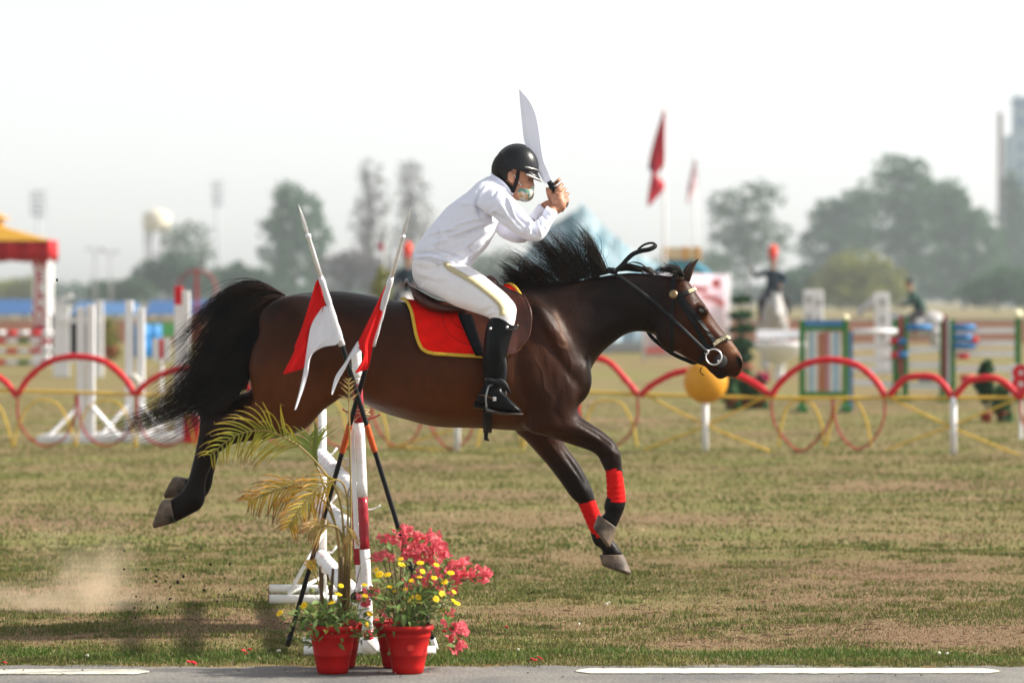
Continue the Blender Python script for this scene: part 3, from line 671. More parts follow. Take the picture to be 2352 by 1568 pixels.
def bougainvillea(px, Yc, z0):
    r = random.Random(21); x = at(px, 0, Yc).x; p = thing('bougainvillea', (x, Yc, z0), 'bougainvillea covered in coral pink bracts, right of the jump', 'flowers')
    base = Vector((x, Yc, z0)); tips = [(900,1250),(930,1222),(960,1230),(985,1235),(1010,1255),(880,1240),(945,1265),(1000,1300),(1050,1290),(1090,1320),(1115,1325),(1030,1345),(870,1275),(850,1370),(835,1385),(965,1290),(1035,1410),(1040,1450),(1060,1480),(925,1245),(975,1262),(1070,1310),(1060,1335),(880,1415)]
    for (tx, ty) in tips:
        Y = Yc+r.uniform(-.12, .05); e = at(tx, ty, Y); m_ = base*.4+e*.6+Vector((0, 0, .05 if ty < 1400 else .16)); P = vsm([base+Vector((r.uniform(-.03, .03), r.uniform(-.03, .03), 0)), m_, e], 8)
        g = G(); g.tube(P, [.0035-.0024*i/len(P) for i in range(len(P))], 6); g.build('branch', wood_m, p, smooth=True)
        for k in range(2):
            c = P[r.randrange(len(P)//2, len(P))]; put('leaf', LB_, None, p, c, aim((r.gauss(.2, .8), r.gauss(-.3, .7), r.gauss(0, .6)), r.uniform(-1, 1)), r.uniform(.7, 1.2))
    blobs = [(930,1232,40,24,26),(960,1248,45,22,34),(985,1240,28,20,16),(990,1275,40,26,34),(940,1270,30,18,16),(1010,1268,24,20,16),(1000,1320,45,26,26),(1045,1310,30,24,26),(1065,1300,20,15,12),(1095,1318,24,12,20),(1115,1322,10,13,12),(880,1240,16,9,9),(893,1272,14,11,9),(872,1280,10,10,7),(858,1357,16,9,10),(838,1375,12,16,12),(1022,1345,30,16,12),(1030,1418,16,18,13),(1050,1455,20,22,22),(1046,1488,8,7,6),(1062,1478,9,8,6),(960,1340,40,22,14),(880,1412,9,7,5),(925,1218,12,7,7)]
    for (bx, by, rx, ry, n) in blobs:
        for k in range(int(n*.95)):
            a = r.uniform(0, 6.283); q = math.sqrt(r.random()); Y = Yc+r.uniform(-.16, .05); c = at(bx+rx*q*math.cos(a), by+ry*q*math.sin(a), Y)
            d = Vector((r.gauss(.1, .7), r.gauss(-.7, .5), r.gauss(.2, .7))).normalized()
            put('bract_cluster', r.choice(BR), None, p, c, d.to_track_quat('Z', 'Y').to_euler(), r.uniform(.62, .98))
        for k in range(3):
            c = at(bx+r.uniform(-rx, rx), by+r.uniform(-ry, ry), Yc+r.uniform(-.16, 0)); put('leaf', LB_, None, p, c, aim((r.gauss(0, .8), r.gauss(-.4, .6), r.gauss(0, .6)), r.uniform(-1, 1)), r.uniform(.8, 1.3))
bougainvillea(914, 15.985, .172)

# --- palm
palm_m = mat('palm_leaflet', (1, 1, 1), rough=.5, var=.15, scale=40, attr='leafcol', trans=.25)
cane_m = mat('palm_cane', (.16, .11, .035), rough=.6, var=.4, scale=14, col2=(.07, .035, .02), stretch=(1, 1, .3))
green_c = mat('palm_petiole', (.20, .19, .045), rough=.5, var=.3, scale=10, col2=(.28, .17, .05))
palm = thing('potted_palm', (at(780, 0, 15.985).x, 15.985, .172), 'half dried areca palm with drooping yellow and brown fronds', 'palm')
def frond(P0, t0, n, Lmax, droop, pal, seed, dry=.4, up=.5, ydir=1.0):
    r = random.Random(seed); P = vsm([at(q[0], q[1], 15.985+(q[2] if len(q) > 2 else 0)) for q in P0], 10); m = len(P)
    g = G(); g.tube(P, [.0042*(1-i/m)**.6+.0012 for i in range(m)], 8); fr = g.build('frond', green_c, palm, smooth=True)
    for k in range(n):
        t = t0+(1-t0)*(k//2+.5)/(n/2); s = 1 if k % 2 else -1; i = min(int(t*(m-1)), m-2); c = P[i]+(P[i+1]-P[i])*(t*(m-1)-i); T = (P[i+1]-P[i]).normalized()
        u = (t-t0)/(1-t0); L = Lmax*(.55+.45*math.sin(math.pi*min(1, u*.8+.2)))*r.uniform(.8, 1.1)*(1-.45*u)
        side = Vector((T.z, 0, -T.x)); side = side if side.z > 0 else -side
        d0 = (T*r.uniform(.5, .85)+side*(r.uniform(.5, .95)*s)+Vector((0, -.45*s*ydir+r.uniform(-.3, .3), .1*up))).normalized(); Q = [c]; d = d0; ns = 8
        for j in range(ns):
            d = (d+Vector((r.gauss(0, .06), r.gauss(0, .04), -droop*r.uniform(.5, 1.4)*(.4+j*.12)))).normalized(); Q.append(Q[-1]+d*(L/ns))
        if r.random() < dry*.5: Q = Q[:-1]+[Q[-2]+Vector((r.uniform(-.02, .02), r.uniform(-.01, .01), r.uniform(-.01, .015)))]
        V = []; cols = []
        for j, q in enumerate(Q):
            tt = j/ns; w = .0036*math.sin(math.pi*min(1, tt*.85+.15))**.7*(1-.55*tt)+.0005; dd = (Q[min(j+1, ns)]-Q[max(j-1, 0)]).normalized(); W_ = dd.cross(Vector((.25*s, 1, .15))).normalized()
            V += [q+W_*w+Vector((0, .0015, 0)), q+Vector((0, -.001, 0)), q-W_*w+Vector((0, .0015, 0))]
            c0 = np.array(pal[0])*(1-tt)+np.array(pal[1])*tt; b_ = max(0, (tt-(1-dry*r.uniform(.5, 1.3)))/.35); c0 = c0*(1-min(1, b_))+np.array((.17, .075, .035))*min(1, b_); cols += [c0*r.uniform(.85, 1.15)]*3
        F = [[j*3+a, j*3+a+1, j*3+a+4, j*3+a+3] for j in range(ns) for a in range(2)]
        me_ = mesh('leaflet', V, F, True, WL[fr.name]); paint(me_, 'leafcol', np.array(cols)); link('leaflet', me_, palm_m, fr, WL[fr.name])
GR = ((.12, .20, .035), (.28, .28, .045)); YE = ((.20, .24, .035), (.50, .34, .03)); OR = ((.38, .30, .035), (.58, .24, .03)); DR = ((.45, .34, .12), (.40, .22, .08))
frond([(782,1428),(790,1260),(778,1140),(735,1072,-.03),(690,1027,-.06),(641,999,-.08),(598,988,-.1),(538,1002,-.1),(482,1046,-.1)], .50, 50, .25, .16, YE, 1, .35)
frond([(786,1428),(798,1230),(797,1140),(780,1103,-.03),(745,1112,-.06),(710,1142,-.08),(682,1178,-.1),(664,1210,-.1)], .46, 44, .22, .15, OR, 2, .5)
frond([(775,1428),(778,1250),(750,1160),(705,1123,-.08),(655,1120,-.12),(610,1135,-.14),(572,1150,-.14)], .50, 42, .20, .20, OR, 3, .6)
frond([(790,1428),(793,1290),(782,1222),(760,1206,-.06),(735,1210,-.09),(712,1222,-.1)], .6, 26, .17, .14, DR, 4, .5)
frond([(794,1428),(798,1300),(790,1215),(800,1215,-.05),(808,1235,-.06)], .70, 16, .12, .30, DR, 5, .4)
frond([(779,1428),(776,1240),(745,1120),(727,1068,.03),(716,1030,.05),(712,1000,.05)], .66, 22, .20, .05, GR, 6, .1, 1.5)
frond([(800,1428),(806,1200),(803,1000),(801,870)], .82, 10, .08, .05, DR, 7, .6, 1.0)
frond([(760,1428),(745,1380),(725,1320),(712,1290)], .7, 10, .07, .05, OR, 9, .4)
# broad green blade standing at the jump post
V = []; Q = vsm([at(727,1070,15.98), at(722,1030,15.97), at(726,990,15.97), at(722,965,15.97)], 6); cols = []
for j, q in enumerate(Q):
    tt = j/(len(Q)-1); w = .013*math.sin(math.pi*min(1, tt*.8+.18))**.8*(1-.4*tt); V += [q+Vector((w, .002, 0)), q+Vector((0, -.002, 0)), q+Vector((-w, .002, 0))]; cols += [np.array((.14, .17, .035))]*3
me_ = mesh('leaf_blade', V, [[j*3+a, j*3+a+1, j*3+a+4, j*3+a+3] for j in range(len(Q)-1) for a in range(2)], True, WL[palm.name]); paint(me_, 'leafcol', np.array(cols)); link('leaf_blade', me_, palm_m, palm, WL[palm.name])
for (a, b_, r0, r1) in [((742,1432),(735,1300),.010,.006),((755,1432),(765,1305),.009,.006),((735,1432),(741,1315),.009,.006),((782,1430),(786,1278),.013,.008),((768,1432),(752,1318),.007,.004),((790,1430),(800,1290),.005,.003),((797,1430),(828,1300),.003,.0015)]:
    P = [at(a[0]+(b_[0]-a[0])*i/8, a[1]+(b_[1]-a[1])*i/8, 15.97+random.uniform(-.02, .02)*(i == 0)) for i in range(9)]
    g = G(); g.tube(P, [(r0+(r1-r0)*i/8)*(1+.12*(i % 3 == 0)) for i in range(9)], 9); g.build('cane', cane_m, palm, smooth=True)
# =================================================================== the horse
from mathutils.bvhtree import BVHTree
HY = 18.0
hg = G()
TR = [(612,735,592,795,.05,0,2,0),(640,690,612,850,.15,0,2.1,.0),(680,674,665,900,.225,0,2.1,.05),(720,669,715,918,.262,0,2.2,.08),(768,667,765,914,.28,0,2.2,.1),
      (815,671,815,918,.288,0,2.2,.1),(867,681,870,944,.298,0,2.2,.1),(925,692,925,962,.305,0,2.2,.1),(1000,700,1000,978,.308,0,2.2,.1),(1070,695,1070,981,.3,0,2.2,.12),
      (1120,675,1125,984,.285,0,2.1,.18),(1165,658,1180,987,.262,0,2.1,.25),(1205,652,1240,985,.242,0,2.1,.2),(1262,690,1290,962,.215,0,2.1,.1),(1300,745,1322,930,.18,0,2,0),(1325,800,1340,893,.11,0,2,0)]
hg.add(*loft(TR, HY, 32, 5))
NK = [(1140,690,1250,960,.19,0,2,.2),(1190,658,1310,925,.178,0,2.1,.3),(1225,649,1345,880,.155,0,2.1,.35),(1265,646,1362,842,.135,0,2.1,.3),(1310,643,1385,808,.115,0,2.1,.25),
      (1356,637,1412,788,.102,0,2.1,.2),(1400,628,1440,768,.094,0,2.1,.15),(1445,623,1470,762,.09,0,2.1,.1),(1490,628,1495,765,.088,0,2.1,.1),(1535,633,1512,776,.082,0,2,0)]
hg.add(*loft(NK, HY, 28, 5))
HD = [(1515,640,1505,765,.06,0,2,0),(1545,633,1508,772,.075,0,2,0),(1572,637,1514,782,.088,0,2.2,0),(1593,662,1526,798,.098,0,2.4,0),(1606,682,1545,805,.099,0,2.4,-.02),(1621,702,1563,814,.088,0,2.3,.0),
      (1639,730,1586,828,.072,0,2.3,.05),(1658,757,1607,838,.06,0,2.3,.05),(1676,775,1624,844,.054,0,2.3,0),(1692,797,1637,848,.055,0,2.3,-.05),(1704,817,1652,856,.058,0,2.3,-.05),(1706,838,1676,864,.05,0,2.2,0),(1703,855,1688,869,.03,0,2,0)]
hg.add(*loft(HD, HY, 28, 5))
hg.ell(at(1656,860,HY), (.030,.036,.024), R=Matrix.Rotation(math.radians(-20),3,'Y'))          # lower lip and chin
hg.ell(at(1640,851,HY), (.04,.032,.02), R=Matrix.Rotation(math.radians(35),3,'Y'))
for s in (-1, 1):
    hg.ell(at(1613,713,HY)+Vector((0,s*.078,0)), (.036,.024,.026), R=Matrix.Rotation(math.radians(40),3,'Y'))      # eye socket
    hg.ell(at(1540,768,HY)+Vector((0,s*.062,0)), (.07,.042,.085), R=Matrix.Rotation(math.radians(-30),3,'Y'))       # cheek
    hg.ell(at(1695,832,HY)+Vector((0,s*.046,0)), (.026,.020,.036), R=Matrix.Rotation(math.radians(-15),3,'Y'))      # nostril wing
    hg.ell(at(1262,800,HY)+Vector((0,s*.155,0)), (.10,.065,.24), R=Matrix.Rotation(math.radians(-22),3,'Y'))        # shoulder blade
    hg.ell(at(1235,905,HY)+Vector((0,s*.165,0)), (.15,.08,.12), R=Matrix.Rotation(math.radians(25),3,'Y'))          # upper arm
    hg.ell(at(1318,870,HY)+Vector((0,s*.11,0)), (.09,.085,.13))                                                     # breast
    hg.ell(at(705,755,HY)+Vector((0,s*.14,0)), (.23,.115,.16), R=Matrix.Rotation(math.radians(15),3,'Y'))            # croup
    hg.ell(at(740,870,HY)+Vector((0,s*.165,0)), (.13,.085,.14), R=Matrix.Rotation(math.radians(20),3,'Y'))           # stifle
FL = {'near_fore': [(1325,850,1195,880,.085,-.14),(1338,900,1195,945,.095,-.145),(1324,940,1212,988,.098,-.145),(1353,969,1256,1000,.082,-.14),(1388,996,1321,1021,.062,-.13),(1408,1013,1356,1033,.052,-.13),
        (1422,1036,1374,1045,.047,-.13),(1426,1054,1382,1061,.043,-.13),(1427,1072,1390,1078,.034,-.13),(1429,1092,1395,1094,.029,-.13),(1433,1130,1398,1132,.029,-.13),(1437,1154,1388,1157,.037,-.13),(1433,1171,1387,1167,.036,-.13),(1425,1188,1392,1177,.034,-.13),(1416,1208,1383,1184,.037,-.13),(1412,1216,1376,1188,.034,-.13)],
      'far_fore': [(1300,900,1170,930,.085,.13),(1290,960,1180,983,.09,.13),(1292,1010,1205,1007,.08,.13),(1305,1035,1233,1037,.068,.13),(1326,1062,1262,1070,.058,.13),(1350,1104,1294,1112,.051,.13),(1360,1127,1310,1136,.047,.13),(1363,1140,1325,1152,.041,.13),
        (1371,1165,1340,1176,.031,.13),(1384,1200,1353,1209,.029,.13),(1398,1228,1362,1243,.033,.13),(1409,1241,1370,1253,.037,.13),(1419,1255,1384,1260,.034,.13),(1428,1268,1384,1268,.036,.13),(1430,1274,1381,1276,.038,.13)],
      'near_hind': [(650,715,770,760,.09,-.13),(590,775,792,845,.11,-.15),(570,835,775,912,.115,-.155),(577,895,752,936,.108,-.155),(580,924,702,984,.092,-.15),(545,946,642,1003,.073,-.145),(508,953,580,1010,.056,-.14),(476,956,537,1018,.05,-.135),(461,968,514,1030,.046,-.135),(458,1000,498,1042,.038,-.13),
        (447,1050,484,1070,.031,-.13),(436,1092,472,1102,.029,-.13),(424,1120,469,1140,.036,-.13),(416,1131,462,1165,.037,-.13),(405,1140,432,1183,.034,-.13),(394,1147,404,1197,.038,-.13),(390,1149,398,1199,.036,-.13)],
      'far_hind': [(640,760,770,800,.08,.12),(590,800,770,860,.1,.14),(574,850,750,915,.1,.14),(576,892,720,935,.09,.14),(550,905,660,948,.07,.14),(508,911,600,955,.055,.14),(473,914,545,965,.05,.14),(459,928,520,985,.046,.14),(461,962,508,1012,.039,.14),(464,1010,504,1032,.034,.14),
        (464,1050,496,1060,.029,.14),(456,1085,488,1095,.029,.14),(446,1098,484,1118,.035,.14),(438,1098,470,1140,.035,.14),(430,1099,444,1145,.034,.14),(424,1101,424,1143,.037,.14)]}
for k_, secs in FL.items(): hg.add(*loft([tuple(s)+(2.0, 0.0) for s in secs], HY, 20, 4))
body_me = fuse(hg, 0.0085, 16, 0.5)
_V = mco(body_me); _s = FPX/_V[:, 1]; _px = _V[:, 0]*_s+1176; _py = HZ-(_V[:, 2]-CAMH)*_s
_w = np.clip((_px-560)/60, 0, 1)*np.clip((1500-_px)/60, 0, 1)*np.clip((985-_py)/40, 0, 1)
relax(body_me, _w, 45)
_V = mco(body_me); _N = mno(body_me); _lw = np.maximum(np.clip((_py-960)/40, 0, 1), np.clip((560-_px)/40, 0, 1))*np.where((_py > 1150) & (_px > 1300), .45, 1.0)
setco(body_me, _V+_N*(_lw*.0052)[:, None])
# muscle lines, grooves and creases (picture units)
FO = [
 ([(1200,665),(1232,720),(1262,790),(1300,850),(1330,885)], -.012, 10), ([(1225,690),(1258,750),(1290,800)], .010, 12),
 ([(1265,745),(1290,780),(1305,800)], .010, 9), ([(1240,730),(1262,765)], .006, 6),
 ([(1280,765),(1287,790),(1300,795)], -.006, 4),
 ([(1190,760),(1185,830),(1200,900),(1230,950)], -.010, 13), ([(1222,800),(1230,870),(1262,930)], .009, 16),
 ([(1320,870),(1312,900),(1318,935)], .007, 8), ([(1285,900),(1272,940),(1290,965)], -.008, 8),
 ([(1245,975),(1300,985),(1360,1010)], .007, 7), ([(1270,1000),(1330,1005),(1375,1025)], -.006, 5),
 ([(1320,985),(1362,1005),(1400,1030)], -.005, 4), ([(1400,1045),(1420,1050)], -.004, 5),
 ([(1310,690),(1370,705),(1440,720),(1500,728)], -.007, 14), ([(1345,830),(1385,780),(1440,745),(1500,745)], -.010, 10), ([(1330,860),(1370,800),(1420,772)], .007, 9),
 ([(1235,665),(1320,668),(1420,660),(1500,655)], -.006, 9), ([(1300,740),(1350,760),(1400,750)], .006, 16),
 ([(1520,660),(1512,700),(1505,745)], -.010, 9), ([(1530,790),(1553,796),(1575,806)], -.004, 7), ([(1552,780),(1572,770),(1585,750)], -.007, 7),
 ([(1600,745),(1625,770),(1640,790)], .007, 5), ([(1612,740),(1640,775),(1655,790)], -.006, 5), ([(1628,725),(1650,752),(1668,775)], -.005, 6), ([(1603,706),(1612,702),(1624,708)], .006, 4), ([(1598,690),(1603,697)], -.006, 6),
 ([(1604,718),(1613,723),(1624,721)], .004, 3), ([(1680,800),(1690,808)], -.004, 5), ([(1640,845),(1660,851),(1678,862),(1688,868)], -.006, 3.2), ([(1690,815),(1700,818),(1704,828)], .006, 3.5),
 ([(1692,824),(1696,832),(1700,842)], -.014, 4.2), ([(1697,822),(1700,838)], -.012, 4),
 ([(690,690),(740,740),(790,760)], -.004, 14), ([(600,760),(640,800),(660,860),(640,930)], -.007, 14), ([(740,780),(775,840),(790,900)], -.008, 14), ([(690,860),(720,930),(700,965)], .006, 16),
 ([(800,905),(835,880),(860,840)], .007, 12), ([(765,915),(790,890),(800,850)], -.006, 9), ([(660,960),(600,975),(550,985)], -.006, 8), ([(560,955),(520,965),(490,975)], .005, 6),
 ([(520,990),(500,1005),(490,1030)], -.005, 5), ([(900,920),(960,945),(1040,955)], .006, 16), ([(930,850),(935,910)], .0015, 8), ([(975,850),(985,930)], .0015, 8), ([(1020,850),(1030,935)], .0015, 8),
 ([(1250,800),(1258,840),(1250,880)], .004, 8), ([(1265,700),(1275,720)], .003, 5), ([(1278,860),(1283,900)], .003, 4), ([(1300,855),(1306,890)], .003, 4)]
FO = [(f[0], f[1]*.68, f[2]*1.1) for f in FO]
VE = [([(1245,745),(1262,760),(1270,785),(1290,800)], .0035, 2.2), ([(1262,720),(1280,745),(1283,770)], .003, 2.0), ([(1300,800),(1312,830),(1310,860)], .003, 2.2), ([(1225,820),(1245,850),(1250,890),(1275,920)], .003, 2.2), ([(1180,930),(1150,945),(1110,955),(1060,962)], .003, 2.4),
      ([(1600,735),(1612,752),(1630,770),(1632,785)], .0025, 1.8), ([(1575,760),(1590,770),(1600,785)], .002, 1.8), ([(1270,985),(1310,992),(1345,1008)], .003, 2), ([(1255,1010),(1285,1050),(1310,1085)], .004, 4), ([(1270,1020),(1300,1065),(1325,1105)], -.004, 4), ([(690,905),(680,940),(640,965)], .003, 2.4), ([(520,965),(495,990),(482,1030)], .003, 2.2),
      ([(1232,968),(1245,985),(1262,1000)], -.006, 4), ([(1205,935),(1215,965),(1212,985)], -.006, 4), ([(1478,745),(1490,735),(1500,715)], -.005, 4), ([(1465,752),(1478,738),(1486,715)], .003, 4), ([(790,880),(800,860),(822,845)], -.004, 5)]
LG_ = [([(1300,975),(1345,992),(1385,1016)], .007, 7), ([(1290,998),(1340,1010),(1378,1030)], -.008, 4.5), ([(1330,975),(1372,1000),(1404,1024)], -.006, 3.5), ([(1398,1030),(1408,1042),(1406,1055)], .007, 6), ([(1384,1046),(1392,1056)], -.006, 4), ([(1418,1040),(1421,1052)], .004, 4), ([(1410,1062),(1412,1066)], -.004, 4),
       ([(1270,1025),(1298,1062),(1330,1105)], .007, 7), ([(1290,1030),(1315,1070),(1340,1108)], -.006, 4), ([(1335,1118),(1342,1132)], .006, 6), ([(1322,1128),(1326,1142)], -.005, 4),
       ([(480,985),(470,1010),(462,1050),(450,1095)], .005, 4), ([(492,1010),(478,1050),(462,1098)], -.005, 3.5), ([(500,1000),(488,1020)], .006, 5), ([(440,1140),(455,1150)], .005, 6), ([(470,962),(480,975)], .005, 5), ([(1395,1160),(1410,1165),(1425,1162)], .004, 5), ([(1402,1185),(1412,1195)], -.003, 4)]
emboss(body_me, FO+VE+LG_, HY)
_v = mco(body_me); _n = mno(body_me); _d = np.array([mnoise.noise(Vector((q[0]*7, q[1]*7, q[2]*9))) for q in _v])*.0022+np.array([mnoise.noise(Vector((q[0]*24, q[1]*24, q[2]*30))) for q in _v])*.0007
setco(body_me, _v+_n*_d[:, None])
def hpix(me):
    V = mco(me); sc = FPX/V[:, 1]; return V, V[:, 0]*sc+1176, HZ-(V[:, 2]-CAMH)*sc
V_, PX, PY = hpix(body_me); N_ = mno(body_me)
# coat: bay with black points, a sooty topline, a tan muzzle
def sm(a, b, x): t = np.clip((x-a)/(b-a), 0, 1); return t*t*(3-2*t)
bay = np.array([.050, .0135, .0038]); warm = np.array([.112, .030, .0050]); blk = np.array([.0042, .0032, .0030]); tan = np.array([.21, .085, .034]); dkb = np.array([.020, .0068, .0032])
nzv = np.array([mnoise.noise(Vector((v[0]*5, v[1]*5, v[2]*5))) for v in V_])*0.5+np.array([mnoise.noise(Vector((v[0]*16, v[1]*16, v[2]*16))) for v in V_])*0.25
def mixc(c, d, w): return c*(1-w[:, None])+d*w[:, None]
col = np.tile(bay, (len(V_), 1))
body_zone = sm(560, 620, PX)*(1-sm(1290, 1360, PX))
col = mixc(col, warm, np.clip(sm(770, 930, PY+40*nzv)*(1-sm(980, 1010, PY))*(1-sm(1150, 1230, PX))*0.8, 0, 1))
col = mixc(col, warm, np.clip(np.exp(-((PX-640)/60)**2-((PY-880)/50)**2)*.8, 0, 1))
col = mixc(col, dkb, np.clip(1-sm(690, 790, PY+60*nzv), 0, 1)*.85*(1-sm(1480, 1560, PX)))
col = mixc(col, blk, (1-sm(664, 684, PY-10*nzv))*(1-sm(1500, 1560, PX))*.6)
col = mixc(col, blk*1.8, (1-sm(690, 760, PY+40*nzv))*(1-sm(1480, 1560, PX))*.5)
col = mixc(col, dkb, sm(1270, 1350, PX+40*nzv)*(1-sm(1500, 1590, PX))*.9)
col = mixc(col, blk*1.6, sm(1290, 1400, PX+40*nzv)*(1-sm(1490, 1570, PX))*(1-sm(760, 840, PY))*.75)
col = mixc(col, dkb, np.clip(np.exp(-((PX-1280)/75)**2-((PY-900)/110)**2), 0, 1)*.45)
legz = np.maximum(sm(1015, 1120, PY+12*nzv), sm(585, 540, PX+10*nzv)*sm(930, 960, PY)); legz = np.maximum(legz, (1-sm(540, 590, PX))*sm(895, 905, PY)*.95)
legz = np.maximum(legz, (PX > 1250)*sm(990, 1090, PY)*.8)
col = mixc(col, blk*1.3, np.clip(legz, 0, 1)*.92)
head = sm(1560, 1600, PX)
col = mixc(col, tan, head*np.clip(np.exp(-((PX-1683)/26)**2-((PY-800)/26)**2)*1.0, 0, 1)*.75)
col = mixc(col, warm, head*np.clip(np.exp(-((PX-1625)/22)**2-((PY-745)/30)**2), 0, 1)*.5)
col = mixc(col, blk, np.clip(np.exp(-((PX-1655)/22)**2-((PY-858)/14)**2), 0, 1)*.85)
nost = np.clip(1.6*np.exp(-((PX-1697.5-(PY-831)*.25)/5.4)**2-((PY-831)/13)**2), 0, 1)*(np.abs(N_[:, 1]) > .2); col = mixc(col, blk*.6, nost)
col = mixc(col, blk, (PX > 1500)*np.clip(np.exp(-((PX-1613-(PY-713)*.2)/11)**2-((PY-714)/8)**2)*1.3, 0, 1)*.8)
scar = np.clip(np.exp(-(segdist(np.stack([PX, PY], 1), [(1278,722),(1285,750),(1292,772),(1300,792)])[0]/7)**2), 0, 1)
col = mixc(col, np.array([.16, .08, .045]), scar*np.clip(.55+nzv, 0, 1)*.7)
paint(body_me, 'coat', .80*col*np.clip(1+.35*nzv, .5, 1.5)[:, None])
coat_m = mat('coat', (1, 1, 1), rough=.46, var=.26, scale=34, bump=.0016, bscale=90, attr='coat', spec=.11, stretch=(1, 1, .35))
horse = thing('horse', (at(1000, 690, HY).x, HY, 0.0), 'dark bay horse leaping over the rails with tail and mane flying', 'horse')
body_o = link('body', body_me, coat_m, horse, (0, 0, 0))
# link() put the mesh in world coordinates: bake that into the child offset
bvh = BVHTree.FromPolygons([tuple(v) for v in mco(body_me)], [tuple(p.vertices) for p in body_me.polygons])
def stick(px, py, off=.006, Y0=HY, tree=None):
    """the point of the near flank seen at (px, py), lifted off the skin"""
    o = Vector((0, 0, CAMH)); d = (at(px, py, Y0)-o).normalized()
    h = (tree or bvh).ray_cast(o, d)
    if h[0] is None:
        h2 = (tree or bvh).find_nearest(at(px, py, Y0-.05)); return h2[0]+h2[1]*off, h2[1]
    return h[0]+h[1]*off, h[1]
def mirror(P): return [Vector((p.x, 2*HY-p.y, p.z)) for p in P]
# ears
hair_m = mat('horse_hair', (.0035, .003, .003), rough=.42, var=.4, scale=9, spec=.3, col2=(.018, .010, .006))  # brown second tone paints sheen highlights into the black hair colour
ear_m = mat('ear_skin', (.010, .006, .005), rough=.6, var=.3, col2=(.05, .022, .012))
def ear(s, tip, tilt):
    b0 = at(1577, 645, HY)+Vector((0, s*.048, 0)); t = at(*tip, HY)+Vector((0, s*.06, 0)); ax = (t-b0); g = G(); V = []; F = []; n = 12; m = 9
    x = Vector((.95, -.15*s, .25)).normalized(); x = (x-ax.normalized()*x.dot(ax.normalized())).normalized(); yv = ax.normalized().cross(x)
    for i in range(m):
        u = i/(m-1); w = .023*(1-u)**.62*(0.72+1.25*u*(1-u)*1.6)+.0008; c = b0+ax*u-x*(.010*math.sin(u*math.pi))
        for k in range(n):
            a = math.radians(55)+2*math.radians(125)*k/(n-1)
            V.append(c+x*(math.cos(a)*w*.9)+yv*(math.sin(a)*w))
    for i in range(m-1):
        for k in range(n-1): F.append([i*n+k, i*n+k+1, (i+1)*n+k+1, (i+1)*n+k])
    g.add(V, F); o = g.build('ear', ear_m, horse, smooth=True)
    sol = o.modifiers.new('t', 'SOLIDIFY'); sol.thickness = .005
ear(-1, (1603, 594), 0); ear(1, (1591, 599), 0)
# eyes
eye_m = mat('horse_eye', (.012, .005, .003), rough=.08, var=.2, spec=.8, coat=1.0)
for s in (-1, 1):
    p, n_ = stick(1612, 713, -.012); p = p if s < 0 else mirror([p])[0]
    g = G(); g.ell(p, (.019, .014, .0155), 16, 10, R=Matrix.Rotation(math.radians(35), 3, 'Y')); g.build('eye', eye_m, horse, smooth=True)
# hooves
hoof_m = mat('hoof_horn', (.026, .022, .019), rough=.55, var=.4, scale=16, bump=.002, bscale=60, col2=(.15, .11, .08))
def hoof(name, a, b, c, d, y, w1=.042, w2=.056):
    """a front of coronet, b heel of coronet, c toe, d heel on the ground surface (picture units)"""
    mid1 = tuple((np.array(a)*.45+np.array(c)*.55)); mid2 = tuple((np.array(b)*.45+np.array(d)*.55))
    secs = [(*a, *b, w1, y, 2.2, .0), (*mid1, *mid2, (w1+w2)/2, y, 2.3, .0), (*c, *d, w2, y, 2.4, .0)]
    g = G(); V, F = loft(secs, HY, 24, 4); g.add(V, F)
    n = 24; m = len(V)//n                               # hollow sole
    o = g.build(name, hoof_m, horse, smooth=True)
    me = o.data; bm = bmesh.new(); bm.from_mesh(me); bm.faces.ensure_lookup_table()
    f = bm.faces[-1]; r = bmesh.ops.inset_region(bm, faces=[f], thickness=.010, depth=-.012); bmesh.ops.recalc_face_normals(bm, faces=bm.faces[:])
    bm.to_mesh(me); bm.free()
    for p in me.polygons: p.use_smooth = len(p.vertices) == 4
hoof('hoof', (1417,1211), (1374,1180), (1401,1256), (1365,1203), -.13)
hoof('hoof', (1432,1272), (1377,1273), (1450,1315), (1381,1291), .13)
hoof('hoof', (404,1199), (392,1145), (354,1213), (379,1146), -.13)
hoof('hoof', (423,1143), (428,1097), (379,1144), (406,1093), .14)
# red bandages on the cannons
wrap_m = mat('red_bandage', (.56, .008, .007), rough=.8, var=.12, scale=30, bump=.002, bscale=80, spec=.1)
def bandage(rows, y, turns):
    """wound strip: overlapping turns make ridges"""
    R = smoothp([np.array(r, dtype=float) for r in rows], 14); V = []; n = 26; m = len(R)
    for i, s in enumerate(R):
        a = at(s[0], s[1], HY+y); b = at(s[2], s[3], HY+y); c = (a+b)/2; u = (a-b)/2; w = u.length*.95
        ax = Vector((u.z, 0, -u.x)).normalized()
        for k in range(n):
            t = 2*math.pi*k/n; ph = (i/(m-1)*turns+k/n*.8) % 1.0; bulge = 1+.065*(ph-.5)+.012*math.sin(5*t+i*.9)
            V.append(c+u*math.cos(t)*bulge+Vector((0, w*math.sin(t)*bulge, 0))+ax*.002*math.sin(3*t+i))
    F = [[i*n+k, i*n+(k+1) % n, (i+1)*n+(k+1) % n, (i+1)*n+k] for i in range(m-1) for k in range(n)]
    F += [list(range(n))[::-1], [(m-1)*n+k for k in range(n)]]
    g = G(); g.add(V, F); return g.build('leg_bandage', wrap_m, horse, smooth=True)
bandage([(1424,1061,1388,1068),(1429,1082,1391,1086),(1433,1110,1393,1111),(1436,1135,1394,1134),(1437,1153,1394,1152)], -.13, 7.5)
bandage([(1363,1139,1326,1153),(1370,1155,1333,1168),(1379,1180,1343,1192),(1389,1205,1354,1216),(1399,1225,1364,1238)], .13, 7.5)

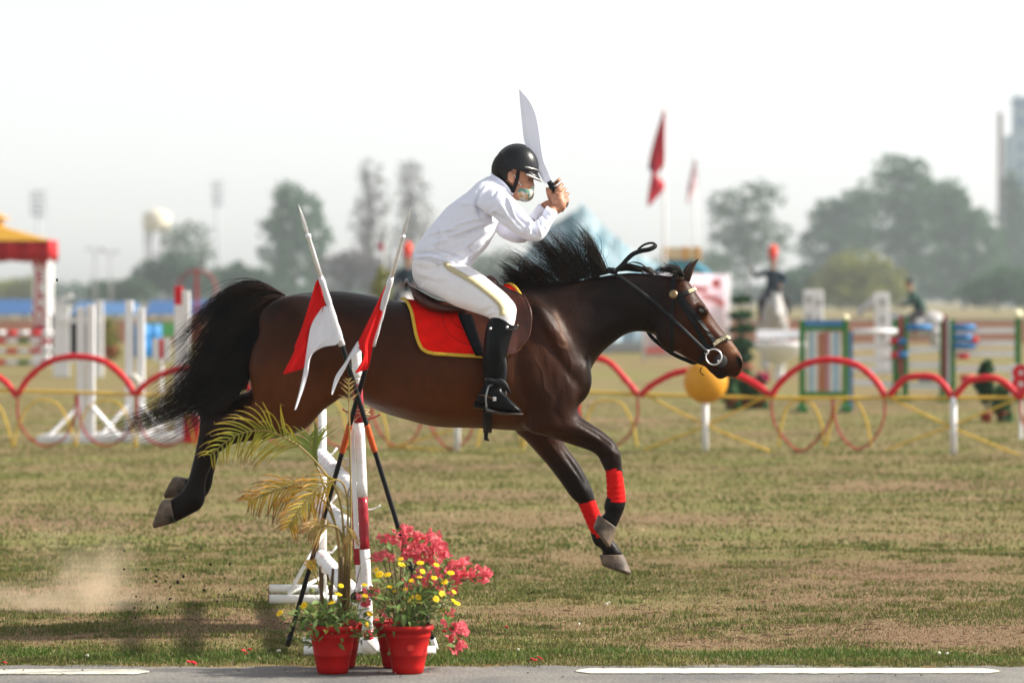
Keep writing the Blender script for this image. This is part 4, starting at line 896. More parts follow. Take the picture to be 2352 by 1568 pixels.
# ---------------------------------------------------------------- hair
def strands(name, guides, n, rad, parent, m, seed, spread=.02, ydep=.05, tmin=.55, clump=14, frizz=.006, seg=12, y0=HY, power=1.0):
    """hair flowing along interpolated guide curves given in picture units"""
    r = np.random.default_rng(seed); GP = []
    for g in guides:
        P = np.array([tuple(at(q[0], q[1], y0)+Vector((0, q[2] if len(q) > 2 else 0, 0))) for q in smoothp(g, 5)]); 
        s = np.linspace(0, len(P)-1, 24); i = np.clip(s.astype(int), 0, len(P)-2); GP.append(P[i]+(s-i)[:, None]*(P[i+1]-P[i]))
    GP = np.array(GP); ng = len(GP); V = []; F = []; base = 0
    cl_u = r.random(clump); cl_y = r.normal(0, ydep, clump); cl_t = r.uniform(tmin, 1.0, clump); cl_ph = r.uniform(0, 6.28, (clump, 2)); cl_off = r.normal(0, spread, (clump, 3))
    for k in range(n):
        c = r.integers(clump); loose = r.random() > .88; u0 = np.clip(cl_u[c]+r.normal(0, .03), 0, 1) if not loose else r.random(); u = u0
        x = u**power*(ng-1); i = min(int(x), ng-2); f = x-i; P = GP[i]*(1-f)+GP[i+1]*f
        te = np.clip(cl_t[c]*r.uniform(.80, 1.10), .25, 1.05); s = np.linspace(0, min(te, 1.0)*23, seg); j = np.clip(s.astype(int), 0, 22); Q = P[j]+(s-j)[:, None]*(P[j+1]-P[j])
        t = np.linspace(0, 1, seg)[:, None]
        Q = Q+cl_off[c]*t**1.5+r.normal(0, spread*.28, 3)*t+np.array([0, cl_y[c]*.7+r.normal(0, ydep*.4), 0])*(.25+.75*t)
        w = frizz*t*np.sin(t*r.uniform(3, 8)+cl_ph[c][0]+r.normal(0, .5)); Q = Q+np.concatenate([w, w*.6, w*np.cos(cl_ph[c][1])], 1)
        T = np.gradient(Q, axis=0); T /= np.linalg.norm(T, axis=1)[:, None]+1e-9
        A = np.cross(T, np.array([.13, 1., .21])); A /= np.linalg.norm(A, axis=1)[:, None]+1e-9; B = np.cross(T, A)
        rr = (rad*r.uniform(.7, 1.3)*np.clip(1.05-np.linspace(0, 1, seg)**1.8, .08, 1))[:, None]
        for q in range(3):
            a = 2*math.pi*q/3; V.append(Q+A*rr*math.cos(a)+B*rr*math.sin(a))
        for q in range(3):
            q2 = (q+1) % 3; ids = np.arange(seg-1)
            F.append(np.stack([base+q*seg+ids, base+q2*seg+ids, base+q2*seg+ids+1, base+q*seg+ids+1], 1))
        base += 3*seg
    org = WL[parent.name] if parent else Vector((0, 0, 0))
    me = mesh(name, np.concatenate(V), np.concatenate(F), True, org)
    o = link(name, me, m, parent, org); return o
tail = strands('tail', [
  [(650,676),(610,657),(556,656),(495,695),(445,750),(400,800)],
  [(650,678),(608,666),(545,688),(470,765),(410,845),(345,910)],
  [(648,682),(608,684),(548,738),(478,826),(398,905),(300,965)],
  [(646,686),(606,700),(560,770),(485,862),(385,945),(240,1006)],
  [(643,690),(604,722),(570,800),(510,882),(415,958),(250,1008)],
  [(640,695),(602,745),(575,815),(535,888),(465,940),(345,998)],
  [(634,702),(598,765),(575,830),(560,868),(545,890),(520,905)]], 3300, .0017, horse, hair_m, 3, spread=.046, ydep=.05, tmin=.72, clump=64, frizz=.016, seg=16)
strands('tail_dock_hair', [[(655,676),(635,668),(600,660),(560,655)],[(655,682),(630,680),(595,690),(560,705)],[(648,692),(620,700),(595,740),(580,790)]], 700, .002, horse, mat('dock_hair', (.02,.009,.006), rough=.45, var=.4, col2=(.05,.02,.011)), 5, spread=.012, ydep=.04, tmin=.6, clump=24, frizz=.004)
strands('mane', [
  [(1178,664),(1172,655),(1160,645),(1148,640)],
  [(1200,658),(1188,640),(1165,628),(1138,622)],
  [(1235,652),(1212,625),(1180,605),(1146,592)],
  [(1265,650),(1240,612),(1205,588),(1160,570)],
  [(1300,646),(1280,600),(1250,565),(1215,545)],
  [(1330,642),(1312,595),(1285,560),(1255,528)],
  [(1358,638),(1340,590),(1315,560),(1290,535)],
  [(1385,632),(1368,590),(1348,556),(1322,535)],
  [(1400,628),(1385,605),(1372,580),(1350,550)]], 1500, .0015, horse, hair_m, 11, spread=.034, ydep=.03, tmin=.5, clump=34, frizz=.018, seg=14)
strands('mane', [[(1190,660),(1210,664),(1225,672)],[(1260,648),(1255,660),(1240,674)],[(1320,643),(1312,655),(1296,668)],[(1380,634),(1370,646),(1352,658)]], 500, .0018, horse, hair_m, 12, spread=.01, ydep=.01, tmin=.4, clump=30, frizz=.004)
strands('mane', [[(1415,624),(1425,612),(1445,607),(1480,622)],[(1440,622),(1460,612),(1480,622),(1496,634)],[(1470,625),(1486,616),(1500,626),(1512,640)]], 420, .0017, horse, hair_m, 13, spread=.008, ydep=.02, tmin=.7, clump=14, frizz=.004)
strands('mane', [[(1420,618),(1445,605),(1475,606),(1496,630)],[(1420,618),(1450,602),(1480,612),(1497,634)]], 26, .0013, horse, hair_m, 14, spread=.006, ydep=.01, tmin=.95, clump=3, frizz=.002)
strands('forelock', [
  [(1560,633),(1535,625),(1515,622),(1503,634)],[(1565,631),(1540,612),(1532,608),(1530,600)],[(1568,631),(1545,615),(1525,618),(1508,640)],
  [(1572,632),(1560,616),(1548,608),(1540,606)],[(1572,634),(1556,630),(1546,645),(1530,655)],[(1576,640),(1570,652),(1555,662),(1540,668)]], 520, .0016, horse, hair_m, 15, spread=.014, ydep=.03, tmin=.6, clump=22, frizz=.008)
# =================================================================== tack
leather_b = mat('brown_leather', (.030, .0085, .005), rough=.34, var=.35, scale=9, bump=.0012, bscale=70, col2=(.062, .018, .010), spec=.3)
leather_k = mat('black_leather', (.007, .0075, .009), rough=.55, var=.25, scale=14, bump=.0008, bscale=120, spec=.15)
bead_m = mat('brass_beads', (.80, .70, .48), rough=.3, var=.3, metal=.8, scale=300)
pad_m = mat('red_felt', (.72, .009, .005), rough=1.0, var=.14, scale=18, bump=.0015, bscale=220, spec=.05)
trim_m = mat('yellow_braid', (.58, .36, .035), rough=.7, var=.15, scale=60, bump=.001, bscale=200)
gun_m = mat('dark_iron', (.22, .22, .23), rough=.4, metal=1.0, var=.2)
def proj(p): s = FPX/p.y; return p.x*s+1176, HZ-(p.z-CAMH)*s
AXZ = at(0, 835, HY).z
def around(px, phi, off):
    """skin point of the trunk at length px, phi degrees from straight up (negative y = near side)"""
    x = (px-1176)/FPX*HY; a = math.radians(phi); d = Vector((0, -math.sin(a), math.cos(a))); o = Vector((x, HY, AXZ))+d*1.3
    h = bvh.ray_cast(o, -d); return h[0]+h[1]*off
def phi_of(px, py):
    lo, hi = 0., 125.
    for _ in range(16):
        m = (lo+hi)/2
        if proj(around(px, m, 0))[1] < py: lo = m
        else: hi = m
    return (lo+hi)/2
def lerp(xs, ys, t): return float(np.interp(t, xs, ys))
padt = thing('saddle_pad', (at(1060, 0, HY).x, HY, .95), 'red felt saddle pad edged with yellow braid on the bay horse', 'saddle pad')
nu, nr = 34, 26; rows = []; NB = [0]
for iu in range(nu):
    u = iu/(nu-1); pb = lerp([0, .03, .08, .16, .5, .75, .93, 1], [790, 802, 810, 814, 818, 821, 812, 800], u); px_b = lerp([0, 1], [965, 1192], u); ph = phi_of(px_b, pb); col = []
    for ir in range(nr):
        r = ir/(nr-1); b_ = lerp([0, .3, .55, .75, .9, 1], [924, 938, 948, 954, 959, 965], r); f_ = lerp([0, .3, .6, .85, 1], [1166, 1196, 1212, 1208, 1192], r); px = b_+(f_-b_)*u; col.append((px, ph*r))
    rows.append(col)
def padshell(off, s):
    V = []; F = []
    for col in rows:
        for (px, ph) in col:
            p = around(px, ph, off); V.append(p if s < 0 else mirror([p])[0])
    for i in range(nu-1):
        for j in range(nr-1): F.append([i*nr+j, i*nr+j+1, (i+1)*nr+j+1, (i+1)*nr+j])
    return V, F
for s in (-1, 1):
    g = G(); V, F = padshell(.012, s); g.add(V, F); o = g.build('felt_panel', pad_m, padt, smooth=True); so = o.modifiers.new('t', 'SOLIDIFY'); so.thickness = .010; so.offset = 0
    edge = [V[0*nr+j] for j in range(nr)]+[V[i*nr+nr-1] for i in range(1, nu)]+[V[(nu-1)*nr+j] for j in range(nr-2, -1, -1)]
    g = G(); e = [p+(p-Vector((p.x, HY, AXZ))).normalized()*.003 for p in edge]; e = [p+Vector((0, 0, 0)) for p in e]; g.tube(e, .0085, 8); g.build('braid', trim_m, padt, smooth=True)
    for q in ([(1012,712),(1020,750),(1036,775),(1062,790),(1090,795)], [(1034,735),(1048,752),(1066,762),(1078,768)], [(1005,712),(1003,712)]):
        if s < 0 and len(q) > 2:
            P = [stick(x, y, .018)[0] for x, y in [tuple(v) for v in smoothp(q, 5)]]; g = G(); g.tube(P, .0016, 5); g.build('quilting_seam', mat('seam_thread', (.30, .008, .006), rough=.9), padt, smooth=True)
# saddle
sad = thing('saddle', (at(1070, 0, HY).x, HY, 1.3), 'brown leather saddle under the rider', 'saddle')
g = G(); g.add(*loft([(934,643,944,668,.08,0,2.4,0),(946,656,958,694,.14,0,2.4,.1),(975,674,985,709,.17,0,2.4,.2),(1010,690,1015,716,.165,0,2.4,.2),(1050,692,1055,716,.14,0,2.3,.2),(1085,672,1092,712,.105,0,2.2,.2),(1104,645,1112,702,.085,0,2.1,.1),(1122,630,1132,690,.07,0,2.1,0),(1138,636,1148,682,.052,0,2,0),(1151,657,1157,677,.03,0,2,0)], HY, 24, 5))
V_s = fuse(g, .007, 5); link('seat', V_s, leather_b, sad, (0, 0, 0))
g = G(); P = [at(934,643,HY)+Vector((0, y, -.0+.05*(-(abs(y)/.11)**2)*.6)) for y in np.linspace(-.10, .10, 15)]; g.tube(P, .0075, 10); g.build('cantle_roll', leather_b, sad, smooth=True)
for s in (-1, 1):
    g = G(); g.add(*loft([(944,668,952,690,.03,s*.10,2,0),(962,680,976,709,.055,s*.15,2,0),(1001,696,1004,717,.06,s*.185,2,0),(1040,702,1042,718,.05,s*.20,2,0),(1070,706,1072,716,.03,s*.2,2,0)], HY, 16, 4)); g.build('panel', leather_b, sad, smooth=True)
def skinpatch(name, rows_, off, m, parent, th=.006, nc=16, dens=5):
    R = smoothp([np.array(r, dtype=float) for r in rows_], dens); P = []
    for r in R: P.append([stick(r[0]+(r[1]-r[0])*j/(nc-1), r[2]+(r[3]-r[2])*j/(nc-1), off)[0] for j in range(nc)])
    for s in (-1, 1):
        V = [q for r in P for q in (r if s < 0 else mirror(r))]; F = [[i*nc+j, i*nc+j+1, (i+1)*nc+j+1, (i+1)*nc+j] for i in range(len(P)-1) for j in range(nc-1)]
        g = G(); g.add(V, F); o = g.build(name, m, parent, smooth=True); so = o.modifiers.new('t', 'SOLIDIFY'); so.thickness = th; so.offset = 0
    return P
fp = skinpatch('flap', [(1040,1150,702,668),(1046,1180,716,680),(1053,1203,729,694),(1062,1216,745,712),(1072,1220,762,733),(1082,1217,780,758),(1091,1213,798,774),(1096,1206,811,787),(1100,1195,817,800),(1104,1182,820,810),(1110,1166,822,817)], .030, leather_b, sad, .007, 20)
edge = [r[-1] for r in fp]
for s in (-1, 1):
    g = G(); g.tube(edge if s < 0 else mirror(edge), .006, 8); g.build('flap_piping', leather_b, sad, smooth=True)
skinpatch('girth', [(1108,1131,822,822),(1110,1131,860,860),(1112,1130,900,900),(1113,1129,940,940),(1112,1129,972,972)], .014, leather_k, sad, .006, 5)
skinpatch('girth_strap', [(1052,1084,735,735),(1064,1093,765,765),(1078,1102,795,795),(1090,1112,820,820)], .040, mat('dull_black_strap', (.004,.0045,.006), rough=.9, spec=.04), sad, .004, 5)
g = G(); P = [around(1120, a, .014) for a in np.linspace(100, 180, 14)]; P = P+mirror(P[::-1]); V = []; 
for p in P: V += [p+Vector((-.02, 0, 0)), p+Vector((.02, 0, 0))]
g.add(V, [[i*2, i*2+1, i*2+3, i*2+2] for i in range(len(P)-1)]); o = g.build('girth_band', leather_k, sad, smooth=True); o.modifiers.new('t', 'SOLIDIFY').thickness = .006
g = G(); q = at(1117, 984, HY-.08); g.beam(q, q+Vector((-.002, 0, -.055)), .018, .005); g.beam(q+Vector((.0, 0, -.05)), q+Vector((.014, 0, -.054)), .010, .010); g.beam(q+Vector((-.01, -.004, -.003)), q+Vector((.018, -.004, -.003)), .009, .008); g.build('hanging_buckle', leather_k, sad)
# near and far stirrups
for s in (-1, 1):
    yo = HY+s*.405
    def A(px, py, d=0.0): return at(px, py, yo)+Vector((0, s*d, 0))
    g = G(); P = vsm([at(1140,735,HY+s*.345), A(1150,790,-.01), A(1160,840,.02), A(1157,880,.03), A(1158,898,.03)], 6); g.tube(P, .011, 8, flat=.25); g.build('stirrup_leather', leather_k, sad, smooth=True)
    sti = G(); sti.tube(vsm([A(1122,886,.045), A(1116,912,.055), A(1118,936,.05)], 4), .0045, 8); sti.tube(vsm([A(1158,886,-.04), A(1162,915,-.05), A(1150,950,-.045)], 4), .0045, 8); sti.tube(vsm([A(1122,886,.045), A(1142,880,.01), A(1158,886,-.04)], 4), .0045, 8)
    sti.beam(A(1116,938,.0), A(1150,950,.0), .06, .008); sti.build('stirrup', gun_m, sad, smooth=True)
    g = G(); g.add(*loft([(1113,872,1114,882,.010,s*.44,2,0),(1122,867,1126,881,.012,s*.443,2,0),(1136,870,1142,884,.010,s*.442,2,0),(1150,868,1160,894,.010,s*.44,2,0),(1164,878,1171,904,.009,s*.437,2,0),(1171,894,1174,908,.005,s*.434,2,0)], HY, 12, 4)); g.build('stirrup_guard', leather_k, sad, smooth=True)

# bridle
br = thing('bridle', tuple(at(1600, 760, HY)), 'black leather bridle with brass beaded bands and reins', 'bridle')
def strap(name, pts, width, m=leather_k, off=.004, th=.004, parent=br, sides=(-1, 1), dens=6):
    P = []; Nn = []
    for q in smoothp(pts, dens): p, n = stick(q[0], q[1], off); P.append(p); Nn.append(n)
    for s in sides:
        V = []; F = []; n = len(P)
        for i in range(n):
            T = (P[min(i+1, n-1)]-P[max(i-1, 0)]).normalized(); B = T.cross(Nn[i]).normalized()*(width/2); U = Nn[i]*th
            q = [P[i]+B, P[i]+B+U, P[i]-B+U, P[i]-B]; V += q if s < 0 else mirror(q)
        for i in range(n-1):
            for k in range(4): F.append([i*4+k, i*4+(k+1) % 4, (i+1)*4+(k+1) % 4, (i+1)*4+k])
        F += [[0, 1, 2, 3], [n*4-1, n*4-2, n*4-3, n*4-4]]
        g = G(); g.add(V, F); o = g.build(name, m, parent)
    return P, Nn, o
strap('cheekpiece', [(1553,680),(1580,720),(1605,763),(1624,802)], .022)
strap('noseband_cheekpiece', [(1562,680),(1590,715),(1615,752),(1640,786)], .020, off=.007)
strap('throatlatch', [(1546,690),(1543,730),(1542,770),(1543,806)], .015)
strap('crownpiece', [(1546,680),(1545,660),(1549,642),(1553,634)], .024)
P1, N1, _ = strap('browband', [(1548,676),(1565,676),(1582,671),(1597,663)], .020, off=.008)
P2, N2, _ = strap('noseband', [(1630,796),(1642,788),(1660,778),(1684,769)], .024, off=.008)
strap('noseband_back', [(1630,796),(1618,812),(1606,830)], .020, off=.006)
g = G()
def beads(name, P, Nn, t0, rowsn, n):
    g = G(); m = len(P)-1
    for k in range(n):
        t = t0+(1-t0)*(k+.5)/n; i = min(int(t*m), m-1); f = t*m-i; c = P[i]*(1-f)+P[i+1]*f; T = (P[i+1]-P[i]).normalized(); B = T.cross(Nn[i]).normalized()
        for r_ in range(rowsn): g.ell(c+B*((r_-(rowsn-1)/2)*.0058)+Nn[i]*.0045+T*(.003 if r_ % 2 else 0), .0029, 8, 5)
    for nm, mm in ((name, 1),):
        o = g.build(nm, bead_m, br, smooth=True); o['kind'] = 'stuff'
beads('browband_beads', P1, N1, .60, 3, 11); beads('noseband_beads', P2, N2, .22, 3, 16)
p, n = stick(1547, 677, .008); g = G(); g.lathe([(.0, .012), (.012, .011), (.020, .006), (.022, 0)], p, 20, axis=tuple(n), cap=False); g.build('rosette', mat('old_brass_rosette', (.30, .21, .11), rough=.4, metal=.8, var=.3), br, smooth=True)
ring_c = at(1639.5, 819.5, HY-.085)
for s in (-1, 1):
    c = ring_c if s < 0 else mirror([ring_c])[0]
    g = G(); P = [c+Vector((.0365*math.cos(a), s*.006*math.cos(a), .0365*math.sin(a))) for a in np.linspace(0, 2*math.pi, 41)[:-1]]; g.tube(P, .0036, 8, closed=True); g.build('bit_ring', steel_m, br, smooth=True)
    cc = at(1655, 829, HY-.066); cc = cc if s < 0 else mirror([cc])[0]
    g = G(); g.lathe([(.001, .004), (.028, .004), (.034, 0), (.028, -.004), (.001, -.004)], cc, 24, axis=(.25, s, .1)); g.build('bit_guard', mat('black_rubber', (.014, .012, .012), rough=.6), br, smooth=True)
    g = G(); q = at(1650, 829, HY-.088); q = q if s < 0 else mirror([q])[0]; g.ell(q, .007, 10, 7); g.build('ring_bead', steel_m, br, smooth=True)
g = G(); P = vsm([at(1613,843,HY-.04), at(1608,850,HY-.04), at(1611,858,HY-.042), at(1617,861,HY-.04)], 4); g.tube(P, .0055, 6, flat=.4); g.build('curb_strap', leather_k, br, smooth=True)
g = G(); P = vsm([at(1535,800,HY-.05), at(1538,810,HY-.055), at(1543,813,HY-.055), at(1546,804,HY-.05)], 4); g.tube(P, .005, 6, flat=.4); g.build('strap_end', leather_k, br, smooth=True)
# reins: near rein runs to the crest, ties, and its slack loop stands up; far rein hangs below the jaw
def rein(name, P, w=.0085, m=leather_k, flat=.28, parent=br):
    g = G(); Q = vsm(P, 8); g.tube(Q, w, 8, flat=flat); return g.build(name, m, parent, smooth=True)
nr_ = [at(1623,808,HY-.09)]+[stick(x, y, .010)[0] for x, y in [(1590,775),(1555,741),(1520,709),(1480,678),(1448,655),(1425,640),(1413,628)]]
nr_ = [nr_[0], at(1604,790,HY-.115), at(1570,757,HY-.125)]+nr_[3:]
rein('rein', nr_, .0036, flat=2.9); nb = len(nr_)
rein('rein_loop', [at(1410,626,HY-.05), at(1428,610,HY-.045), at(1440,596,HY-.04), at(1455,583,HY-.035), at(1474,576,HY-.03), at(1490,573,HY-.03), at(1503,567,HY-.02), at(1505,561,HY-.01), at(1494,558,HY), at(1478,563,HY), at(1466,573,HY-.01)], .0055, flat=2.0)
g = G(); g.ell(at(1407,622,HY-.04), (.022, .02, .016), 10, 7); g.ell(at(1400,619,HY-.03), (.012, .014, .012), 8, 6); g.build('rein_knot', leather_k, br, smooth=True)
rein('rein', [at(1620,812,HY+.085), at(1598,832,HY+.06), at(1575,826,HY+.04), at(1545,812,HY+.03), at(1515,790,HY+.06), at(1494,770,HY+.10), at(1478,740,HY+.125), at(1450,690,HY+.125), at(1420,640,HY+.10), at(1412,624,HY+.03)], .0036, flat=2.6)
g = G(); q = at(1623,808,HY-.092); g.tube([q+Vector((.006*math.cos(a)*1.6, 0, .006*math.sin(a)*1.6)) for a in np.linspace(0, 6.283, 15)[:-1]], .003, 6, closed=True); g.build('rein_buckle', steel_m, br, smooth=True)

# =================================================================== the rider
RY = HY
skin_m = mat('skin', (.36, .165, .095), rough=.5, var=.10, scale=30, bump=.0006, bscale=90, col2=(.40, .185, .11), spec=.4)
shirt_m = mat('white_shirt', (.77, .79, .90), rough=.62, var=.03, scale=20, bump=.0008, bscale=260, spec=.15)
breech_m = mat('white_breeches', (.79, .765, .775), rough=.75, var=.03, scale=20, bump=.0008, bscale=260, spec=.15)
gold_m = mat('gold_stripe', (.52, .45, .27), rough=.6, var=.12, scale=60)
boot_m = mat('black_boot', (.005, .0052, .006), rough=.34, var=.25, scale=10, bump=.0012, bscale=40, spec=.10, coat=.02)
person = thing('person', (at(1060, 0, RY).x, RY, .9), 'rider in white shirt, helmet and face mask crouching over the horse with both hands raised', 'person')
def part_mesh(name, me, m): return link(name, me, m, person, (0, 0, 0))
# body core
g = G()
g.add(*loft([(965,660,1045,665,.13,0,2.2,0),(958,625,1070,632,.14,0,2.2,0),(960,590,1072,602,.125,0,2.2,0),(985,545,1108,566,.145,0,2.2,0),(1040,478,1142,506,.165,0,2.2,0),(1078,450,1152,480,.165,0,2.2,0),(1105,426,1164,458,.13,0,2.1,0),(1128,408,1172,444,.068,0,2,0),(1142,398,1176,436,.058,0,2,0),(1156,385,1186,430,.056,0,2,0)], RY, 22, 4))
g.ell(at(1183,388,RY), (.098, .076, .105), 22, 14, R=Matrix.Rotation(math.radians(12), 3, 'Y'))
g.ell(at(1196,425,RY), (.062, .058, .075), 18, 12, R=Matrix.Rotation(math.radians(12), 3, 'Y'))
g.ell(at(1203,448,RY), (.034, .036, .026), 12, 8)
g.ell(at(1219,424,RY), (.018, .013, .024), 10, 8, R=Matrix.Rotation(math.radians(-20), 3, 'Y')); g.ell(at(1216,404,RY), (.026, .05, .014), 12, 8)
for s in (-1, 1):
    g.ell(at(1208,425,RY)+Vector((0, s*.036, 0)), (.024, .022, .02), 10, 8)
    g.ell(at(1174,408,RY)+Vector((0, s*.077, 0)), (.017, .010, .030), 12, 8, R=Matrix.Rotation(math.radians(-12), 3, 'Y'))
ARM = {-1: [(1122,455,-.14),(1150,475,-.19),(1198,515,-.195),(1232,534,-.175),(1254,510,-.12),(1270,480,-.06)], 1: [(1122,455,.14),(1140,490,.185),(1175,530,.185),(1205,536,.16),(1230,500,.10),(1252,472,.035)]}
for s, pts in ARM.items():
    P = vsm([at(x, y, RY+o) for x, y, o in pts], 5); m_ = len(P); g.tube(P, [.036-.016*i/(m_-1) for i in range(m_)], 14)
for s in (-1, 1):
    P = vsm([at(1010,640,RY+s*.1), at(1070,668,RY+s*.24), at(1150,712,RY+s*.365), at(1140,780,RY+s*.385), at(1133,860,RY+s*.39), at(1132,905,RY+s*.39), at(1165,930,RY+s*.395)], 5); m_ = len(P); g.tube(P, [.065-.035*i/(m_-1) for i in range(m_)], 14)
# hands closed on the grip
hA, hB = at(1262,418,RY-.005), at(1298,478,RY-.005); hax = (hB-hA).normalized(); hpr = Vector((hax.z, 0, -hax.x)); hpr = hpr if hpr.x > 0 else -hpr      # to the right of the grip
def gp(t, r, d): return hA+(hB-hA)*t+hpr*r+Vector((0, d, 0))
# near hand: wrist, palm over the camera side, four fingers round the front edge, thumb up the rear edge
g.tube(vsm([at(1268,484,RY-.055), gp(.86, -.018, -.040), gp(.66, -.008, -.036), gp(.48, .004, -.030)], 5), [.026]*5+[.030]*6+[.026]*5, 14)
g.ell(gp(.66, -.004, -.030), (.030, .016, .042), 14, 9, R=Matrix.Rotation(math.radians(-32), 3, 'Y'))
for k, t in enumerate((.34, .51, .68, .85)):
    L_ = (.92, 1.0, .97, .85)[k]
    P = vsm([gp(t+.04, .002, -.034), gp(t-.01, .022*L_, -.033), gp(t-.035, .036*L_, -.014), gp(t-.045, .034*L_, .012), gp(t-.045, .016*L_, .026), gp(t-.04, .000, .024)], 4); m_ = len(P); g.tube(P, [.0100-.0022*i/(m_-1) for i in range(m_)], 10)
P = vsm([gp(.84, -.030, -.035), gp(.60, -.030, -.024), gp(.38, -.022, -.012), gp(.22, -.014, -.006)], 5); g.tube(P, [.0125-.0035*i/15 for i in range(16)], 10)
# far hand
g.tube(vsm([at(1254,474,RY+.045), gp(.66, -.022, .040), gp(.46, -.014, .036), gp(.28, .0, .032)], 5), [.025]*5+[.027]*6+[.022]*5, 14)
g.ell(gp(.42, -.010, .030), (.028, .015, .040), 14, 9, R=Matrix.Rotation(math.radians(-32), 3, 'Y'))
for k, t in enumerate((.12, .30, .48, .66)):
    P = vsm([gp(t+.04, .004, .034), gp(t, .026, .034), gp(t-.02, .044, .016), gp(t-.02, .046, -.006), gp(t-.01, .034, -.020)], 4); m_ = len(P); g.tube(P, [.0095-.002*i/(m_-1) for i in range(m_)], 10)
P = vsm([gp(.70, -.034, .034), gp(.46, -.036, .016), gp(.26, -.030, -.002), gp(.12, -.022, -.008)], 5); g.tube(P, [.0125-.0035*i/15 for i in range(16)], 10)
body_r = fuse(g, .0042, 3, .4); part_mesh('body', body_r, skin_m)
# finger nails
g = G()
# eye and brow
eyew = mat('eye', (.5, .47, .43), rough=.2); dark_m = mat('dark_hair', (.010, .008, .007), rough=.6, var=.3)
for s in (-1, 1):
    g = G(); g.ell(at(1212,413,RY)+Vector((0, s*.038, 0)), (.010, .008, .006), 10, 7); e = g.build('eye', eyew, person, smooth=True)
    g = G(); g.ell(at(1214.5,413,RY)+Vector((0, s*.041, 0)), (.005, .005, .0052), 8, 6); g.build('iris', dark_m, e, smooth=True)
    g = G(); g.tube(vsm([at(1203,404,RY)+Vector((0, s*.058, 0)), at(1211,402,RY)+Vector((0, s*.052, 0)), at(1220,406,RY)+Vector((0, s*.030, 0))], 4), .0032, 6); g.build('eyebrow', dark_m, person, smooth=True)
g = G(); g.ell(at(1176,390,RY), (.098, .081, .100), 22, 14, R=Matrix.Rotation(math.radians(12), 3, 'Y'))
hm = fuse(g, .006, 2); V = mco(hm); sc = FPX/V[:, 1]; px = V[:, 0]*sc+1176
bm = bmesh.new(); bm.from_mesh(hm); bmesh.ops.delete(bm, geom=[v for v in bm.verts if proj(v.co)[0] > 1176-(proj(v.co)[1]-395)*.55 or proj(v.co)[1] > 416], context='VERTS'); bm.to_mesh(hm); bm.free(); part_mesh('hair', hm, dark_m)
# mask
mask_m = bpy.data.materials.new('print_mask'); mask_m.use_nodes = True; t = mask_m.node_tree; b = t.nodes['Principled BSDF']; b.inputs['Roughness'].default_value = .8
tc = t.nodes.new('ShaderNodeTexCoord'); vo = t.nodes.new('ShaderNodeTexVoronoi'); vo.inputs['Scale'].default_value = 70; t.links.new(tc.outputs['Object'], vo.inputs['Vector']); cr = t.nodes.new('ShaderNodeValToRGB'); cr.color_ramp.interpolation = 'CONSTANT'
sx_ = t.nodes.new('ShaderNodeSeparateColor'); t.links.new(vo.outputs['Color'], sx_.inputs[0]); t.links.new(sx_.outputs[0], cr.inputs[0])
el = cr.color_ramp.elements; el[0].color = (.42, .43, .40, 1); el[1].position = .35; el[1].color = (.09, .22, .17, 1)
for pos, c in ((.55, (.45, .25, .10, 1)), (.7, (.46, .44, .38, 1)), (.88, (.10, .16, .13, 1))): e = el.new(pos); e.color = c
t.links.new(cr.outputs[0], b.inputs['Base Color'])
g = G(); g.ell(at(1204,443,RY), (.048, .060, .042), 20, 14, R=Matrix.Rotation(math.radians(25), 3, 'Y')); g.ell(at(1216,432,RY), (.024, .034, .028), 14, 10); g.ell(at(1196,438,RY), (.030, .062, .026), 14, 10)
mm = fuse(g, .004, 4); part_mesh('face_mask', mm, mask_m)
for s in (-1, 1):
    g = G(); g.tube(vsm([at(1197,428,RY)+Vector((0, s*.058, 0)), at(1189,415,RY)+Vector((0, s*.072, 0)), at(1180,402,RY)+Vector((0, s*.080, 0))], 4), .0016, 6); g.build('mask_loop', cloth_w, person, smooth=True)
# helmet
helm_m = mat('black_helmet', (.010, .011, .013), rough=.33, var=.15, scale=9, bump=.0004, bscale=60, spec=.25, coat=.05)
tilt = math.radians(13); RH = Matrix.Rotation(tilt, 3, 'Y'); hc = at(1187,386,RY); V = []; F = []; n = 40; m_ = 16
def dome(a, t, k=1.0):
    r = math.cos(t); k *= .97; return hc+RH @ Vector((.106*k*r*math.cos(a)*(1.0 if math.cos(a) > 0 else 1.02), .090*k*r*math.sin(a), .114*k*math.sin(t)))
for j in range(m_+1):
    t = math.pi/2*(1-j/m_)
    for i in range(n): V.append(dome(2*math.pi*i/n, max(t, .001)))
for i in range(n): a = 2*math.pi*i/n; V.append(dome(a, .001, 1.045)+RH @ Vector((-.003, 0, -.010)))
for i in range(n): a = 2*math.pi*i/n; V.append(dome(a, .001, .97)+RH @ Vector((0, 0, -.012)))
for j in range(m_+2):
    for i in range(n): F.append([j*n+i, j*n+(i+1) % n, (j+1)*n+(i+1) % n, (j+1)*n+i])
g = G(); g.add(V, F); hel = g.build('helmet', helm_m, person, smooth=True)
g = G(); g.tube([dome(0, t, 1.004) for t in np.linspace(.1, math.pi/2, 14)]+[dome(math.pi, t, 1.004) for t in np.linspace(math.pi/2, .1, 14)], .004, 8); g.build('helmet_ridge', helm_m, hel, smooth=True)
V = []; F = []; n = 19
for i in range(n):
    a = math.radians(-62+124*i/(n-1)); c = math.cos(a*1.35); V.append(dome(a, .02, 1.0)+Vector((0, 0, -.006))); V.append(dome(a, .02, 1.02+.22*max(0, c))+RH @ Vector((0, 0, -.022-.016*max(0, c)))); 
for i in range(n-1): F.append([i*2, i*2+1, i*2+3, i*2+2])
g = G(); g.add(V, F); o = g.build('peak', helm_m, hel, smooth=True); o.modifiers.new('t', 'SOLIDIFY').thickness = .004
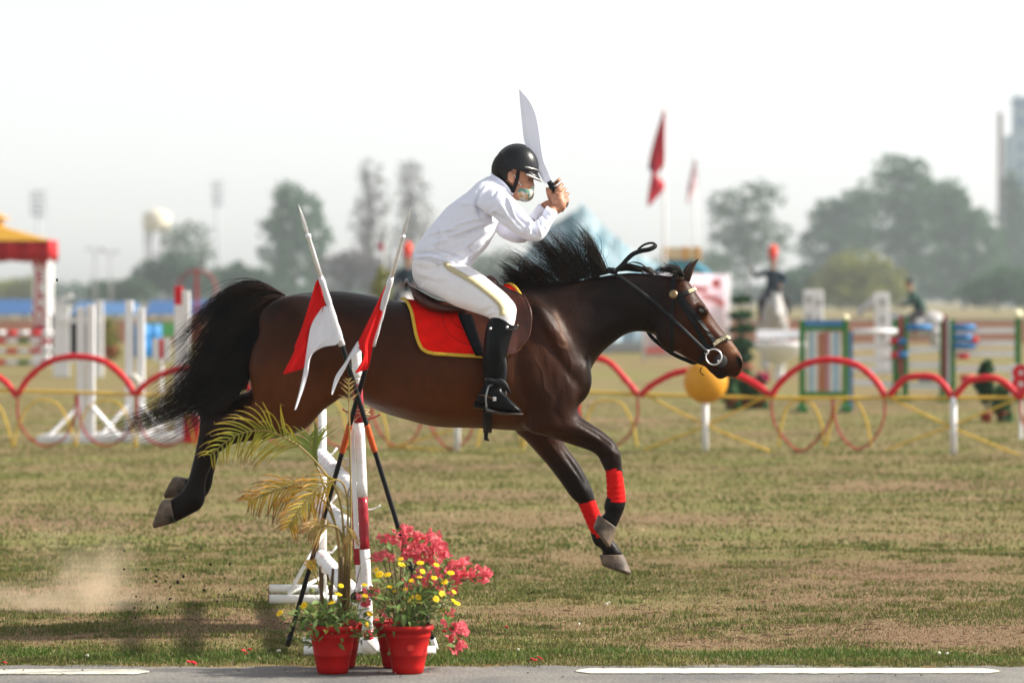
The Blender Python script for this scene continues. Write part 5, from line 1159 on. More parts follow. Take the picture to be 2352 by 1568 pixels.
g = G(); g.tube([V[i*2+1]+Vector((0, 0, .001)) for i in range(n)], .0042, 8); g.build('peak_trim', mat('silver_trim', (.6, .6, .58), rough=.35, metal=.6), hel, smooth=True)
g = G(); g.tube([dome(math.radians(-70+140*i/20), .10, 1.012) for i in range(21)], .0042, 8); g.build('helmet_band', mat('silver_cord', (.35, .34, .32), rough=.3, metal=.7), hel, smooth=True)
for s in (-1, 1):
    sd_ = lambda px, py, y: at(px, py, RY)+Vector((0, s*y, 0))
    g = G(); g.tube(vsm([sd_(1190,393,.082), sd_(1188,412,.079), sd_(1181,432,.066), sd_(1178,442,.055)], 4), .008, 8, flat=.3); g.build('chin_strap', leather_k, hel, smooth=True)
    g = G(); g.tube(vsm([sd_(1143,385,.035), sd_(1146,402,.060), sd_(1158,418,.068), sd_(1172,430,.068), sd_(1178,442,.055)], 4), .008, 8, flat=.3); g.build('nape_strap', leather_k, hel, smooth=True)
g = G(); g.tube(vsm([at(1178,442,RY)+Vector((0, y, 0)) for y in np.linspace(-.055, .055, 7)], 2), .007, 8, flat=.4); g.build('chin_cup', leather_k, hel, smooth=True)

# shirt
g = G()
g.add(*loft([(949,606,1075,622,.165,0,2.3,0),(948,592,1083,608,.162,0,2.3,0),(954,570,1098,590,.166,0,2.3,0),(972,540,1120,566,.178,0,2.3,0),(999,508,1136,538,.19,0,2.3,0),(1032,472,1148,508,.20,0,2.3,0),(1069,444,1157,484,.20,0,2.3,0),(1096,420,1166,464,.172,0,2.2,0),(1116,408,1174,450,.115,0,2.1,0),(1130,402,1178,446,.072,0,2,0)], RY, 30, 5))
g.add(*loft([(1118,425,1085,482,.06,-.13,2,0),(1142,430,1100,490,.068,-.17,2,0),(1168,444,1118,492,.066,-.195,2,0),(1195,473,1142,506,.06,-.205,2,0),(1214,497,1178,534,.055,-.205,2,0),(1224,508,1212,552,.052,-.195,2,0),(1231,510,1240,554,.050,-.18,2,0),(1236,504,1258,534,.047,-.16,2,0),(1243,494,1267,516,.043,-.135,2,0),(1250,482,1276,499,.040,-.11,2,0),(1256,472,1282,487,.037,-.085,2,0)], RY, 22, 5))
g.add(*loft([(1118,430,1085,490,.06,.13,2,0),(1150,450,1112,500,.062,.17,2,0),(1168,486,1135,530,.056,.19,2,0),(1184,512,1152,546,.053,.19,2,0),(1198,520,1182,558,.05,.18,2,0),(1206,508,1208,556,.047,.165,2,0),(1214,494,1229,530,.044,.125,2,0),(1227,481,1243,507,.040,.08,2,0),(1238,467,1258,488,.037,.045,2,0)], RY, 20, 5))
sh = fuse(g, .0058, 6, .5)
SF = [([(1088,470),(1105,490),(1135,495),(1160,505)], -.010, 5), ([(1100,440),(1092,465),(1098,490),(1108,505)], -.006, 4), ([(1120,500),(1090,503),(1060,512),(1030,528)], .006, 4), ([(1130,508),(1090,518),(1040,540),(1000,560)], .006, 4.5), ([(1132,515),(1085,532),(1040,555)], -.006, 4), ([(1132,520),(1095,545),(1060,570),(1020,590)], .006, 4), ([(1125,540),(1100,562),(1075,588),(1050,600)], .007, 4), ([(1115,555),(1090,575),(1068,596)], -.007, 3.5),
  ([(960,592),(990,590),(1020,598),(1045,604)], .006, 3.5), ([(956,583),(985,580),(1010,585)], -.006, 3.5), ([(1000,575),(1030,582),(1060,590)], -.005, 3.5), ([(1000,550),(1040,545),(1090,528)], -.004, 4), ([(985,540),(1020,530),(1060,524)], .004, 4),
  ([(1165,450),(1172,470),(1180,492),(1196,512)], .005, 5), ([(1180,470),(1190,500),(1215,520)], -.007, 4), ([(1150,470),(1170,500),(1200,535)], .006, 6), ([(1225,505),(1224,522),(1230,540)], -.010, 3.2), ([(1232,508),(1234,525),(1242,540)], .008, 3), ([(1238,503),(1246,518),(1254,528)], -.008, 3), ([(1216,505),(1214,525),(1218,545)], .006, 3.5), ([(1246,492),(1258,505)], -.006, 3), ([(1252,482),(1266,494)], .005, 3), ([(1258,474),(1279,487)], -.005, 2.2),
  ([(1120,425),(1105,450),(1098,475)], .005, 5), ([(1140,440),(1128,455),(1112,462)], -.004, 4), ([(1060,470),(1080,468),(1100,470)], .003, 5), ([(1140,480),(1120,492),(1100,496)], .006, 4), ([(1010,520),(1015,545),(1005,575)], .003, 6), ([(1078,560),(1082,580),(1078,600)], -.005, 4)]
SF = [(f[0], f[1]*2.6, f[2]*.78) for f in SF]
emboss(sh, SF, RY)
V = mco(sh); N = mno(sh); d = np.array([mnoise.noise(Vector((v[0]*14+v[2]*9, v[1]*10, v[2]*20-v[0]*14))) for v in V])*.0034+np.array([mnoise.noise(Vector((v[0]*36, v[1]*30, v[2]*36))) for v in V])*.0010
setco(sh, V+N*d[:, None]); part_mesh('shirt', sh, shirt_m)
g = G(); P = [at(1154,424,RY)+Vector((.050*math.cos(a)*.95, .068*math.sin(a), -.043*math.cos(a)*1.0+.004*math.sin(3*a))) for a in np.linspace(0, 2*math.pi, 33)[:-1]]; g.tube(P, .014, 10, flat=.55, closed=True); g.build('shirt_collar', shirt_m, person, smooth=True)
# breeches
g = G()
g.add(*loft([(957,662,1050,684,.155,0,2.3,0),(947,632,1072,648,.178,0,2.3,0),(947,606,1080,622,.170,0,2.3,0),(949,596,1083,612,.166,0,2.3,0)], RY, 28, 4))
for s in (-1, 1):
    g.add(*loft([(1030,598,965,662,.10,s*.09,2.1,0),(1062,606,985,675,.102,s*.13,2.1,0),(1086,616,1012,686,.098,s*.185,2.1,0),(1106,629,1042,702,.092,s*.245,2.1,0),(1142,657,1080,715,.082,s*.305,2.1,0),(1170,682,1110,725,.074,s*.345,2,0),(1185,704,1124,731,.066,s*.37,2,0),(1185,728,1126,738,.060,s*.375,2,0),(1180,750,1130,748,.055,s*.378,2,0)], RY, 24, 5))
bz = fuse(g, .0062, 6, .5)
emboss(bz, [([(952,612),(985,620),(1010,615)], -.006, 4), ([(955,625),(1000,640),(1030,640)], .005, 5), ([(965,640),(1005,650),(1045,640)], -.004, 5), ([(1120,722),(1135,716),(1150,720)], .006, 3.5), ([(1112,716),(1132,706),(1148,712)], -.006, 3.5), ([(1105,708),(1130,698)], .004, 4), ([(1055,612),(1075,620),(1100,635)], -.004, 4), ([(1180,700),(1172,718),(1160,735)], -.003, 5), ([(1060,690),(1090,700),(1120,708)], .003, 6), ([(1020,660),(1050,675)], -.003, 7)], RY)
V = mco(bz); N = mno(bz); d = np.array([mnoise.noise(Vector((v[0]*16, v[1]*12, v[2]*16))) for v in V])*.0014; setco(bz, V+N*d[:, None]); part_mesh('breeches', bz, breech_m)
bzt = BVHTree.FromPolygons([tuple(v) for v in mco(bz)], [tuple(p.vertices) for p in bz.polygons])
def onleg(pts, w, name, m, off=.002, dens=8):
    Q = smoothp(pts, dens); P = [stick(q[0], q[1], off, RY-.3, bzt) for q in Q]; n = len(P)
    for s in (-1, 1):
        V = []
        for i in range(n):
            T = (P[min(i+1, n-1)][0]-P[max(i-1, 0)][0]).normalized(); B = T.cross(P[i][1]).normalized()*(w/2); q = [P[i][0]+B, P[i][0]-B]; V += q if s < 0 else mirror(q)
        g = G(); g.add(V, [[i*2, i*2+1, i*2+3, i*2+2] for i in range(n-1)]); o = g.build(name, m, person, smooth=True); so = o.modifiers.new('t', 'SOLIDIFY'); so.thickness = .003; so.offset = 0
onleg([(1024,605),(1034,617),(1062,633),(1088,648),(1120,672),(1142,691),(1152,706),(1154,724)], .027, 'side_stripe', gold_m, .003)
#onleg([(1036,607),(1062,626),(1090,642),(1122,665),(1146,686),(1158,703),(1161,722)], .0035, 'stripe_edge', cloth_w, .0035)
g = G(); P = [at(1015,604.5,RY)+Vector((.137*math.cos(a), .168*math.sin(a), -.0160*math.cos(a))) for a in np.linspace(0, 2*math.pi, 41)[:-1]]
V = []; F = []; n = len(P)
for p in P: V += [p+Vector((0, 0, .016)), p+Vector((0, 0, -.016))]
g.add(V, [[i*2, i*2+1, ((i+1) % n)*2+1, ((i+1) % n)*2] for i in range(n)]); o = g.build('belt', cloth_w, person, smooth=True); o.modifiers.new('t', 'SOLIDIFY').thickness = .004
# boots
for s in (-1, 1):
    g = G()
    g.add(*loft([(1181,748,1131,716,.060,s*.376,2,0),(1177,764,1117,750,.063,s*.38,2,0),(1171,786,1111,788,.061,s*.386,2,0),(1165,813,1108,815,.056,s*.39,2,0),(1159,850,1110,858,.046,s*.392,2,0),(1154,876,1111,882,.041,s*.392,2,0),(1156,896,1104,902,.042,s*.392,2,0),(1158,915,1098,918,.038,s*.392,2,0)], RY, 24, 5))
    g.add(*loft([(1098,900,1091,926,.026,s*.392,2.4,0),(1106,896,1100,930,.036,s*.392,2.4,0),(1125,892,1120,936,.040,s*.392,2.4,0),(1146,892,1140,942,.043,s*.394,2.4,0),(1164,908,1158,946,.046,s*.398,2.4,0),(1181,925,1178,948,.045,s*.402,2.3,0),(1193,936,1192,949,.034,s*.404,2.2,0),(1199,943,1198,949,.014,s*.405,2,0)], RY, 22, 5))
    bt = fuse(g, .006, 5, .5)
    if s < 0: emboss(bt, [([(1108,868),(1125,872),(1150,868)], -.005, 3.5), ([(1110,878),(1130,884),(1152,880)], .005, 3.5), ([(1112,890),(1135,896),(1155,890)], -.004, 3), ([(1150,908),(1160,915),(1166,925)], -.004, 2.5), ([(1145,785),(1150,830),(1140,860)], .004, 6), ([(1172,930),(1178,936),(1186,940)], -.002, 2)], RY)
    b_o = part_mesh('boot', bt, boot_m)
    g = G(); g.add(*loft([(1118,938,1117,946,.040,s*.393,2.6,0),(1140,943,1140,950,.044,s*.396,2.6,0),(1160,946,1160,953,.047,s*.40,2.6,0),(1182,947,1182,953,.047,s*.403,2.6,0),(1197,948,1197,953,.030,s*.405,2.4,0),(1202,949,1202,953,.01,s*.405,2,0)], RY, 18, 4)); g.build('sole', mat('boot_sole', (.045, .035, .028), rough=.7), b_o, smooth=True)
    g = G(); g.add(*loft([(1089,922,1087,936,.030,s*.392,2.6,0),(1100,926,1099,938,.034,s*.392,2.6,0),(1112,930,1110,939,.032,s*.392,2.6,0)], RY, 16, 3)); g.build('heel', boot_m, b_o, smooth=True)
    yo = RY+s*.392
    g = G(); g.tube(vsm([at(1102,906,yo)+Vector((0, s*.030, 0)), at(1114,908,yo)+Vector((0, s*.045, 0)), at(1132,914,yo)+Vector((0, s*.048, 0)), at(1140,916,yo)+Vector((0, s*.046, 0))], 4), .010, 8, flat=.35); g.build('spur_strap', mat('tan_leather', (.14, .055, .025), rough=.6, var=.3), b_o, smooth=True)
    g = G(); g.box(at(1136,915,yo)+Vector((0, s*.053, 0)), (.016, .006, .018), bev=.002); g.build('spur_buckle', steel_m, b_o)
    g = G(); g.tube(vsm([at(1162,758,yo)+Vector((0, s*.058, 0)), at(1172,757,yo)+Vector((0, s*.048, 0)), at(1181,756,yo)+Vector((0, s*.02, 0)), at(1187,748,yo)], 4), .011, 8, flat=.3); g.build('boot_garter', leather_k, b_o, smooth=True)
    for (bx, by) in ((1127,754),(1165,751)):
        g = G(); g.ell(at(bx, by, yo)+Vector((0, s*(.063 if bx < 1150 else .066), 0)), (.0065, .004, .0065), 10, 7); g.build('stud', steel_m, b_o, smooth=True)
    g = G(); g.tube([at(1183,752,yo), at(1188,749,yo), at(1190,746,yo)], .002, 6); g.build('buckle_pin', steel_m, b_o, smooth=True)

# =================================================================== the sword
sw = thing('sword', tuple(hA+(hB-hA)*.5), 'broad pale curved blade with black grip held upright in both hands', 'sword')
BK = [(1192,204),(1194,230),(1197,263),(1200,293),(1204,323),(1214,352),(1228,382),(1240,402),(1250,421)]; ED = [(1192,204),(1207,217),(1222,235),(1234,260),(1240,287),(1243,307),(1247,343),(1252,370),(1262,394),(1270,417)]
n = 40; A = smoothp(BK, 8); B = smoothp(ED, 8); A = [A[int(i*(len(A)-1)/n)] for i in range(n+1)]; B = [B[int(i*(len(B)-1)/n)] for i in range(n+1)]
V = []; F = []; Ys = RY-.005
for i in range(n+1):
    a, b_ = A[i], B[i]; q = a*.75+b_*.25; q2 = a*.12+b_*.88; th = .004*min(1, i/6+.1)
    V += [at(*a, Ys), at(*q, Ys-th), at(*q2, Ys-th*.9), at(*b_, Ys), at(*q2, Ys+th*.9), at(*q, Ys+th)]
for i in range(n):
    for k in range(6): F.append([i*6+k, i*6+(k+1) % 6, (i+1)*6+(k+1) % 6, (i+1)*6+k])
F += [[5,4,3,2,1,0], [n*6+k for k in range(6)]]
g = G(); g.add(V, F); g.build('blade', mat('pale_painted_blade', (.82, .85, .97), rough=.4, var=.03, scale=6, spec=.5), sw)
g = G(); P = vsm([hA+(hA-hB)*.02, hA+(hB-hA)*.3, hA+(hB-hA)*.8, hB], 6); g.tube(P, [.0195-.002*math.sin(i) for i in range(len(P))], 16, flat=.75); g.build('grip', leather_k, sw, smooth=True)
g = G(); g.add(*loft([(1284,488,1302,466,.012,-.005,2,0),(1288,487,1305,464,.016,-.005,2,0),(1293,487,1307,467,.012,-.005,2,0)], RY, 16, 4)); g.build('pommel', leather_k, sw, smooth=True)
# =================================================================== showground behind the horse
bred = mat('red_plastic_hoop', (.55, .010, .022), rough=.45, var=.08)
bred2 = mat('dull_red_hoop', (.33, .012, .02), rough=.55, var=.15)
byel = mat('yellow_rope', (.60, .40, .06), rough=.8, var=.12)
bwhite = mat('matt_white_paint', (.72, .72, .74), rough=.6, var=.06)
bgreen = mat('green_paint', (.03, .17, .035), rough=.5, var=.1)
bblue = mat('blue_paint', (.02, .17, .42), rough=.5, var=.1)
bdark = mat('dark_paint', (.03, .03, .035), rough=.6)
bgrey = mat('grey_concrete', (.34, .34, .36), rough=.9, var=.1)
bgold = mat('ochre_cloth', (.50, .27, .03), rough=.8, var=.12)
bredc = mat('red_valance_cloth', (.40, .01, .015), rough=.8, var=.2)
bpink = mat('salmon_render', (.52, .26, .18), rough=.9, var=.1, scale=2)
terr = mat('terracotta_pot', (.28, .05, .035), rough=.7)
# ---- hoop fence
def fY(px): return 40.3+(38.3-40.3)*(px/2352.0)
def fp_(px, py): return at(px, py, fY(px))
fence = thing('hoop_fence', tuple(fp_(1176, 1035).xy)+(0,), 'low fence of red hoops and yellow rope across the showground', 'fence')
def hoop(name, pts, r, m):
    k_ = .35 if name == 'rope' else 1.0; pts = [(q[0]+random.uniform(-3, 3)*k_, q[1]+random.uniform(-3, 3)*k_) for q in pts]
    g = G(); P_ = vsm([fp_(*q) for q in pts], 8); g.tube(P_, [r*random.uniform(.9, 1.1) for _ in P_], 8); g.build(name, m, fence, smooth=True)
def arc(x0, x1, yb, yt): return [(x0, yb), (x0+(x1-x0)*.10, yb-(yb-yt)*.45), (x0+(x1-x0)*.27, yb-(yb-yt)*.85), ((x0+x1)/2, yt), (x1-(x1-x0)*.27, yb-(yb-yt)*.85), (x1-(x1-x0)*.10, yb-(yb-yt)*.45), (x1, yb)]
tops = [(-225,36,908,835),(42,310,906,817),(312,585,906,842),(590,850,905,822),(855,1095,903,842),(1100,1330,900,822),(1335,1466,905,822),(1470,1766,908,850),(1770,2036,910,828),(2040,2186,911,862),(2190,2336,912,868),(2340,2600,914,830)]
for a, b_, yb, yt in tops:
    hoop('red_hoop', arc(a, b_, yb, yt) if a != 1335 else [(1325,960),(1322,905),(1330,860),(1358,825),(1400,832),(1440,872),(1466,905)], .033, bred)
for a, b_ in [(38,176),(178,314),(314,450),(590,720),(722,852),(856,975),(978,1096),(1330,1466),(1772,1912),(1912,2034),(2342,2480)]:
    w = b_-a; hoop('red_loop', [(a, 908), (a+w*.04, 960), (a+w*.2, 1005), (a+w*.5, 1022+a*.006), (a+w*.8, 1005), (a+w*.96, 960), (b_, 908)], .011, bred2)
for a, b_ in [(32,172),(172,310),(-110,30),(312,450),(452,590),(720,800),(805,890),(1335,1465),(1785,1893),(1900,2002),(1100,1200),(1205,1320)]:
    w = b_-a; hoop('yellow_hoop', [(a, 1026), (a+w*.08, 975), (a+w*.25, 930), (a+w*.5, 917), (a+w*.75, 930), (a+w*.92, 975), (b_, 1026)], .011, byel)
hoop('rope', [(-40,897),(150,901),(400,907),(800,908),(1100,903),(1340,900),(1480,905),(1760,912),(2036,914),(2190,913),(2352,912),(2420,912)], .016, byel)
for a, b_ in [((1480,906),(1770,1034)),((1470,1034),(1762,906)),((2046,914),(2352,1048)),((2036,1030),(2340,916)),((890,1022),(1205,1034)),((905,1026),(1190,930))]:
    hoop('tape', [a, ((a[0]+b_[0])/2, (a[1]+b_[1])/2+7), b_], .011, byel)
for px, yt, yb in [(1050,905,1027),(1620,912,1033),(2190,910,1045),(470,905,1028)]:
    Y = fY(px); p = at(px, yb, Y); g = G(); g.tube([(p.x, Y, -.02), (p.x, Y, at(px, yt, Y).z)], .034, 10); g.build('post', bwhite, fence, smooth=True)
Y = fY(1620)-.3; c = at(1621, 876, Y); ball = thing('orange_ball', (c.x, Y, c.z-.23), 'large orange ball on a fence post under the horse muzzle', 'ball')
g = G(); g.ell(c, .222, 28, 18); g.build('skin', mat('orange_vinyl', (.58, .26, .015), rough=.55, var=.08), ball, smooth=True)
g = G(); g.lathe([(.02, 0), (.03, .02), (.022, .04)], c+Vector((0, 0, .21)), 10); g.build('valve', mat('orange_cap', (.4, .18, .02)), ball)

# ---- jump standards on the left
def text_mesh(s, size, name='letter'):
    cu = bpy.data.curves.new('t', 'FONT'); cu.body = s; cu.size = size; cu.extrude = .004; cu.offset = size*.035; cu.align_x = 'CENTER'; cu.align_y = 'CENTER'; o = bpy.data.objects.new('t', cu); C.objects.link(o)
    dg = bpy.context.evaluated_depsgraph_get(); dg.update(); me = bpy.data.meshes.new_from_object(o.evaluated_get(dg)); bpy.data.objects.remove(o); bpy.data.curves.remove(cu); me.name = name; return me
def letter(s, size, c, m, parent, wide=1.0, name='letter'):
    me = text_mesh(s, size); o = link(name, me, m, parent, c); o.rotation_euler = (math.radians(90), 0, 0); o.scale = (wide, 1, 1); return o
def upright(px0, px1, yt, yb, Y, label, feet=(60, 60), m=bwhite, redtop=False, name='jump_wing', group='jump wings on the left'):
    x0, x1 = at(px0, 0, Y).x, at(px1, 0, Y).x; t = thing(name, ((x0+x1)/2, Y, 0), label, 'jump wing', group)
    for k, (x, yy) in enumerate(((x0, yt[0]), (x1, yt[1]))):
        z = at(0, yy, Y).z; g = G(); g.box((x, Y, z/2), (.085, .085, z), bev=.008); g.build('post', m, t)
        if redtop and k == 0: g = G(); g.box((x, Y, z+.10), (.087, .087, .20), bev=.008); g.build('red_cap', bred, t)
    for k, dy in enumerate((-.25, .25)):
        g = G(); g.box(((x0+x1)/2, Y+dy, .04), (.9*feet[0]/60, .07, .08), bev=.006); g.build('foot', m, t)
    for s in (-1, 1):
        g = G(); g.beam(((x0+x1)/2+s*.35*feet[0]/60, Y-.2, .06), ((x0+x1)/2+s*.04, Y-.02, .42), .05, .03); g.build('brace', m, t)
    return t
upright(186, 208, (705, 700), 1012, 41.6, 'white jump wing with two posts behind the leftmost big hoop', (66, 60))
wB = upright(297, 323, (690, 708), 1010, 42.2, 'white jump wing with a knotted rope behind the hoop junction', (60, 60))
g = G(); g.tube([at(296,868,42.1), at(306,862,42.05), at(316,870,42.1), at(318,884,42.1)], .03, 8); g.build('rope_knot', mat('pale_rope', (.6,.58,.52)), wB, smooth=True)
wC = upright(410, 427, (700, 668), 1015, 41.4, 'white jump wing with a red tip beside the horse tail', (70, 60), redtop=True)
for a, b_ in (((335,1015),(395,965)),((395,1010),(345,965)),((395,1015),(448,960))):
    g = G(); g.beam(at(a[0],a[1],41.3), at(b_[0],b_[1],41.3), .05, .03); g.build('lattice_slat', bwhite, wC)
g = G(); c = at(447, 1000, 40.9); g.box((c.x-.03, 40.9, .15), (.17, .14, .32), bev=.01); o = g.build('red_block', bred, None); setp(o, 'small red block on the grass behind the hind leg', 'block')
t = thing('number_board', tuple(at(371, 840, 46).xy)+(0,), 'white board bearing a red number one by the jump wings', 'sign')
c = at(371, 803, 46); g = G(); g.box(c, (.21, .02, .27), bev=.004); g.build('board', bwhite, t); g = G(); g.tube([(c.x, 46.02, 0), (c.x, 46.02, c.z)], .02, 8); g.build('stake', bwhite, t)
letter('1', .30, c+Vector((0, -.016, 0)), bred, t)
# ---- farther jump with coloured rails
Y = 77.0
t = thing('show_jump', tuple(at(180, 865, Y).xy)+(0,), 'white show jump frame with red and green banded rails at far left', 'jump')
for px, yt in ((132,690),(227,690),(150,700)):
    x = at(px, 0, Y).x; z = at(0, yt, Y).z; g = G(); g.box((x, Y, z/2), (.16, .12, z), bev=.01); g.build('post', bwhite, t)
g = G(); g.beam(at(132,692,Y), at(165,678,Y), .12, .10); g.build('bent_arm', bwhite, t)
for yy in (735, 865-40): g = G(); g.beam(at(132,yy,Y-.07), at(227,yy,Y-.07), .05, .10); g.build('crossbar', bwhite, t)
band = [bred, bwhite, bgreen]
for k, yy in enumerate((765, 783, 806, 832)):
    for j in range(7):
        a, b_ = -40+j*27, -40+(j+1)*27; g = G(); g.tube([at(a, yy, Y+.3), at(b_, yy, Y+.3)], .05, 10); g.build('rail_band', band[(j+k) % 2] if j % 3 else (bgreen if k % 2 else bwhite), t, smooth=True)
g = G(); g.box(at(160, 772, Y+2), (.75, .3, .9)); o = g.build('dark_crate', bdark, None); setp(o, 'dark slatted crate standing among the white jump posts', 'crate')
# ---- pavilion with WELCOME pillar
Y = 90.0
t = thing('welcome_pavilion', tuple(at(60, 0, Y).xy)+(0,), 'yellow roofed pavilion with red valance and a WELCOME pillar', 'pavilion')
px0 = at(95, 0, Y).x; zt = at(0, 590, Y).z
g = G(); g.box((px0, Y, zt/2), (.37, .37, zt), bev=.01); pil = g.build('pillar', bwhite, t)
for k, ch in enumerate('WELCOME'):
    letter(ch, .37, Vector((px0-.03, Y-.192, at(0, 607+k*29.5, Y).z)), bredc, t)
g = G(); xl = px0-4.4
g.box((xl, Y, zt/2), (.37, .37, zt), bev=.01); g.build('pillar', bwhite, t)
for yy in (.9,):
    g = G(); g.box((px0, Y+yy, zt/2), (.30, .30, zt)); g.build('pillar', bwhite, t); g = G(); g.box((xl, Y+yy, zt/2), (.37, .37, zt)); g.build('pillar', bwhite, t)
xc = (px0+xl)/2; hw = (px0-xl)/2+.22; z0, z1, z2, z3 = at(0,553,Y).z, at(0,518,Y).z, at(0,503,Y).z, at(0,470,Y).z
def frust(w0, d0, za, w1, d1, zb, yc):
    V = [(xc+sx*w0, yc+sy*d0, za) for sx, sy in ((-1,-1),(1,-1),(1,1),(-1,1))]+[(xc+sx*w1, yc+sy*d1, zb) for sx, sy in ((-1,-1),(1,-1),(1,1),(-1,1))]
    return V, [[0,1,5,4],[1,2,6,5],[2,3,7,6],[3,0,4,7],[3,2,1,0],[4,5,6,7]]
g = G(); g.add(*frust(hw, .85, z0, hw-1.25, .5, z1, Y+.45)); g.build('lower_roof', bgold, t)
g = G(); g.add(*frust(hw-1.2, .52, z1-.02, hw-1.25, .5, z2, Y+.45)); g.build('roof_drum', bgold, t)
g = G(); g.add(*frust(hw-1.05, .6, z2, .3, .1, z3+.25, Y+.45)); g.build('upper_roof', bgold, t)
for side in range(2):
    g = G(); n = 60; V = []
    for i in range(n+1):
        u = i/n; x = xc-hw+2*hw*u; yv = (Y-.32 if side == 0 else Y+1.25)+.05*math.sin(u*60); V += [(x, yv, z0+.02), (x, yv+.03*math.sin(u*75), at(0, 595, Y).z-.06*abs(math.sin(u*24)))]
    g.add(V, [[i*2, i*2+1, i*2+3, i*2+2] for i in range(n)]); o = g.build('valance', bredc, t, smooth=True); o.modifiers.new('t', 'SOLIDIFY').thickness = .02
for s in (-1, 1):
    g = G(); V = []; n = 30
    for i in range(n+1):
        u = i/n; yv = Y-.32+1.57*u; x = xc+s*(hw+.02*math.sin(u*40)); V += [(x, yv, z0+.02), (x+.02*math.sin(u*60), yv, at(0, 595, Y).z)]
    g.add(V, [[i*2, i*2+1, i*2+3, i*2+2] for i in range(n)]); o = g.build('valance', bredc, t, smooth=True); o.modifiers.new('t', 'SOLIDIFY').thickness = .02
# ---- boundary wall, blue tarpaulin sheds
Y = 140.0
t = thing('boundary_wall', (0, Y, 0), 'long low salmon coloured wall closing off the showground', 'wall')
x0 = at(-900, 0, Y).x; x1 = at(3200, 0, Y).x; zt = at(0, 737, Y).z; n = 24
for k in range(n):
    a = x0+(x1-x0)*k/n; b_ = x0+(x1-x0)*(k+1)/n; g = G(); g.box(((a+b_)/2, Y, zt/2), (b_-a-.12, .22, zt)); g.build('wall_panel', bpink, t)
    g = G(); g.box((b_, Y, zt/2+.03), (.26, .30, zt+.06)); g.build('pier', bpink, t)
g = G(); g.box(((x0+x1)/2, Y, zt+.04), (x1-x0, .30, .07)); g.build('coping', bgrey, t)
def shed(px0, px1, yt, yb, Y, m, label, h2=.6):
    x0, x1 = at(px0, 0, Y).x, at(px1, 0, Y).x; za, zb = at(0, yb, Y).z, at(0, yt, Y).z; t = thing('canopy_shed', ((x0+x1)/2, Y, 0), label, 'canopy', 'canopies beyond the wall')
    g = G(); V = [(x0, Y, za), (x1, Y, za), (x1, Y+3, zb), (x0, Y+3, zb), (x0, Y+6, za), (x1, Y+6, za)]; g.add(V, [[0,1,2,3],[3,2,5,4],[0,3,4],[1,5,2]]); o = g.build('roof_sheet', m, t); o.modifiers.new('t', 'SOLIDIFY').thickness = .03
    for x in (x0+.1, (x0+x1)/2, x1-.1):
        for yy in (Y+.1, Y+5.9): g = G(); g.tube([(x, yy, 0), (x, yy, za)], .05, 8); g.build('pole', bgrey, t, smooth=True)
tarp = mat('blue_tarpaulin', (.03,.09,.22), rough=.7)
shed(-60, 84, 688, 722, 150, tarp, 'blue tarpaulin canopy behind the WELCOME pillar')
shed(330, 500, 690, 722, 150, tarp, 'blue tarpaulin canopy seen left of the horse tail')
shed(160, 300, 694, 722, 156, mat('blue_sheet', (.05,.13,.27), rough=.7), 'blue sheet canopy between pavilion and white posts')
c = at(362, 757, 110); g = G(); g.box((c.x, 110, c.z), (1.05, .04, .42)); g2 = g.build('green_banner', mat('green_cloth', (.12,.42,.14), rough=.8), None); setp(g2, 'green cloth banner stretched low behind the white posts', 'banner')
for k, px in enumerate((322, 345, 205)):
    c = at(px, 805, 104); g = G(); g.lathe([(.26, 0), (.28, .02), (.28, .28), (.29, .30), (.28, .32), (.28, .58), (.29, .60), (.28, .62), (.28, .86), (.26, .88)], (c.x, 104+k*.3, 0), 18); o = g.build('blue_barrel', bblue, None, smooth=True)
    setp(o, ('blue barrel under the left end of the green banner', 'blue barrel under the middle of the green banner', 'blue barrel standing near the WELCOME pillar')[k], 'barrel', 'blue barrels')
Y = 112; t = thing('ring_sculpture', tuple(at(450, 0, Y).xy)+(0,), 'thin red ring on a pole rising over the blue canopy', 'sculpture')
c = at(452, 665, Y); g = G(); g.tube([c+Vector((.56*math.cos(a), 0, .56*math.sin(a))) for a in np.linspace(0, 6.2832, 37)[:-1]], .042, 8, closed=True); g.build('ring', mat('faded_red_ring', (.26,.07,.08), rough=.7), t, smooth=True); g = G(); g.tube([(c.x, Y, 0), (c.x, Y, c.z+.56)], .045, 8); g.build('pole', bredc, t, smooth=True)
# ---- floodlights, water tower, street lamps
steelg = mat('galvanised_steel', (.42, .45, .50), rough=.6, var=.1)
def flood(px, ytop, ybot, wpx, Y, label, rowsn, colsn):
    x = at(px, 0, Y).x; t = thing('floodlight_mast', (x, Y, 0), label, 'floodlight', 'stadium floodlights')
    g = G(); za, zb = at(0, ybot, Y).z, at(0, ytop, Y).z; g.tube([(x, Y, 0), (x, Y, za+(zb-za)*.5)], [.42, .25], 10); g.build('mast', steelg, t, smooth=True); w = wpx/FPX*Y
    g = G(); 
    for r in range(rowsn): z = za+(zb-za)*(r+.5)/rowsn; g.box((x, Y, z-.35), (w, .12, .10))
    for k in (-.5, 0, .5): g.box((x+k*w, Y+.1, (za+zb)/2), (.14, .1, zb-za))
    g.build('frame', steelg, t)
    for r in range(rowsn):
        for k in range(colsn):
            g = G(); c = (x-w/2+w*(k+.5)/colsn, Y-.2, za+(zb-za)*(r+.5)/rowsn); g.lathe([(.1, .35), (w/colsn*.40, 0), (w/colsn*.42, -.04)], c, 10, axis=(0, 1, 0)); g.build('lamp', steelg, t, smooth=True)
flood(88, 434, 498, 34, 820, 'stadium floodlight mast behind the pavilion roof', 5, 4); flood(500, 412, 474, 24, 800, 'slender stadium floodlight mast left of the tall green tree', 5, 3)
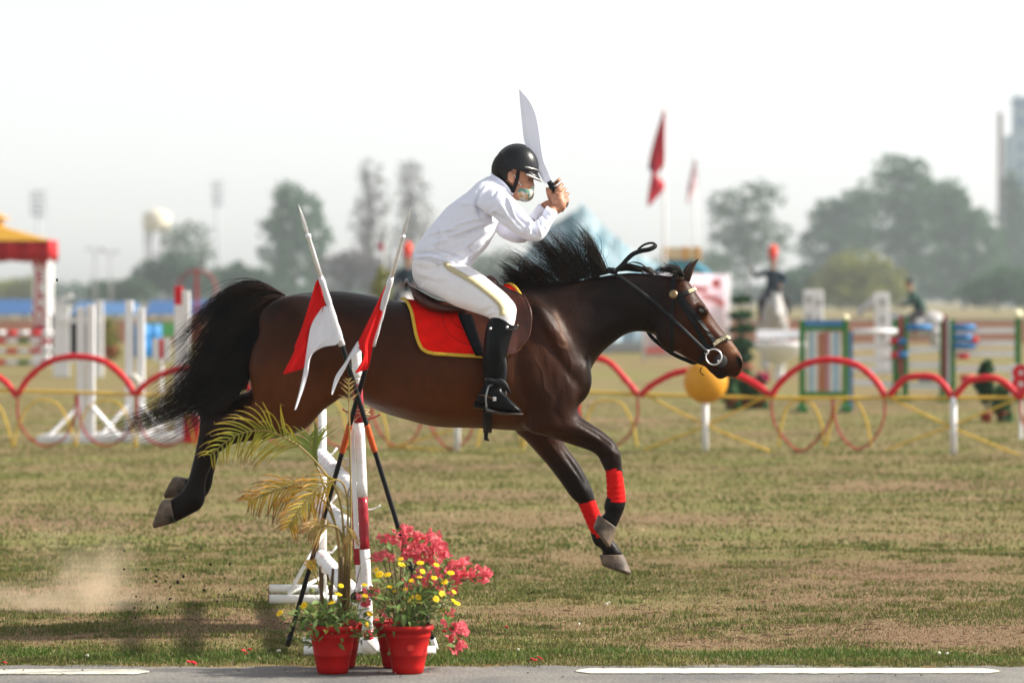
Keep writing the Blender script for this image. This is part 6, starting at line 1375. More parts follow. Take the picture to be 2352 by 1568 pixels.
Y = 760; x = at(360, 0, Y).x; t = thing('water_tower', (x, Y, 0), 'pale overhead water tank on concrete legs beyond the trees', 'water tower')
za, zb = at(0, 530, Y).z, at(0, 484, Y).z; g = G(); R_ = 32/FPX*Y; g.lathe([(R_*.9, za), (R_, za+.3), (R_, zb-.6), (R_*.55, zb), (.05, zb+.35)], (x, Y, 0), 24); g.build('tank', mat('pale_tank', (.62, .57, .44), rough=.8), t, smooth=True)
for k in range(6):
    a = k*math.pi/3+.2; g = G(); g.tube([(x+R_*.8*math.cos(a), Y+R_*.8*math.sin(a), 0), (x+R_*.8*math.cos(a), Y+R_*.8*math.sin(a), za)], .28, 8); g.build('leg', bgrey, t, smooth=True)
for z in (za*.35, za*.7): g = G(); g.tube([(x+R_*.8*math.cos(k*math.pi/3+.2), Y+R_*.8*math.sin(k*math.pi/3+.2), z) for k in range(6)], .2, 6, closed=True); g.build('ring_beam', bgrey, t)
for k, (px, yy) in enumerate(((218, 573), (254, 579))):
    Y = 330; x = at(px, 0, Y).x; z = at(0, yy, Y).z; t = thing('street_lamp', (x, Y, 0), ('twin headed lamp post nearer the pavilion', 'twin headed lamp post nearer the water tank')[k], 'street lamp', 'street lamps beyond the wall')
    g = G(); g.tube([(x, Y, 0), (x, Y, z)], [.11, .06], 8); g.build('pole', bgrey, t, smooth=True); g = G(); g.beam((x-.75, Y, z), (x+.75, Y, z), .05, .05); g.build('arm', bgrey, t)
    for s in (-1, 1): g = G(); g.box((x+s*.55, Y, z+.05), (.55, .25, .14), bev=.03); g.build('lamp_head', bgrey, t)
# ---- arch, banner, flags, mountain model
Y = 118.0
def mpeaks():
    P = [(1180,610,.0),(1215,560,.5),(1240,530,1.),(1262,505,1.5),(1290,490,2.0),(1318,470,2.6),(1338,460,3.0),(1356,468,2.7),(1372,492,2.4),(1400,520,2.),(1430,548,1.5),(1460,570,1.),(1495,588,.6),(1530,605,.2)]
    n = 46; m = 18; V = []; F = []
    xs = np.linspace(1180, 1530, n); tops = np.interp(xs, [p[0] for p in P], [p[1] for p in P])
    for j in range(m):
        v = j/(m-1); dy = (v-.5)*6.0
        for i in range(n):
            zt = at(xs[i], tops[i], Y).z; prof = max(0, 1-abs(v-.5)*2)**.75; nz_ = mnoise.noise(Vector((xs[i]*.022, v*5, 1)))*.55+mnoise.noise(Vector((xs[i]*.06, v*11, 4)))*.28
            z = max(0, zt*prof*(1+nz_*(.36 if 0 < v < 1 and abs(v-.5) > .03 else .0))); V.append((at(xs[i], 0, Y).x, Y+dy+nz_*.6, z))
    for j in range(m-1):
        for i in range(n-1): F.append([j*n+i, j*n+i+1, (j+1)*n+i+1, (j+1)*n+i])
    return V, F
mm_ = bpy.data.materials.new('painted_peak'); mm_.use_nodes = True; nt_ = mm_.node_tree; b = nt_.nodes['Principled BSDF']; b.inputs['Roughness'].default_value = .7
tc = nt_.nodes.new('ShaderNodeTexCoord'); nz_ = nt_.nodes.new('ShaderNodeTexNoise'); nz_.inputs['Scale'].default_value = .9; nz_.inputs['Detail'].default_value = 5; nt_.links.new(tc.outputs['Object'], nz_.inputs['Vector']); cr = nt_.nodes.new('ShaderNodeValToRGB')
e = cr.color_ramp.elements; e[0].position = .32; e[0].color = (.05, .13, .17, 1); e[1].position = .6; e[1].color = (.30, .40, .45, 1); q = e.new(.45); q.color = (.05, .15, .20, 1); nt_.links.new(nz_.outputs[0], cr.inputs[0]); nt_.links.new(cr.outputs[0], b.inputs['Base Color'])
t = thing('mountain_model', tuple(at(1355, 0, Y).xy)+(0,), 'blue and grey model of a snowy mountain behind the horse mane', 'model mountain'); g = G(); g.add(*mpeaks()); g.build('rock_face', mm_, t)
g = G(); c = at(1355, 0, Y); g.box((c.x, Y, .15), (350/FPX*Y, 6.2, .3)); g.build('plinth', bgrey, t)
Y = 112.0; t = thing('entrance_arch', tuple(at(1565, 0, Y).xy)+(0,), 'blue arch topped by an orange sign box behind the horse ears', 'arch')
c = at(1565, 0, Y); xa = c.x; g = G(); g.tube(vsm([(xa-.95, Y, 0), (xa-.9, Y, 1.8), (xa-.6, Y, at(0,622,Y).z), (xa, Y, at(0,606,Y).z), (xa+.6, Y, at(0,622,Y).z), (xa+.9, Y, 1.8), (xa+.95, Y, 0)], 6), .14, 8); g.build('arch_tube', mat('teal_paint', (.06,.25,.36), rough=.6), t, smooth=True)
zc = at(0, 582, Y).z; g = G(); g.box((xa, Y, zc), (1.15, .25, .36), bev=.02); g.build('sign_box', mat('cream_panel', (.66,.52,.34), rough=.7), t)
for s in (-1, .25, 1): g = G(); g.box((xa+s*.48, Y-.01, zc), (.16, .28, .40), bev=.02); g.build('sign_panel', mat('orange_panel', (.62,.33,.09), rough=.7), t)
g = G(); g.box((xa, Y, zc-.35), (.9, .1, .4)); g.build('sign_bracket', mat('teal_bracket', (.08,.3,.36)), t)
Y = 96.0; t = thing('printed_banner', tuple(at(1578, 0, Y).xy)+(0,), 'white banner with red lettering and a red sun behind the horse head', 'banner')
xa, xb = at(1482, 0, Y).x, at(1670, 0, Y).x; za, zb = at(0, 820, Y).z, at(0, 630, Y).z; n = 20; V = []
for i in range(n+1): u = i/n; x = xa+(xb-xa)*u; yv = Y+.05*math.sin(u*9); V += [(x, yv, za), (x, yv, zb)]
g = G(); g.add(V, [[i*2, i*2+2, i*2+3, i*2+1] for i in range(n)]); o = g.build('sheet', mat('banner_vinyl', (.80,.68,.76), rough=.6, var=.04), t, smooth=True); o.modifiers.new('t', 'SOLIDIFY').thickness = .01
for x in (xa-.04, xb+.04): g = G(); g.tube([(x, Y+.05, 0), (x, Y+.05, zb+.05)], .035, 8); g.build('pole', bwhite, t, smooth=True)
rp = mat('red_print', (.70,.13,.11), rough=.6)
for (px, py, w, h, rz) in ((1612,663,26,12,.25),(1595,660,20,9,.2),(1648,690,34,12,-.6),(1625,682,22,10,-.6),(1505,804,44,12,.05)):
    c = at(px, py, Y-.09); g = G(); g.box(c, (w/FPX*Y, .004, h/FPX*Y), R=Matrix.Rotation(-rz, 3, 'Y')); g.build('print_stroke', rp, t)
c = at(1645, 651, Y-.09); V = []
for k in range(20): a = 2*math.pi*k/20; r_ = (.15 if k % 2 else .10); V.append(c+Vector((r_*math.cos(a), 0, r_*math.sin(a))))
g = G(); g.add(V, [list(range(20))]); g.build('sun_emblem', rp, t)
def flag(px, ytop, ybase, Y, pts, m, label, m2=None):
    x = at(px, 0, Y).x; t = thing('flag', (x, Y, 0), label, 'flag', 'flags behind the horse')
    g = G(); g.tube([(x, Y, 0), (x, Y, at(0, ytop, Y).z)], [.05, .03], 8); g.build('pole', bwhite, t, smooth=True)
    for k, (Le, Ri) in enumerate(pts):
        g = G(); g.add(*ruled(Le, Ri, Y-.05, Y-.25, .06, 18, 9, .5+k)); o = g.build('cloth', m if k == 0 else m2, t, smooth=True); o.modifiers.new('t', 'SOLIDIFY').thickness = .008
frd = mat('flag_red', (.50,.02,.04), rough=.7, var=.1, trans=.2); fbl = mat('flag_blue', (.04,.05,.22), rough=.7, trans=.2); fpk = mat('flag_pale', (.72,.52,.56), rough=.7, trans=.2, var=.15, scale=2)
flag(1527, 232, 600, 105, [([(1522,258),(1500,330),(1490,380),(1497,395),(1490,440),(1487,472)], [(1528,250),(1528,330),(1526,378),(1508,402),(1528,428),(1490,474)]), ([(1494,376),(1488,385),(1495,394)], [(1500,378),(1494,388),(1500,397)])], frd, 'red double pennant flag on a white pole above the horse head', fbl)
flag(1597, 342, 600, 125, [([(1594,368),(1584,410),(1578,466)], [(1599,362),(1601,420),(1590,450)]), ([(1584,410),(1579,440),(1578,468)], [(1590,415),(1588,440),(1582,466)])], fpk, 'smaller faded red and white flag right of the red pennant flag', frd)
# ---- potted topiary, white bowl, pots
def leaves_blob(name, blobs, Y, size, n, m, parent, seed, thin=0.0):
    r = np.random.default_rng(seed); V = []; tot = sum(b[2]*b[3] for b in blobs)
    for (cx, cy, rx, ry) in blobs:
        k = max(8, int(n*rx*ry/tot)); d = r.normal(0, 1, (k, 3)); d /= np.linalg.norm(d, axis=1)[:, None]; rad = r.random(k)**.45; p = d*rad[:, None]
        lump = np.array([mnoise.noise(Vector((q[0]*2.4, q[1]*2.4, q[2]*2.4+seed))) for q in p]); keep = lump > -.12+thin; p = p[keep]*(1+.25*lump[keep])[:, None]; k = len(p)
        c = at(cx, cy, Y); R3 = np.array([rx/FPX*Y, rx/FPX*Y*.9, ry/FPX*Y]); q = np.array(c)+p*R3
        a = r.normal(0, 1, (k, 3)); a /= np.linalg.norm(a, axis=1)[:, None]; b = np.cross(a, r.normal(0, 1, (k, 3))); b /= np.linalg.norm(b, axis=1)[:, None]+1e-9; s = size*r.uniform(.5, 1.4, k)[:, None]
        V.append(np.stack([q-a*s, q-b*s*.6, q+a*s, q+b*s*.6], 1).reshape(-1, 3))
    V = np.concatenate(V); F = np.arange(len(V)).reshape(-1, 4); me = mesh(name, V, F, False, WL[parent.name]); return link(name, me, m, parent, WL[parent.name])
def lmat(name, c, c2=None): return mat(name, c, rough=.7, var=.35, scale=.35, col2=c2 or c, trans=.3, spec=.2)
lf_dark = lmat('dark_foliage', (.03,.08,.032)); lf_mid = lmat('mid_foliage', (.045,.115,.038)); lf_grey = lmat('grey_foliage', (.06,.11,.05)); lf_yel = lmat('yellow_green_foliage', (.20,.21,.045)); lf_bare = lmat('bare_twigs', (.10,.085,.07)); bark = mat('bark', (.09,.07,.055), rough=.95, var=.3, scale=3)
Y = 72.0; t = thing('tiered_topiary', tuple(at(1702, 0, Y).xy)+(0,), 'potted conifer in flat tiers beneath the banner, right of the horse face', 'potted tree')
x = at(1702, 0, Y).x; g = G(); g.lathe([(.16, 0), (.22, .3), (.24, .32), (.22, .33)], (x, Y, 0), 16); g.build('pot', terr, t, smooth=True); g = G(); g.tube([(x, Y, .3), (x, Y, 1.55)], [.035, .015], 8); g.build('trunk', bark, t, smooth=True)
leaves_blob('foliage', [(1702,688,26,9),(1700,722,30,10),(1704,755,32,12),(1702,790,30,16),(1702,820,24,18)], Y, .06, 1800, lf_dark, t, 3)
Y = 74.0; t = thing('white_basin', tuple(at(1790, 0, Y).xy)+(0,), 'white bowl shaped basin on a pedestal right of the horse muzzle', 'basin'); x = at(1790, 0, Y).x
g = G(); g.lathe([(.10, 0), (.09, .30), (.16, .34), (.36, .48), (.50, .64), (.53, .72), (.50, .73), (.40, .60), (.05, .50)], (x, Y, 0), 24, cap=False); g.build('bowl', bwhite, t, smooth=True); g = G(); g.box((x, Y+.4, at(0,768,Y).z), (.85, .2, .16), bev=.03); g.build('rim_box', bwhite, t)
def potplant(px, ybase, topy, Y, wpx, m, label, flowers=None, seed=1):
    x = at(px, 0, Y).x; t = thing('potted_plant', (x, Y, 0), label, 'potted plant', 'potted plants along the course'); w = wpx/FPX*Y/2
    g = G(); g.lathe([(w*.6, 0), (w*.85, w*1.2), (w*.95, w*1.25), (w*.92, w*1.4)], (x, Y, 0), 16); g.build('pot', terr, t, smooth=True); g = G(); g.tube([(x, Y, w), (x+.02, Y, at(0, (topy+ybase)/2, Y).z)], .02, 6); g.build('stem', bark, t)
    leaves_blob('foliage', [(px, topy+18, wpx*.45, 18), (px-4, topy+50, wpx*.6, 24), (px+5, topy+78, wpx*.5, 20)], Y, .05, 900, m, t, seed)
    if flowers: leaves_blob('blossom', flowers, Y, .04, 220, mat('magenta_blossom', (.50,.05,.16), trans=.2), t, seed+5)
potplant(2265, 968, 828, 48, 34, lf_dark, 'dark leafy pot plant by the fence at far right', None, 2); potplant(2302, 968, 880, 48.4, 34, lf_mid, 'low pot plant beside the number eight board', None, 3)
potplant(1680, 940, 850, 54, 36, lf_mid, 'pot plant behind the orange ball, left of the pair', None, 4); potplant(1712, 940, 845, 54.3, 36, lf_mid, 'pot plant behind the orange ball with magenta blossom', [(1745,872,16,14),(1735,885,12,10)], 5); potplant(1745, 938, 862, 54.2, 34, lf_mid, 'pot plant with pink blossom behind the second big hoop', [(1755,868,14,10)], 6)
potplant(255, 800, 728, 100, 40, lf_yel, 'yellow green shrub in a tub among the white posts', None, 7); potplant(880, 790, 612, 90, 44, lf_yel, 'tall yellow green shrub between the lances', None, 8)
# ---- green panel jump and plank jump on the right
Y = 53.0; x0, x1 = at(1842, 0, Y).x, at(1942, 0, Y).x; zt, zb = at(0, 735, Y).z, at(0, 905, Y).z
t = thing('slatted_jump_wing', ((x0+x1)/2, Y, 0), 'green framed jump wing filled with coloured upright slats', 'jump wing')
for x in (x0, x1):
    g = G(); g.box((x, Y, zt/2), (.075, .075, zt), bev=.006); g.build('post', bgreen, t); g = G(); g.box((x, Y, .04), (.10, .75, .08), bev=.01); g.build('foot', bgreen, t)
g = G(); g.ell((x1+.0, Y, zt+.03), .05, 12, 8); g.build('finial', mat('cream_knob', (.8,.75,.5)), t, smooth=True)
for z, m_ in ((at(0,742,Y).z, bblue), (at(0,751,Y).z-.02, bgreen), (zb, bgreen)): g = G(); g.box(((x0+x1)/2, Y, z), (x1-x0-.08, .06, .07)); g.build('crossbar', m_, t)
cols_ = [mat('slat_paint', c, rough=.6) for c in ((.60,.58,.50),(.25,.42,.55),(.62,.62,.60),(.38,.14,.06),(.36,.12,.06),(.42,.20,.25),(.60,.60,.62),(.22,.42,.60),(.62,.60,.56))]
for k in range(9):
    u = (k+.5)/9; g = G(); g.box((x0+.05+(x1-x0-.10)*u, Y, (zb+at(0,756,Y).z)/2), ((x1-x0-.1)/9*.9, .03, at(0,756,Y).z-zb-.08)); g.build('slat', cols_[k], t)
g = G(); g.box((x1+.10, Y+.3, .55), (.05, .05, 1.1)); g.build('blue_post', bblue, t)
Y = 58.0; t = thing('plank_jump', tuple(at(2080, 0, Y).xy)+(0,), 'show jump of white planks and blue red rails between green posts at right', 'jump')
for px, yt in ((2057,732),(2079,728),(2165,735),(2187,733),(2338,728)):
    x = at(px, 0, Y).x; z = at(0, yt, Y).z; g = G(); g.box((x, Y, z/2), (.085, .085, z), bev=.006); g.build('post', bgreen, t); g = G(); g.box((x, Y, .05), (.12, .8, .09)); g.build('foot', bgreen, t)
for px in (2068, 2170): x = at(px, 0, Y).x; g = G(); g.box((x, Y-.06, .78), (.07, .02, 1.05)); g.build('red_strip', mat('dull_red', (.30,.06,.07)), t)
for px in (2179,): x = at(px, 0, Y).x; g = G(); g.box((x-.02, Y-.06, .75), (.06, .02, 1.0)); g.build('white_strip', bwhite, t)
g = G(); g.ell(at(2337, 722, Y), .075, 14, 10); g.build('finial', mat('cream_ball', (.85,.80,.55)), t, smooth=True)
for a, b_, ya, yb in ((1950,2058,798,790),(1950,2058,824,826),(1950,2058,846,852),(1950,2058,876,884),(2082,2165,805,800),(2082,2165,838,838),(2082,2165,885,888),(2190,2338,788,788),(2190,2338,812,812),(2190,2338,846,846),(2190,2338,760,758)):
    g = G(); g.beam(at(a, ya, Y), at(b_, yb, Y), .085, .04, up=(0, 1, 0)); g.build('plank', bwhite, t)
for a, b_, yy, m_ in ((2082,2140,752,bblue),(2190,2240,752,bblue),(2062,2082,784,bblue),(2190,2232,775,bblue),(2190,2240,795,bblue),(2232,2246,781,bred),(2044,2062,782,bred),(2062,2085,814,bblue),(2046,2062,815,bred),(2200,2225,818,bred),(2060,2085,868,bgreen),(2110,2150,870,bblue),(2205,2240,868,bred),(1960,2060,762,bwhite)):
    g = G(); g.tube([at(a, yy, Y-.12), at(b_, yy, Y-.12)], .045, 10); g.build('rail_band', m_, t, smooth=True)
t = thing('number_board', tuple(at(2345, 0, 42).xy)+(0,), 'white board bearing a red number eight at the right edge', 'sign'); c = at(2345, 872, 42); g = G(); g.box(c, (.24, .02, .34), bev=.004); g.build('board', bwhite, t); g = G(); g.tube([(c.x, 42.02, 0), (c.x, 42.02, c.z)], .02, 8); g.build('stake', bwhite, t); letter('8', .40, c+Vector((0, -.016, 0)), bred, t)
for k, (px, yt) in enumerate(((1868, 666), (2026, 672))):
    Y = 80.0; x = at(px, 0, Y).x; z = at(0, yt, Y).z; t = thing('pierced_pillar', (x, Y, 0), ('white pillar with dark round holes left of the yellow green tree', 'tall white pillar with dark holes beside the green rider')[k], 'jump pillar', 'white pierced pillars')
    g = G(); g.box((x, Y, z/2), (.40 if k == 0 else .28, .25, z), bev=.03); g.build('body', bwhite, t)
    for j in range(3):
        for s in ((-1, 1) if k == 0 else (0,)):
            g = G(); c = (x+s*.1, Y-.13, z-.2-.36*j-(.06 if s > 0 else 0)); g.lathe([(.001, 0), (.06, 0), (.065, .012)], c, 12, axis=(0, -1, 0)); g.build('round_hole', bgrey, t)
# ---- riders in the background
def bg_horse(loc, head, m, label, sc=1.0, low=0.0):
    g = G(); g.ell((0, 0, 1.15), (.78, .27, .32)); g.ell((-.5, 0, 1.2), (.36, .28, .33)); g.ell((.5, 0, 1.15), (.32, .25, .36))
    g.tube([(.55, 0, 1.2), (.85, 0, 1.55-low*.6), (1.0, 0, 1.75-low)], [.24, .17, .13], 12); g.tube([(.95, 0, 1.82-low), (1.2, 0, 1.62-low), (1.42, 0, 1.42-low)], [.13, .11, .08], 12)
    for s in (-1, 1):
        g.tube([(.55, s*.16, 1.0), (.58, s*.16, .62), (.55, s*.16, .34), (.58, s*.16, .08), (.64, s*.16, .0)], [.13, .08, .055, .05, .07], 10); g.tube([(-.6, s*.17, 1.05), (-.55, s*.17, .75), (-.78, s*.17, .55), (-.74, s*.17, .25), (-.7, s*.17, 0)], [.18, .13, .07, .05, .07], 10)
        g.tube([(.98, s*.07, 1.88-low), (1.0, s*.08, 2.03-low)], [.04, .012], 8)
    me = fuse(g, .03, 4); root = thing('horse', loc, label, 'horse', 'background riding horses'); o = link('body', me, m, root, loc); o.location = (0, 0, 0); root.rotation_euler = (0, 0, head); root.scale = (sc,)*3
    g = G(); g.tube(vsm([(-.8, 0, 1.32), (-.98, 0, 1.1), (-1.0, 0, .6)], 4), [.05]*4+[.08]*4+[.03], 8); tl = g.build('tail', mat('pale_tail', (.25,.24,.23)), None, smooth=True, org=(0, 0, 0)); tl.parent = root
    return root
def bg_person(loc, head, coatm, legm, label, sc=1.0, lean=0.1, plume=False, arm=False):
    loc = Vector(loc); root = thing('person', loc, label, 'person', 'background riders'); root.rotation_euler = (0, 0, head); root.scale = (sc,)*3
    g = G(); L = lean
    g.tube([(0, 0, .0), (L*.4, 0, .28), (L, 0, .56)], [.16, .15, .10], 12); g.ell((L*.9, 0, .48), (.11, .21, .10)); g.tube([(L, 0, .55), (L*1.15, 0, .68)], .055, 8); g.ell((L*1.2+.02, 0, .78), (.095, .08, .12))
    for s in (-1, 1):
        g.tube([(L*.9, s*.2, .5), (L*.9+.05, s*.27, .25), (L+.32, s*.12, .18)] if not (arm and s < 0) else [(L*.9, s*.2, .5), (L, s*.42, .42), (L+.1, s*.5, .62)], [.065, .05, .035], 8)
        g.tube([(0, s*.12, .0), (.32, s*.27, -.12), (.18, s*.3, -.55), (.30, s*.31, -.62)], [.11, .085, .055, .05], 10)
    me = fuse(g, .022, 3); o = link('body', me, mat('rider_skin', (.35,.18,.11)), root, loc); o.location = (0, 0, 0)
    def ch(name, gg, m, v=.02):
        me = fuse(gg, v, 3); o = link(name, me, m, root, loc); o.location = (0, 0, 0)
    g = G(); g.tube([(0, 0, .0), (L*.4, 0, .28), (L, 0, .55)], [.175, .165, .12], 12); g.ell((L*.9, 0, .48), (.125, .225, .11))
    for s in (-1, 1): g.tube([(L*.9, s*.2, .5), (L*.9+.05, s*.27, .25), (L+.26, s*.15, .19)] if not (arm and s < 0) else [(L*.9, s*.2, .5), (L, s*.42, .42), (L+.08, s*.48, .56)], [.08, .065, .05], 8)
    ch('coat', g, coatm)
    g = G()
    for s in (-1, 1): g.tube([(0, s*.12, .02), (.32, s*.27, -.12), (.18, s*.3, -.5)], [.13, .10, .07], 10)
    ch('trousers', g, legm)
    g = G(); g.ell((L*1.2+.0, 0, .83), (.11, .095, .10)); ch('cap', g, bdark if not plume else frd)
    if plume: g = G(); g.tube([(L*1.2, 0, .90), (L*1.2, 0, 1.02), (L*1.2-.02, 0, 1.14)], [.10, .11, .07], 10); ch('plume', g, mat('scarlet_plume', (.75,.09,.05), rough=.9))
    return root
greyh = mat('grey_coat', (.40,.39,.38), rough=.7, var=.12, scale=3); dgreen = mat('dark_green_uniform', (.02,.055,.045), rough=.8); dkbl = mat('dark_blue_uniform', (.02,.035,.05), rough=.8)
Y = 86.0; x = at(1776, 0, Y).x; bg_horse((x, Y, 0), -math.pi/2, greyh, 'grey horse standing head on beneath the plumed guard', 1.05, .32); bg_person((x, Y+.1, 1.66), -math.pi/2, dkbl, bdark, 'mounted guard in dark coat and red plume facing the camera, one arm raised', .98, .05, True, True)
Y = 82.0; x = at(936, 0, Y).x; bg_horse((x, Y, 0), -math.pi/2, greyh, 'grey horse mostly hidden behind the saddle of the leaping horse', 1.05, .32); bg_person((x, Y+.1, 1.66), -math.pi/2, dkbl, bdark, 'mounted guard with red plume seen behind the rider back', .98, .05, True)
Y = 84.0; x = at(2112, 0, Y).x; bg_horse((x-.15, Y, -.02), math.pi, mat('pale_grey_coat', (.46,.45,.46), rough=.7, var=.12, scale=3), 'pale grey horse cantering left behind the plank jump', .86); bg_person((x+.05, Y, 1.26), math.pi, dgreen, bdark, 'crouching rider in dark green jacket and black cap at right', .82, .28)
c = at(883, 565, 95); g = G(); x = c.x; t = thing('pennant_pole', (x, 95, 0), 'thin pole with a small red pennant behind the right lance', 'pennant'); g.tube([(x, 95, 0), (x, 95, c.z+.12)], .025, 8); g.build('pole', bwhite, t); g = G(); g.add([(x, 95-.01, c.z+.12), (x-.20, 95.03, c.z+.02), (x, 94.99, c.z-.22)], [[0, 1, 2]]); o = g.build('pennant', frd, t); o.modifiers.new('t', 'SOLIDIFY').thickness = .01
# ---- trees
def tree(name, px, ybase, Y, blobs, m, label, n=5200, size=.33, thin=0.0, seed=1, group='trees beyond the wall'):
    Y *= 1.5; size *= 1.5
    x = at(px, 0, Y).x; t = thing(name, (x, Y, 0), label, 'tree', group); r = random.Random(seed); b0 = blobs[0]; top = at(px, min(b[1] for b in blobs), Y).z
    g = G(); g.tube(vsm([(x, Y, -.1), (x+r.uniform(-.3, .3), Y, top*.3), (x+r.uniform(-.5, .5), Y, top*.62), (x+r.uniform(-.4, .4), Y, top*.9)], 5), [max(.05, .042*top*(1-i/16)**1.1*.55+.04) for i in range(16)], 8)
    tr = g.build('trunk', bark, t, smooth=True)
    for (cx, cy, rx, ry) in blobs:
        for k in range(3):
            e = at(cx+r.uniform(-.7, .7)*rx, cy+r.uniform(-.7, .4)*ry, Y+r.uniform(-1, 1)); s = Vector((x, Y, max(.5, min(e.z-.6, top*.45*r.uniform(.6, 1.2))))); g = G(); g.tube(vsm([s, s*.5+e*.5+Vector((0, 0, .5)), e], 4), [.12, .11, .10, .09, .08, .06, .05, .04, .03], 6); g.build('limb', bark, t, smooth=True)
    leaves_blob('crown', [(a, b, c*1.08, d*1.08) for a, b, c, d in blobs], Y, size*.9, int(n*1.5), m, t, seed, thin+.04); return t
tree('broadleaf_tree', 1720, 720, 480, [(1668,468,42,32),(1745,452,58,36),(1705,520,72,44),(1760,560,70,55),(1680,590,60,60)], lf_grey, 'open greyish tree above the plumed guard', 5200, .34, .12, 1)
tree('broadleaf_tree', 1930, 720, 520, [(1905,500,48,42),(1962,482,52,48),(1930,560,85,66),(1900,630,70,50)], lf_mid, 'bluish green tree left of the tallest crown', 8000, .38, .04, 2)
tree('broadleaf_tree', 2065, 720, 500, [(2050,390,48,34),(2095,400,40,36),(2060,440,92,44),(2120,470,70,50),(2060,520,110,60),(2090,600,110,80)], lf_mid, 'tallest crown in the row of trees at right', 12000, .36, .06, 3)
tree('broadleaf_tree', 2215, 720, 490, [(2180,455,46,42),(2200,505,72,52),(2235,560,80,70),(2200,630,100,60)], lf_mid, 'broad leafy tree between the tallest crown and the tower block', 9500, .36, .03, 4)
tree('broadleaf_tree', 2335, 720, 560, [(2325,430,28,40),(2340,480,46,56),(2330,560,66,76),(2360,640,80,60)], lf_dark, 'dark tree standing before the tower block at the right edge', 5000, .40, -.02, 5)
tree('round_tree', 1975, 710, 300, [(1970,612,70,36),(1930,650,70,38),(2025,650,66,40),(1975,672,110,34)], lf_yel, 'rounded yellow green tree low in front of the dark ones', 4600, .22, -.05, 6)
tree('low_tree', 2290, 715, 330, [(2255,668,55,34),(2310,650,60,40),(2360,665,50,40)], lf_mid, 'low light green tree below the tower block', 3000, .24, -.05, 7)
tree('low_tree', 1850, 715, 340, [(1830,660,50,40),(1870,680,40,30),(1800,680,50,30)], lf_dark, 'low dark green tree behind the pierced pillar', 2400, .25, -.05, 8)
tree('poplar_tree', 680, 700, 460, [(660,450,40,32),(690,480,48,40),(650,520,52,46),(710,540,54,50),(670,590,76,56),(670,650,80,44)], lf_mid, 'tall green tree left of the left lance point', 9000, .32, .08, 9)
tree('bare_tree', 852, 700, 500, [(848,400,30,30),(858,450,40,46),(845,510,44,50),(855,570,48,44)], lf_bare, 'leafless tree between the two lance points', 2800, .26, .10, 10)
tree('bare_tree', 945, 700, 510, [(940,392,30,26),(945,440,40,44),(955,500,48,50),(940,560,50,50)], lf_bare, 'leafless tree behind the right lance point', 2800, .26, .10, 11)
tree('low_tree', 800, 710, 420, [(770,625,52,44),(820,615,50,40),(865,635,56,44)], lmat('mauve_scrub', (.105,.085,.085)), 'mauve grey scrubby tree between the lances', 3400, .28, -.02, 12)
tree('thin_tree', 425, 700, 430, [(405,545,34,30),(445,535,42,28),(430,580,52,30),(470,585,30,20)], lf_grey, 'thin tree in front of the water tank', 1500, .25, .12, 13)
tree('low_tree', 385, 712, 390, [(350,635,42,38),(400,625,52,44),(455,645,46,38)], lf_dark, 'dark round tree below the water tank', 3600, .28, -.05, 14)
tree('low_tree', 560, 712, 400, [(540,640,44,34),(585,650,44,34)], lf_dark, 'dark low tree above the horse tail', 2400, .28, -.05, 15)
tree('low_tree', 275, 712, 360, [(250,668,50,24),(310,665,46,28)], lf_grey, 'low pale green tree beside the WELCOME pillar', 1800, .24, 0, 16)
tree('low_tree', 50, 712, 380, [(20,668,50,26),(80,660,44,30)], lf_yel, 'low green tree under the pavilion valance', 1600, .24, 0, 17)
tree('low_tree', 1120, 712, 420, [(1090,640,60,50),(1150,630,60,50),(1200,650,50,40)], lf_grey, 'grey green tree between the rider and the mountain model', 3200, .28, 0, 18)
tree('low_tree', 1520, 712, 440, [(1470,640,60,44),(1540,635,60,44),(1610,625,66,56)], lf_grey, 'hazy tree behind the blue arch', 3600, .28, 0, 19)
tree('low_tree', 990, 712, 440, [(960,640,50,44),(1010,650,50,40)], lf_grey, 'grey tree low behind the saddle', 2200, .28, 0, 20)
# far wood along the horizon: one mass
t_ = thing('far_wood', (0, 940, 0), 'hazy belt of distant wood along the horizon', 'wood'); t_['kind'] = 'stuff'
leaves_blob('foliage', [(px, 676+6*math.sin(px*.02), 70, 28+8*math.sin(px*.013+1)) for px in range(-150, 2500, 75)], 940, .9, 15000, lf_dark, t_, 31)['kind'] = 'stuff'
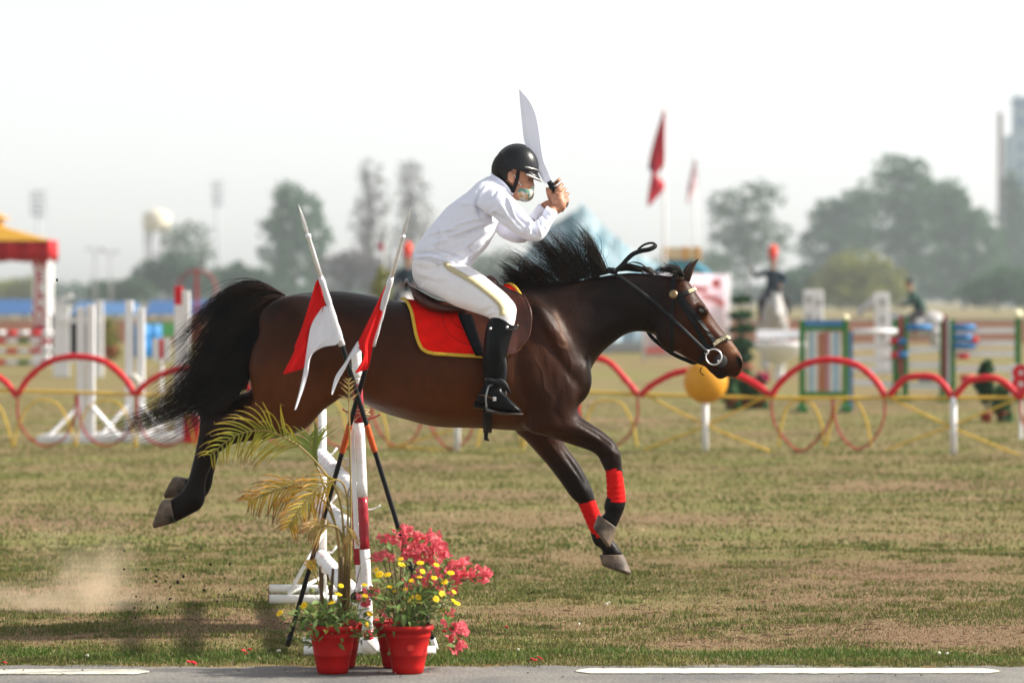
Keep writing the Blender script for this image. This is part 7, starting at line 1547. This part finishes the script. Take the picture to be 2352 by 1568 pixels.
# ---- tower block at the right edge
Y = 900.0; xl, xr = at(2318, 0, Y).x, at(2470, 0, Y).x; t = thing('tower_block', ((xl+xr)/2, Y, 0), 'pale blue tower block with blue windows rising at the right edge', 'building')
paleb = mat('pale_blue_render', (.32,.42,.50), rough=.8, var=.05, scale=.2); blw = mat('blue_glass', (.10,.18,.36), rough=.2)
z1, z2 = at(0, 310, Y).z, at(0, 222, Y).z; x2 = at(2336, 0, Y).x
g = G(); g.box(((xl+xr)/2, Y+5, z1/2), (xr-xl, 10, z1)); g.build('wall', paleb, t); g = G(); g.box(((x2+xr)/2, Y+5.1, (z1+z2)/2), (xr-x2, 9, z2-z1)); g.build('upper_wall', paleb, t)
g = G(); g.box((x2-.4, Y+4, z2-1.0), (1.6, 2.5, .5)); g.build('roof_slab', bgrey, t); g = G(); g.tube([(at(2340,0,Y).x, Y+4, z2), (at(2340,0,Y).x, Y+4, z2+.9)], .5, 8); g.build('roof_tank', paleb, t)
for yy in (236, 280, 338, 378, 420, 460, 500, 540):
    for px in (2346, 2372, 2398): 
        z = at(0, yy, Y).z; x = at(px, 0, Y).x; g = G(); g.box((x, Y-.02, z), (1.25, .12, 1.7)); w_ = g.build('window', blw, t); g = G(); g.box((x, Y-.06, z-.95), (1.45, .25, .16)); g.build('sill', paleb, w_)
g = G(); xs_ = at(2297, 0, Y+8).x; g.box((xs_, Y+8, at(0,280,Y).z/2+6), (1.15, 1.15, at(0,290,Y).z-6)); o = g.build('brick_shaft', mat('pinkish_brick', (.36,.24,.22), rough=.9, var=.2, scale=.4), t); g = G(); g.tube([(xs_-.2, Y+8, at(0,285,Y).z), (xs_-.3, Y+8, at(0,246,Y).z)], [.35, .12], 8); g.build('spire', bgrey, t)
# ---- haze: one even box of air
hz = G(); hz.box((0, 530, 31.0), (1400, 1100, 64.06))
hm_ = bpy.data.materials.new('haze'); hm_.use_nodes = True; hm_.node_tree.nodes.remove(hm_.node_tree.nodes['Principled BSDF']); pv = hm_.node_tree.nodes.new('ShaderNodeVolumePrincipled')
pv.inputs['Color'].default_value = (.80, .90, 1.0, 1); pv.inputs['Density'].default_value = .00030; pv.inputs['Anisotropy'].default_value = .45; hm_.node_tree.links.new(pv.outputs[0], hm_.node_tree.nodes['Material Output'].inputs['Volume'])
ho = hz.build('haze', hm_, None); setp(ho, 'thin pale haze filling the air over the showground', 'haze', kind='stuff')
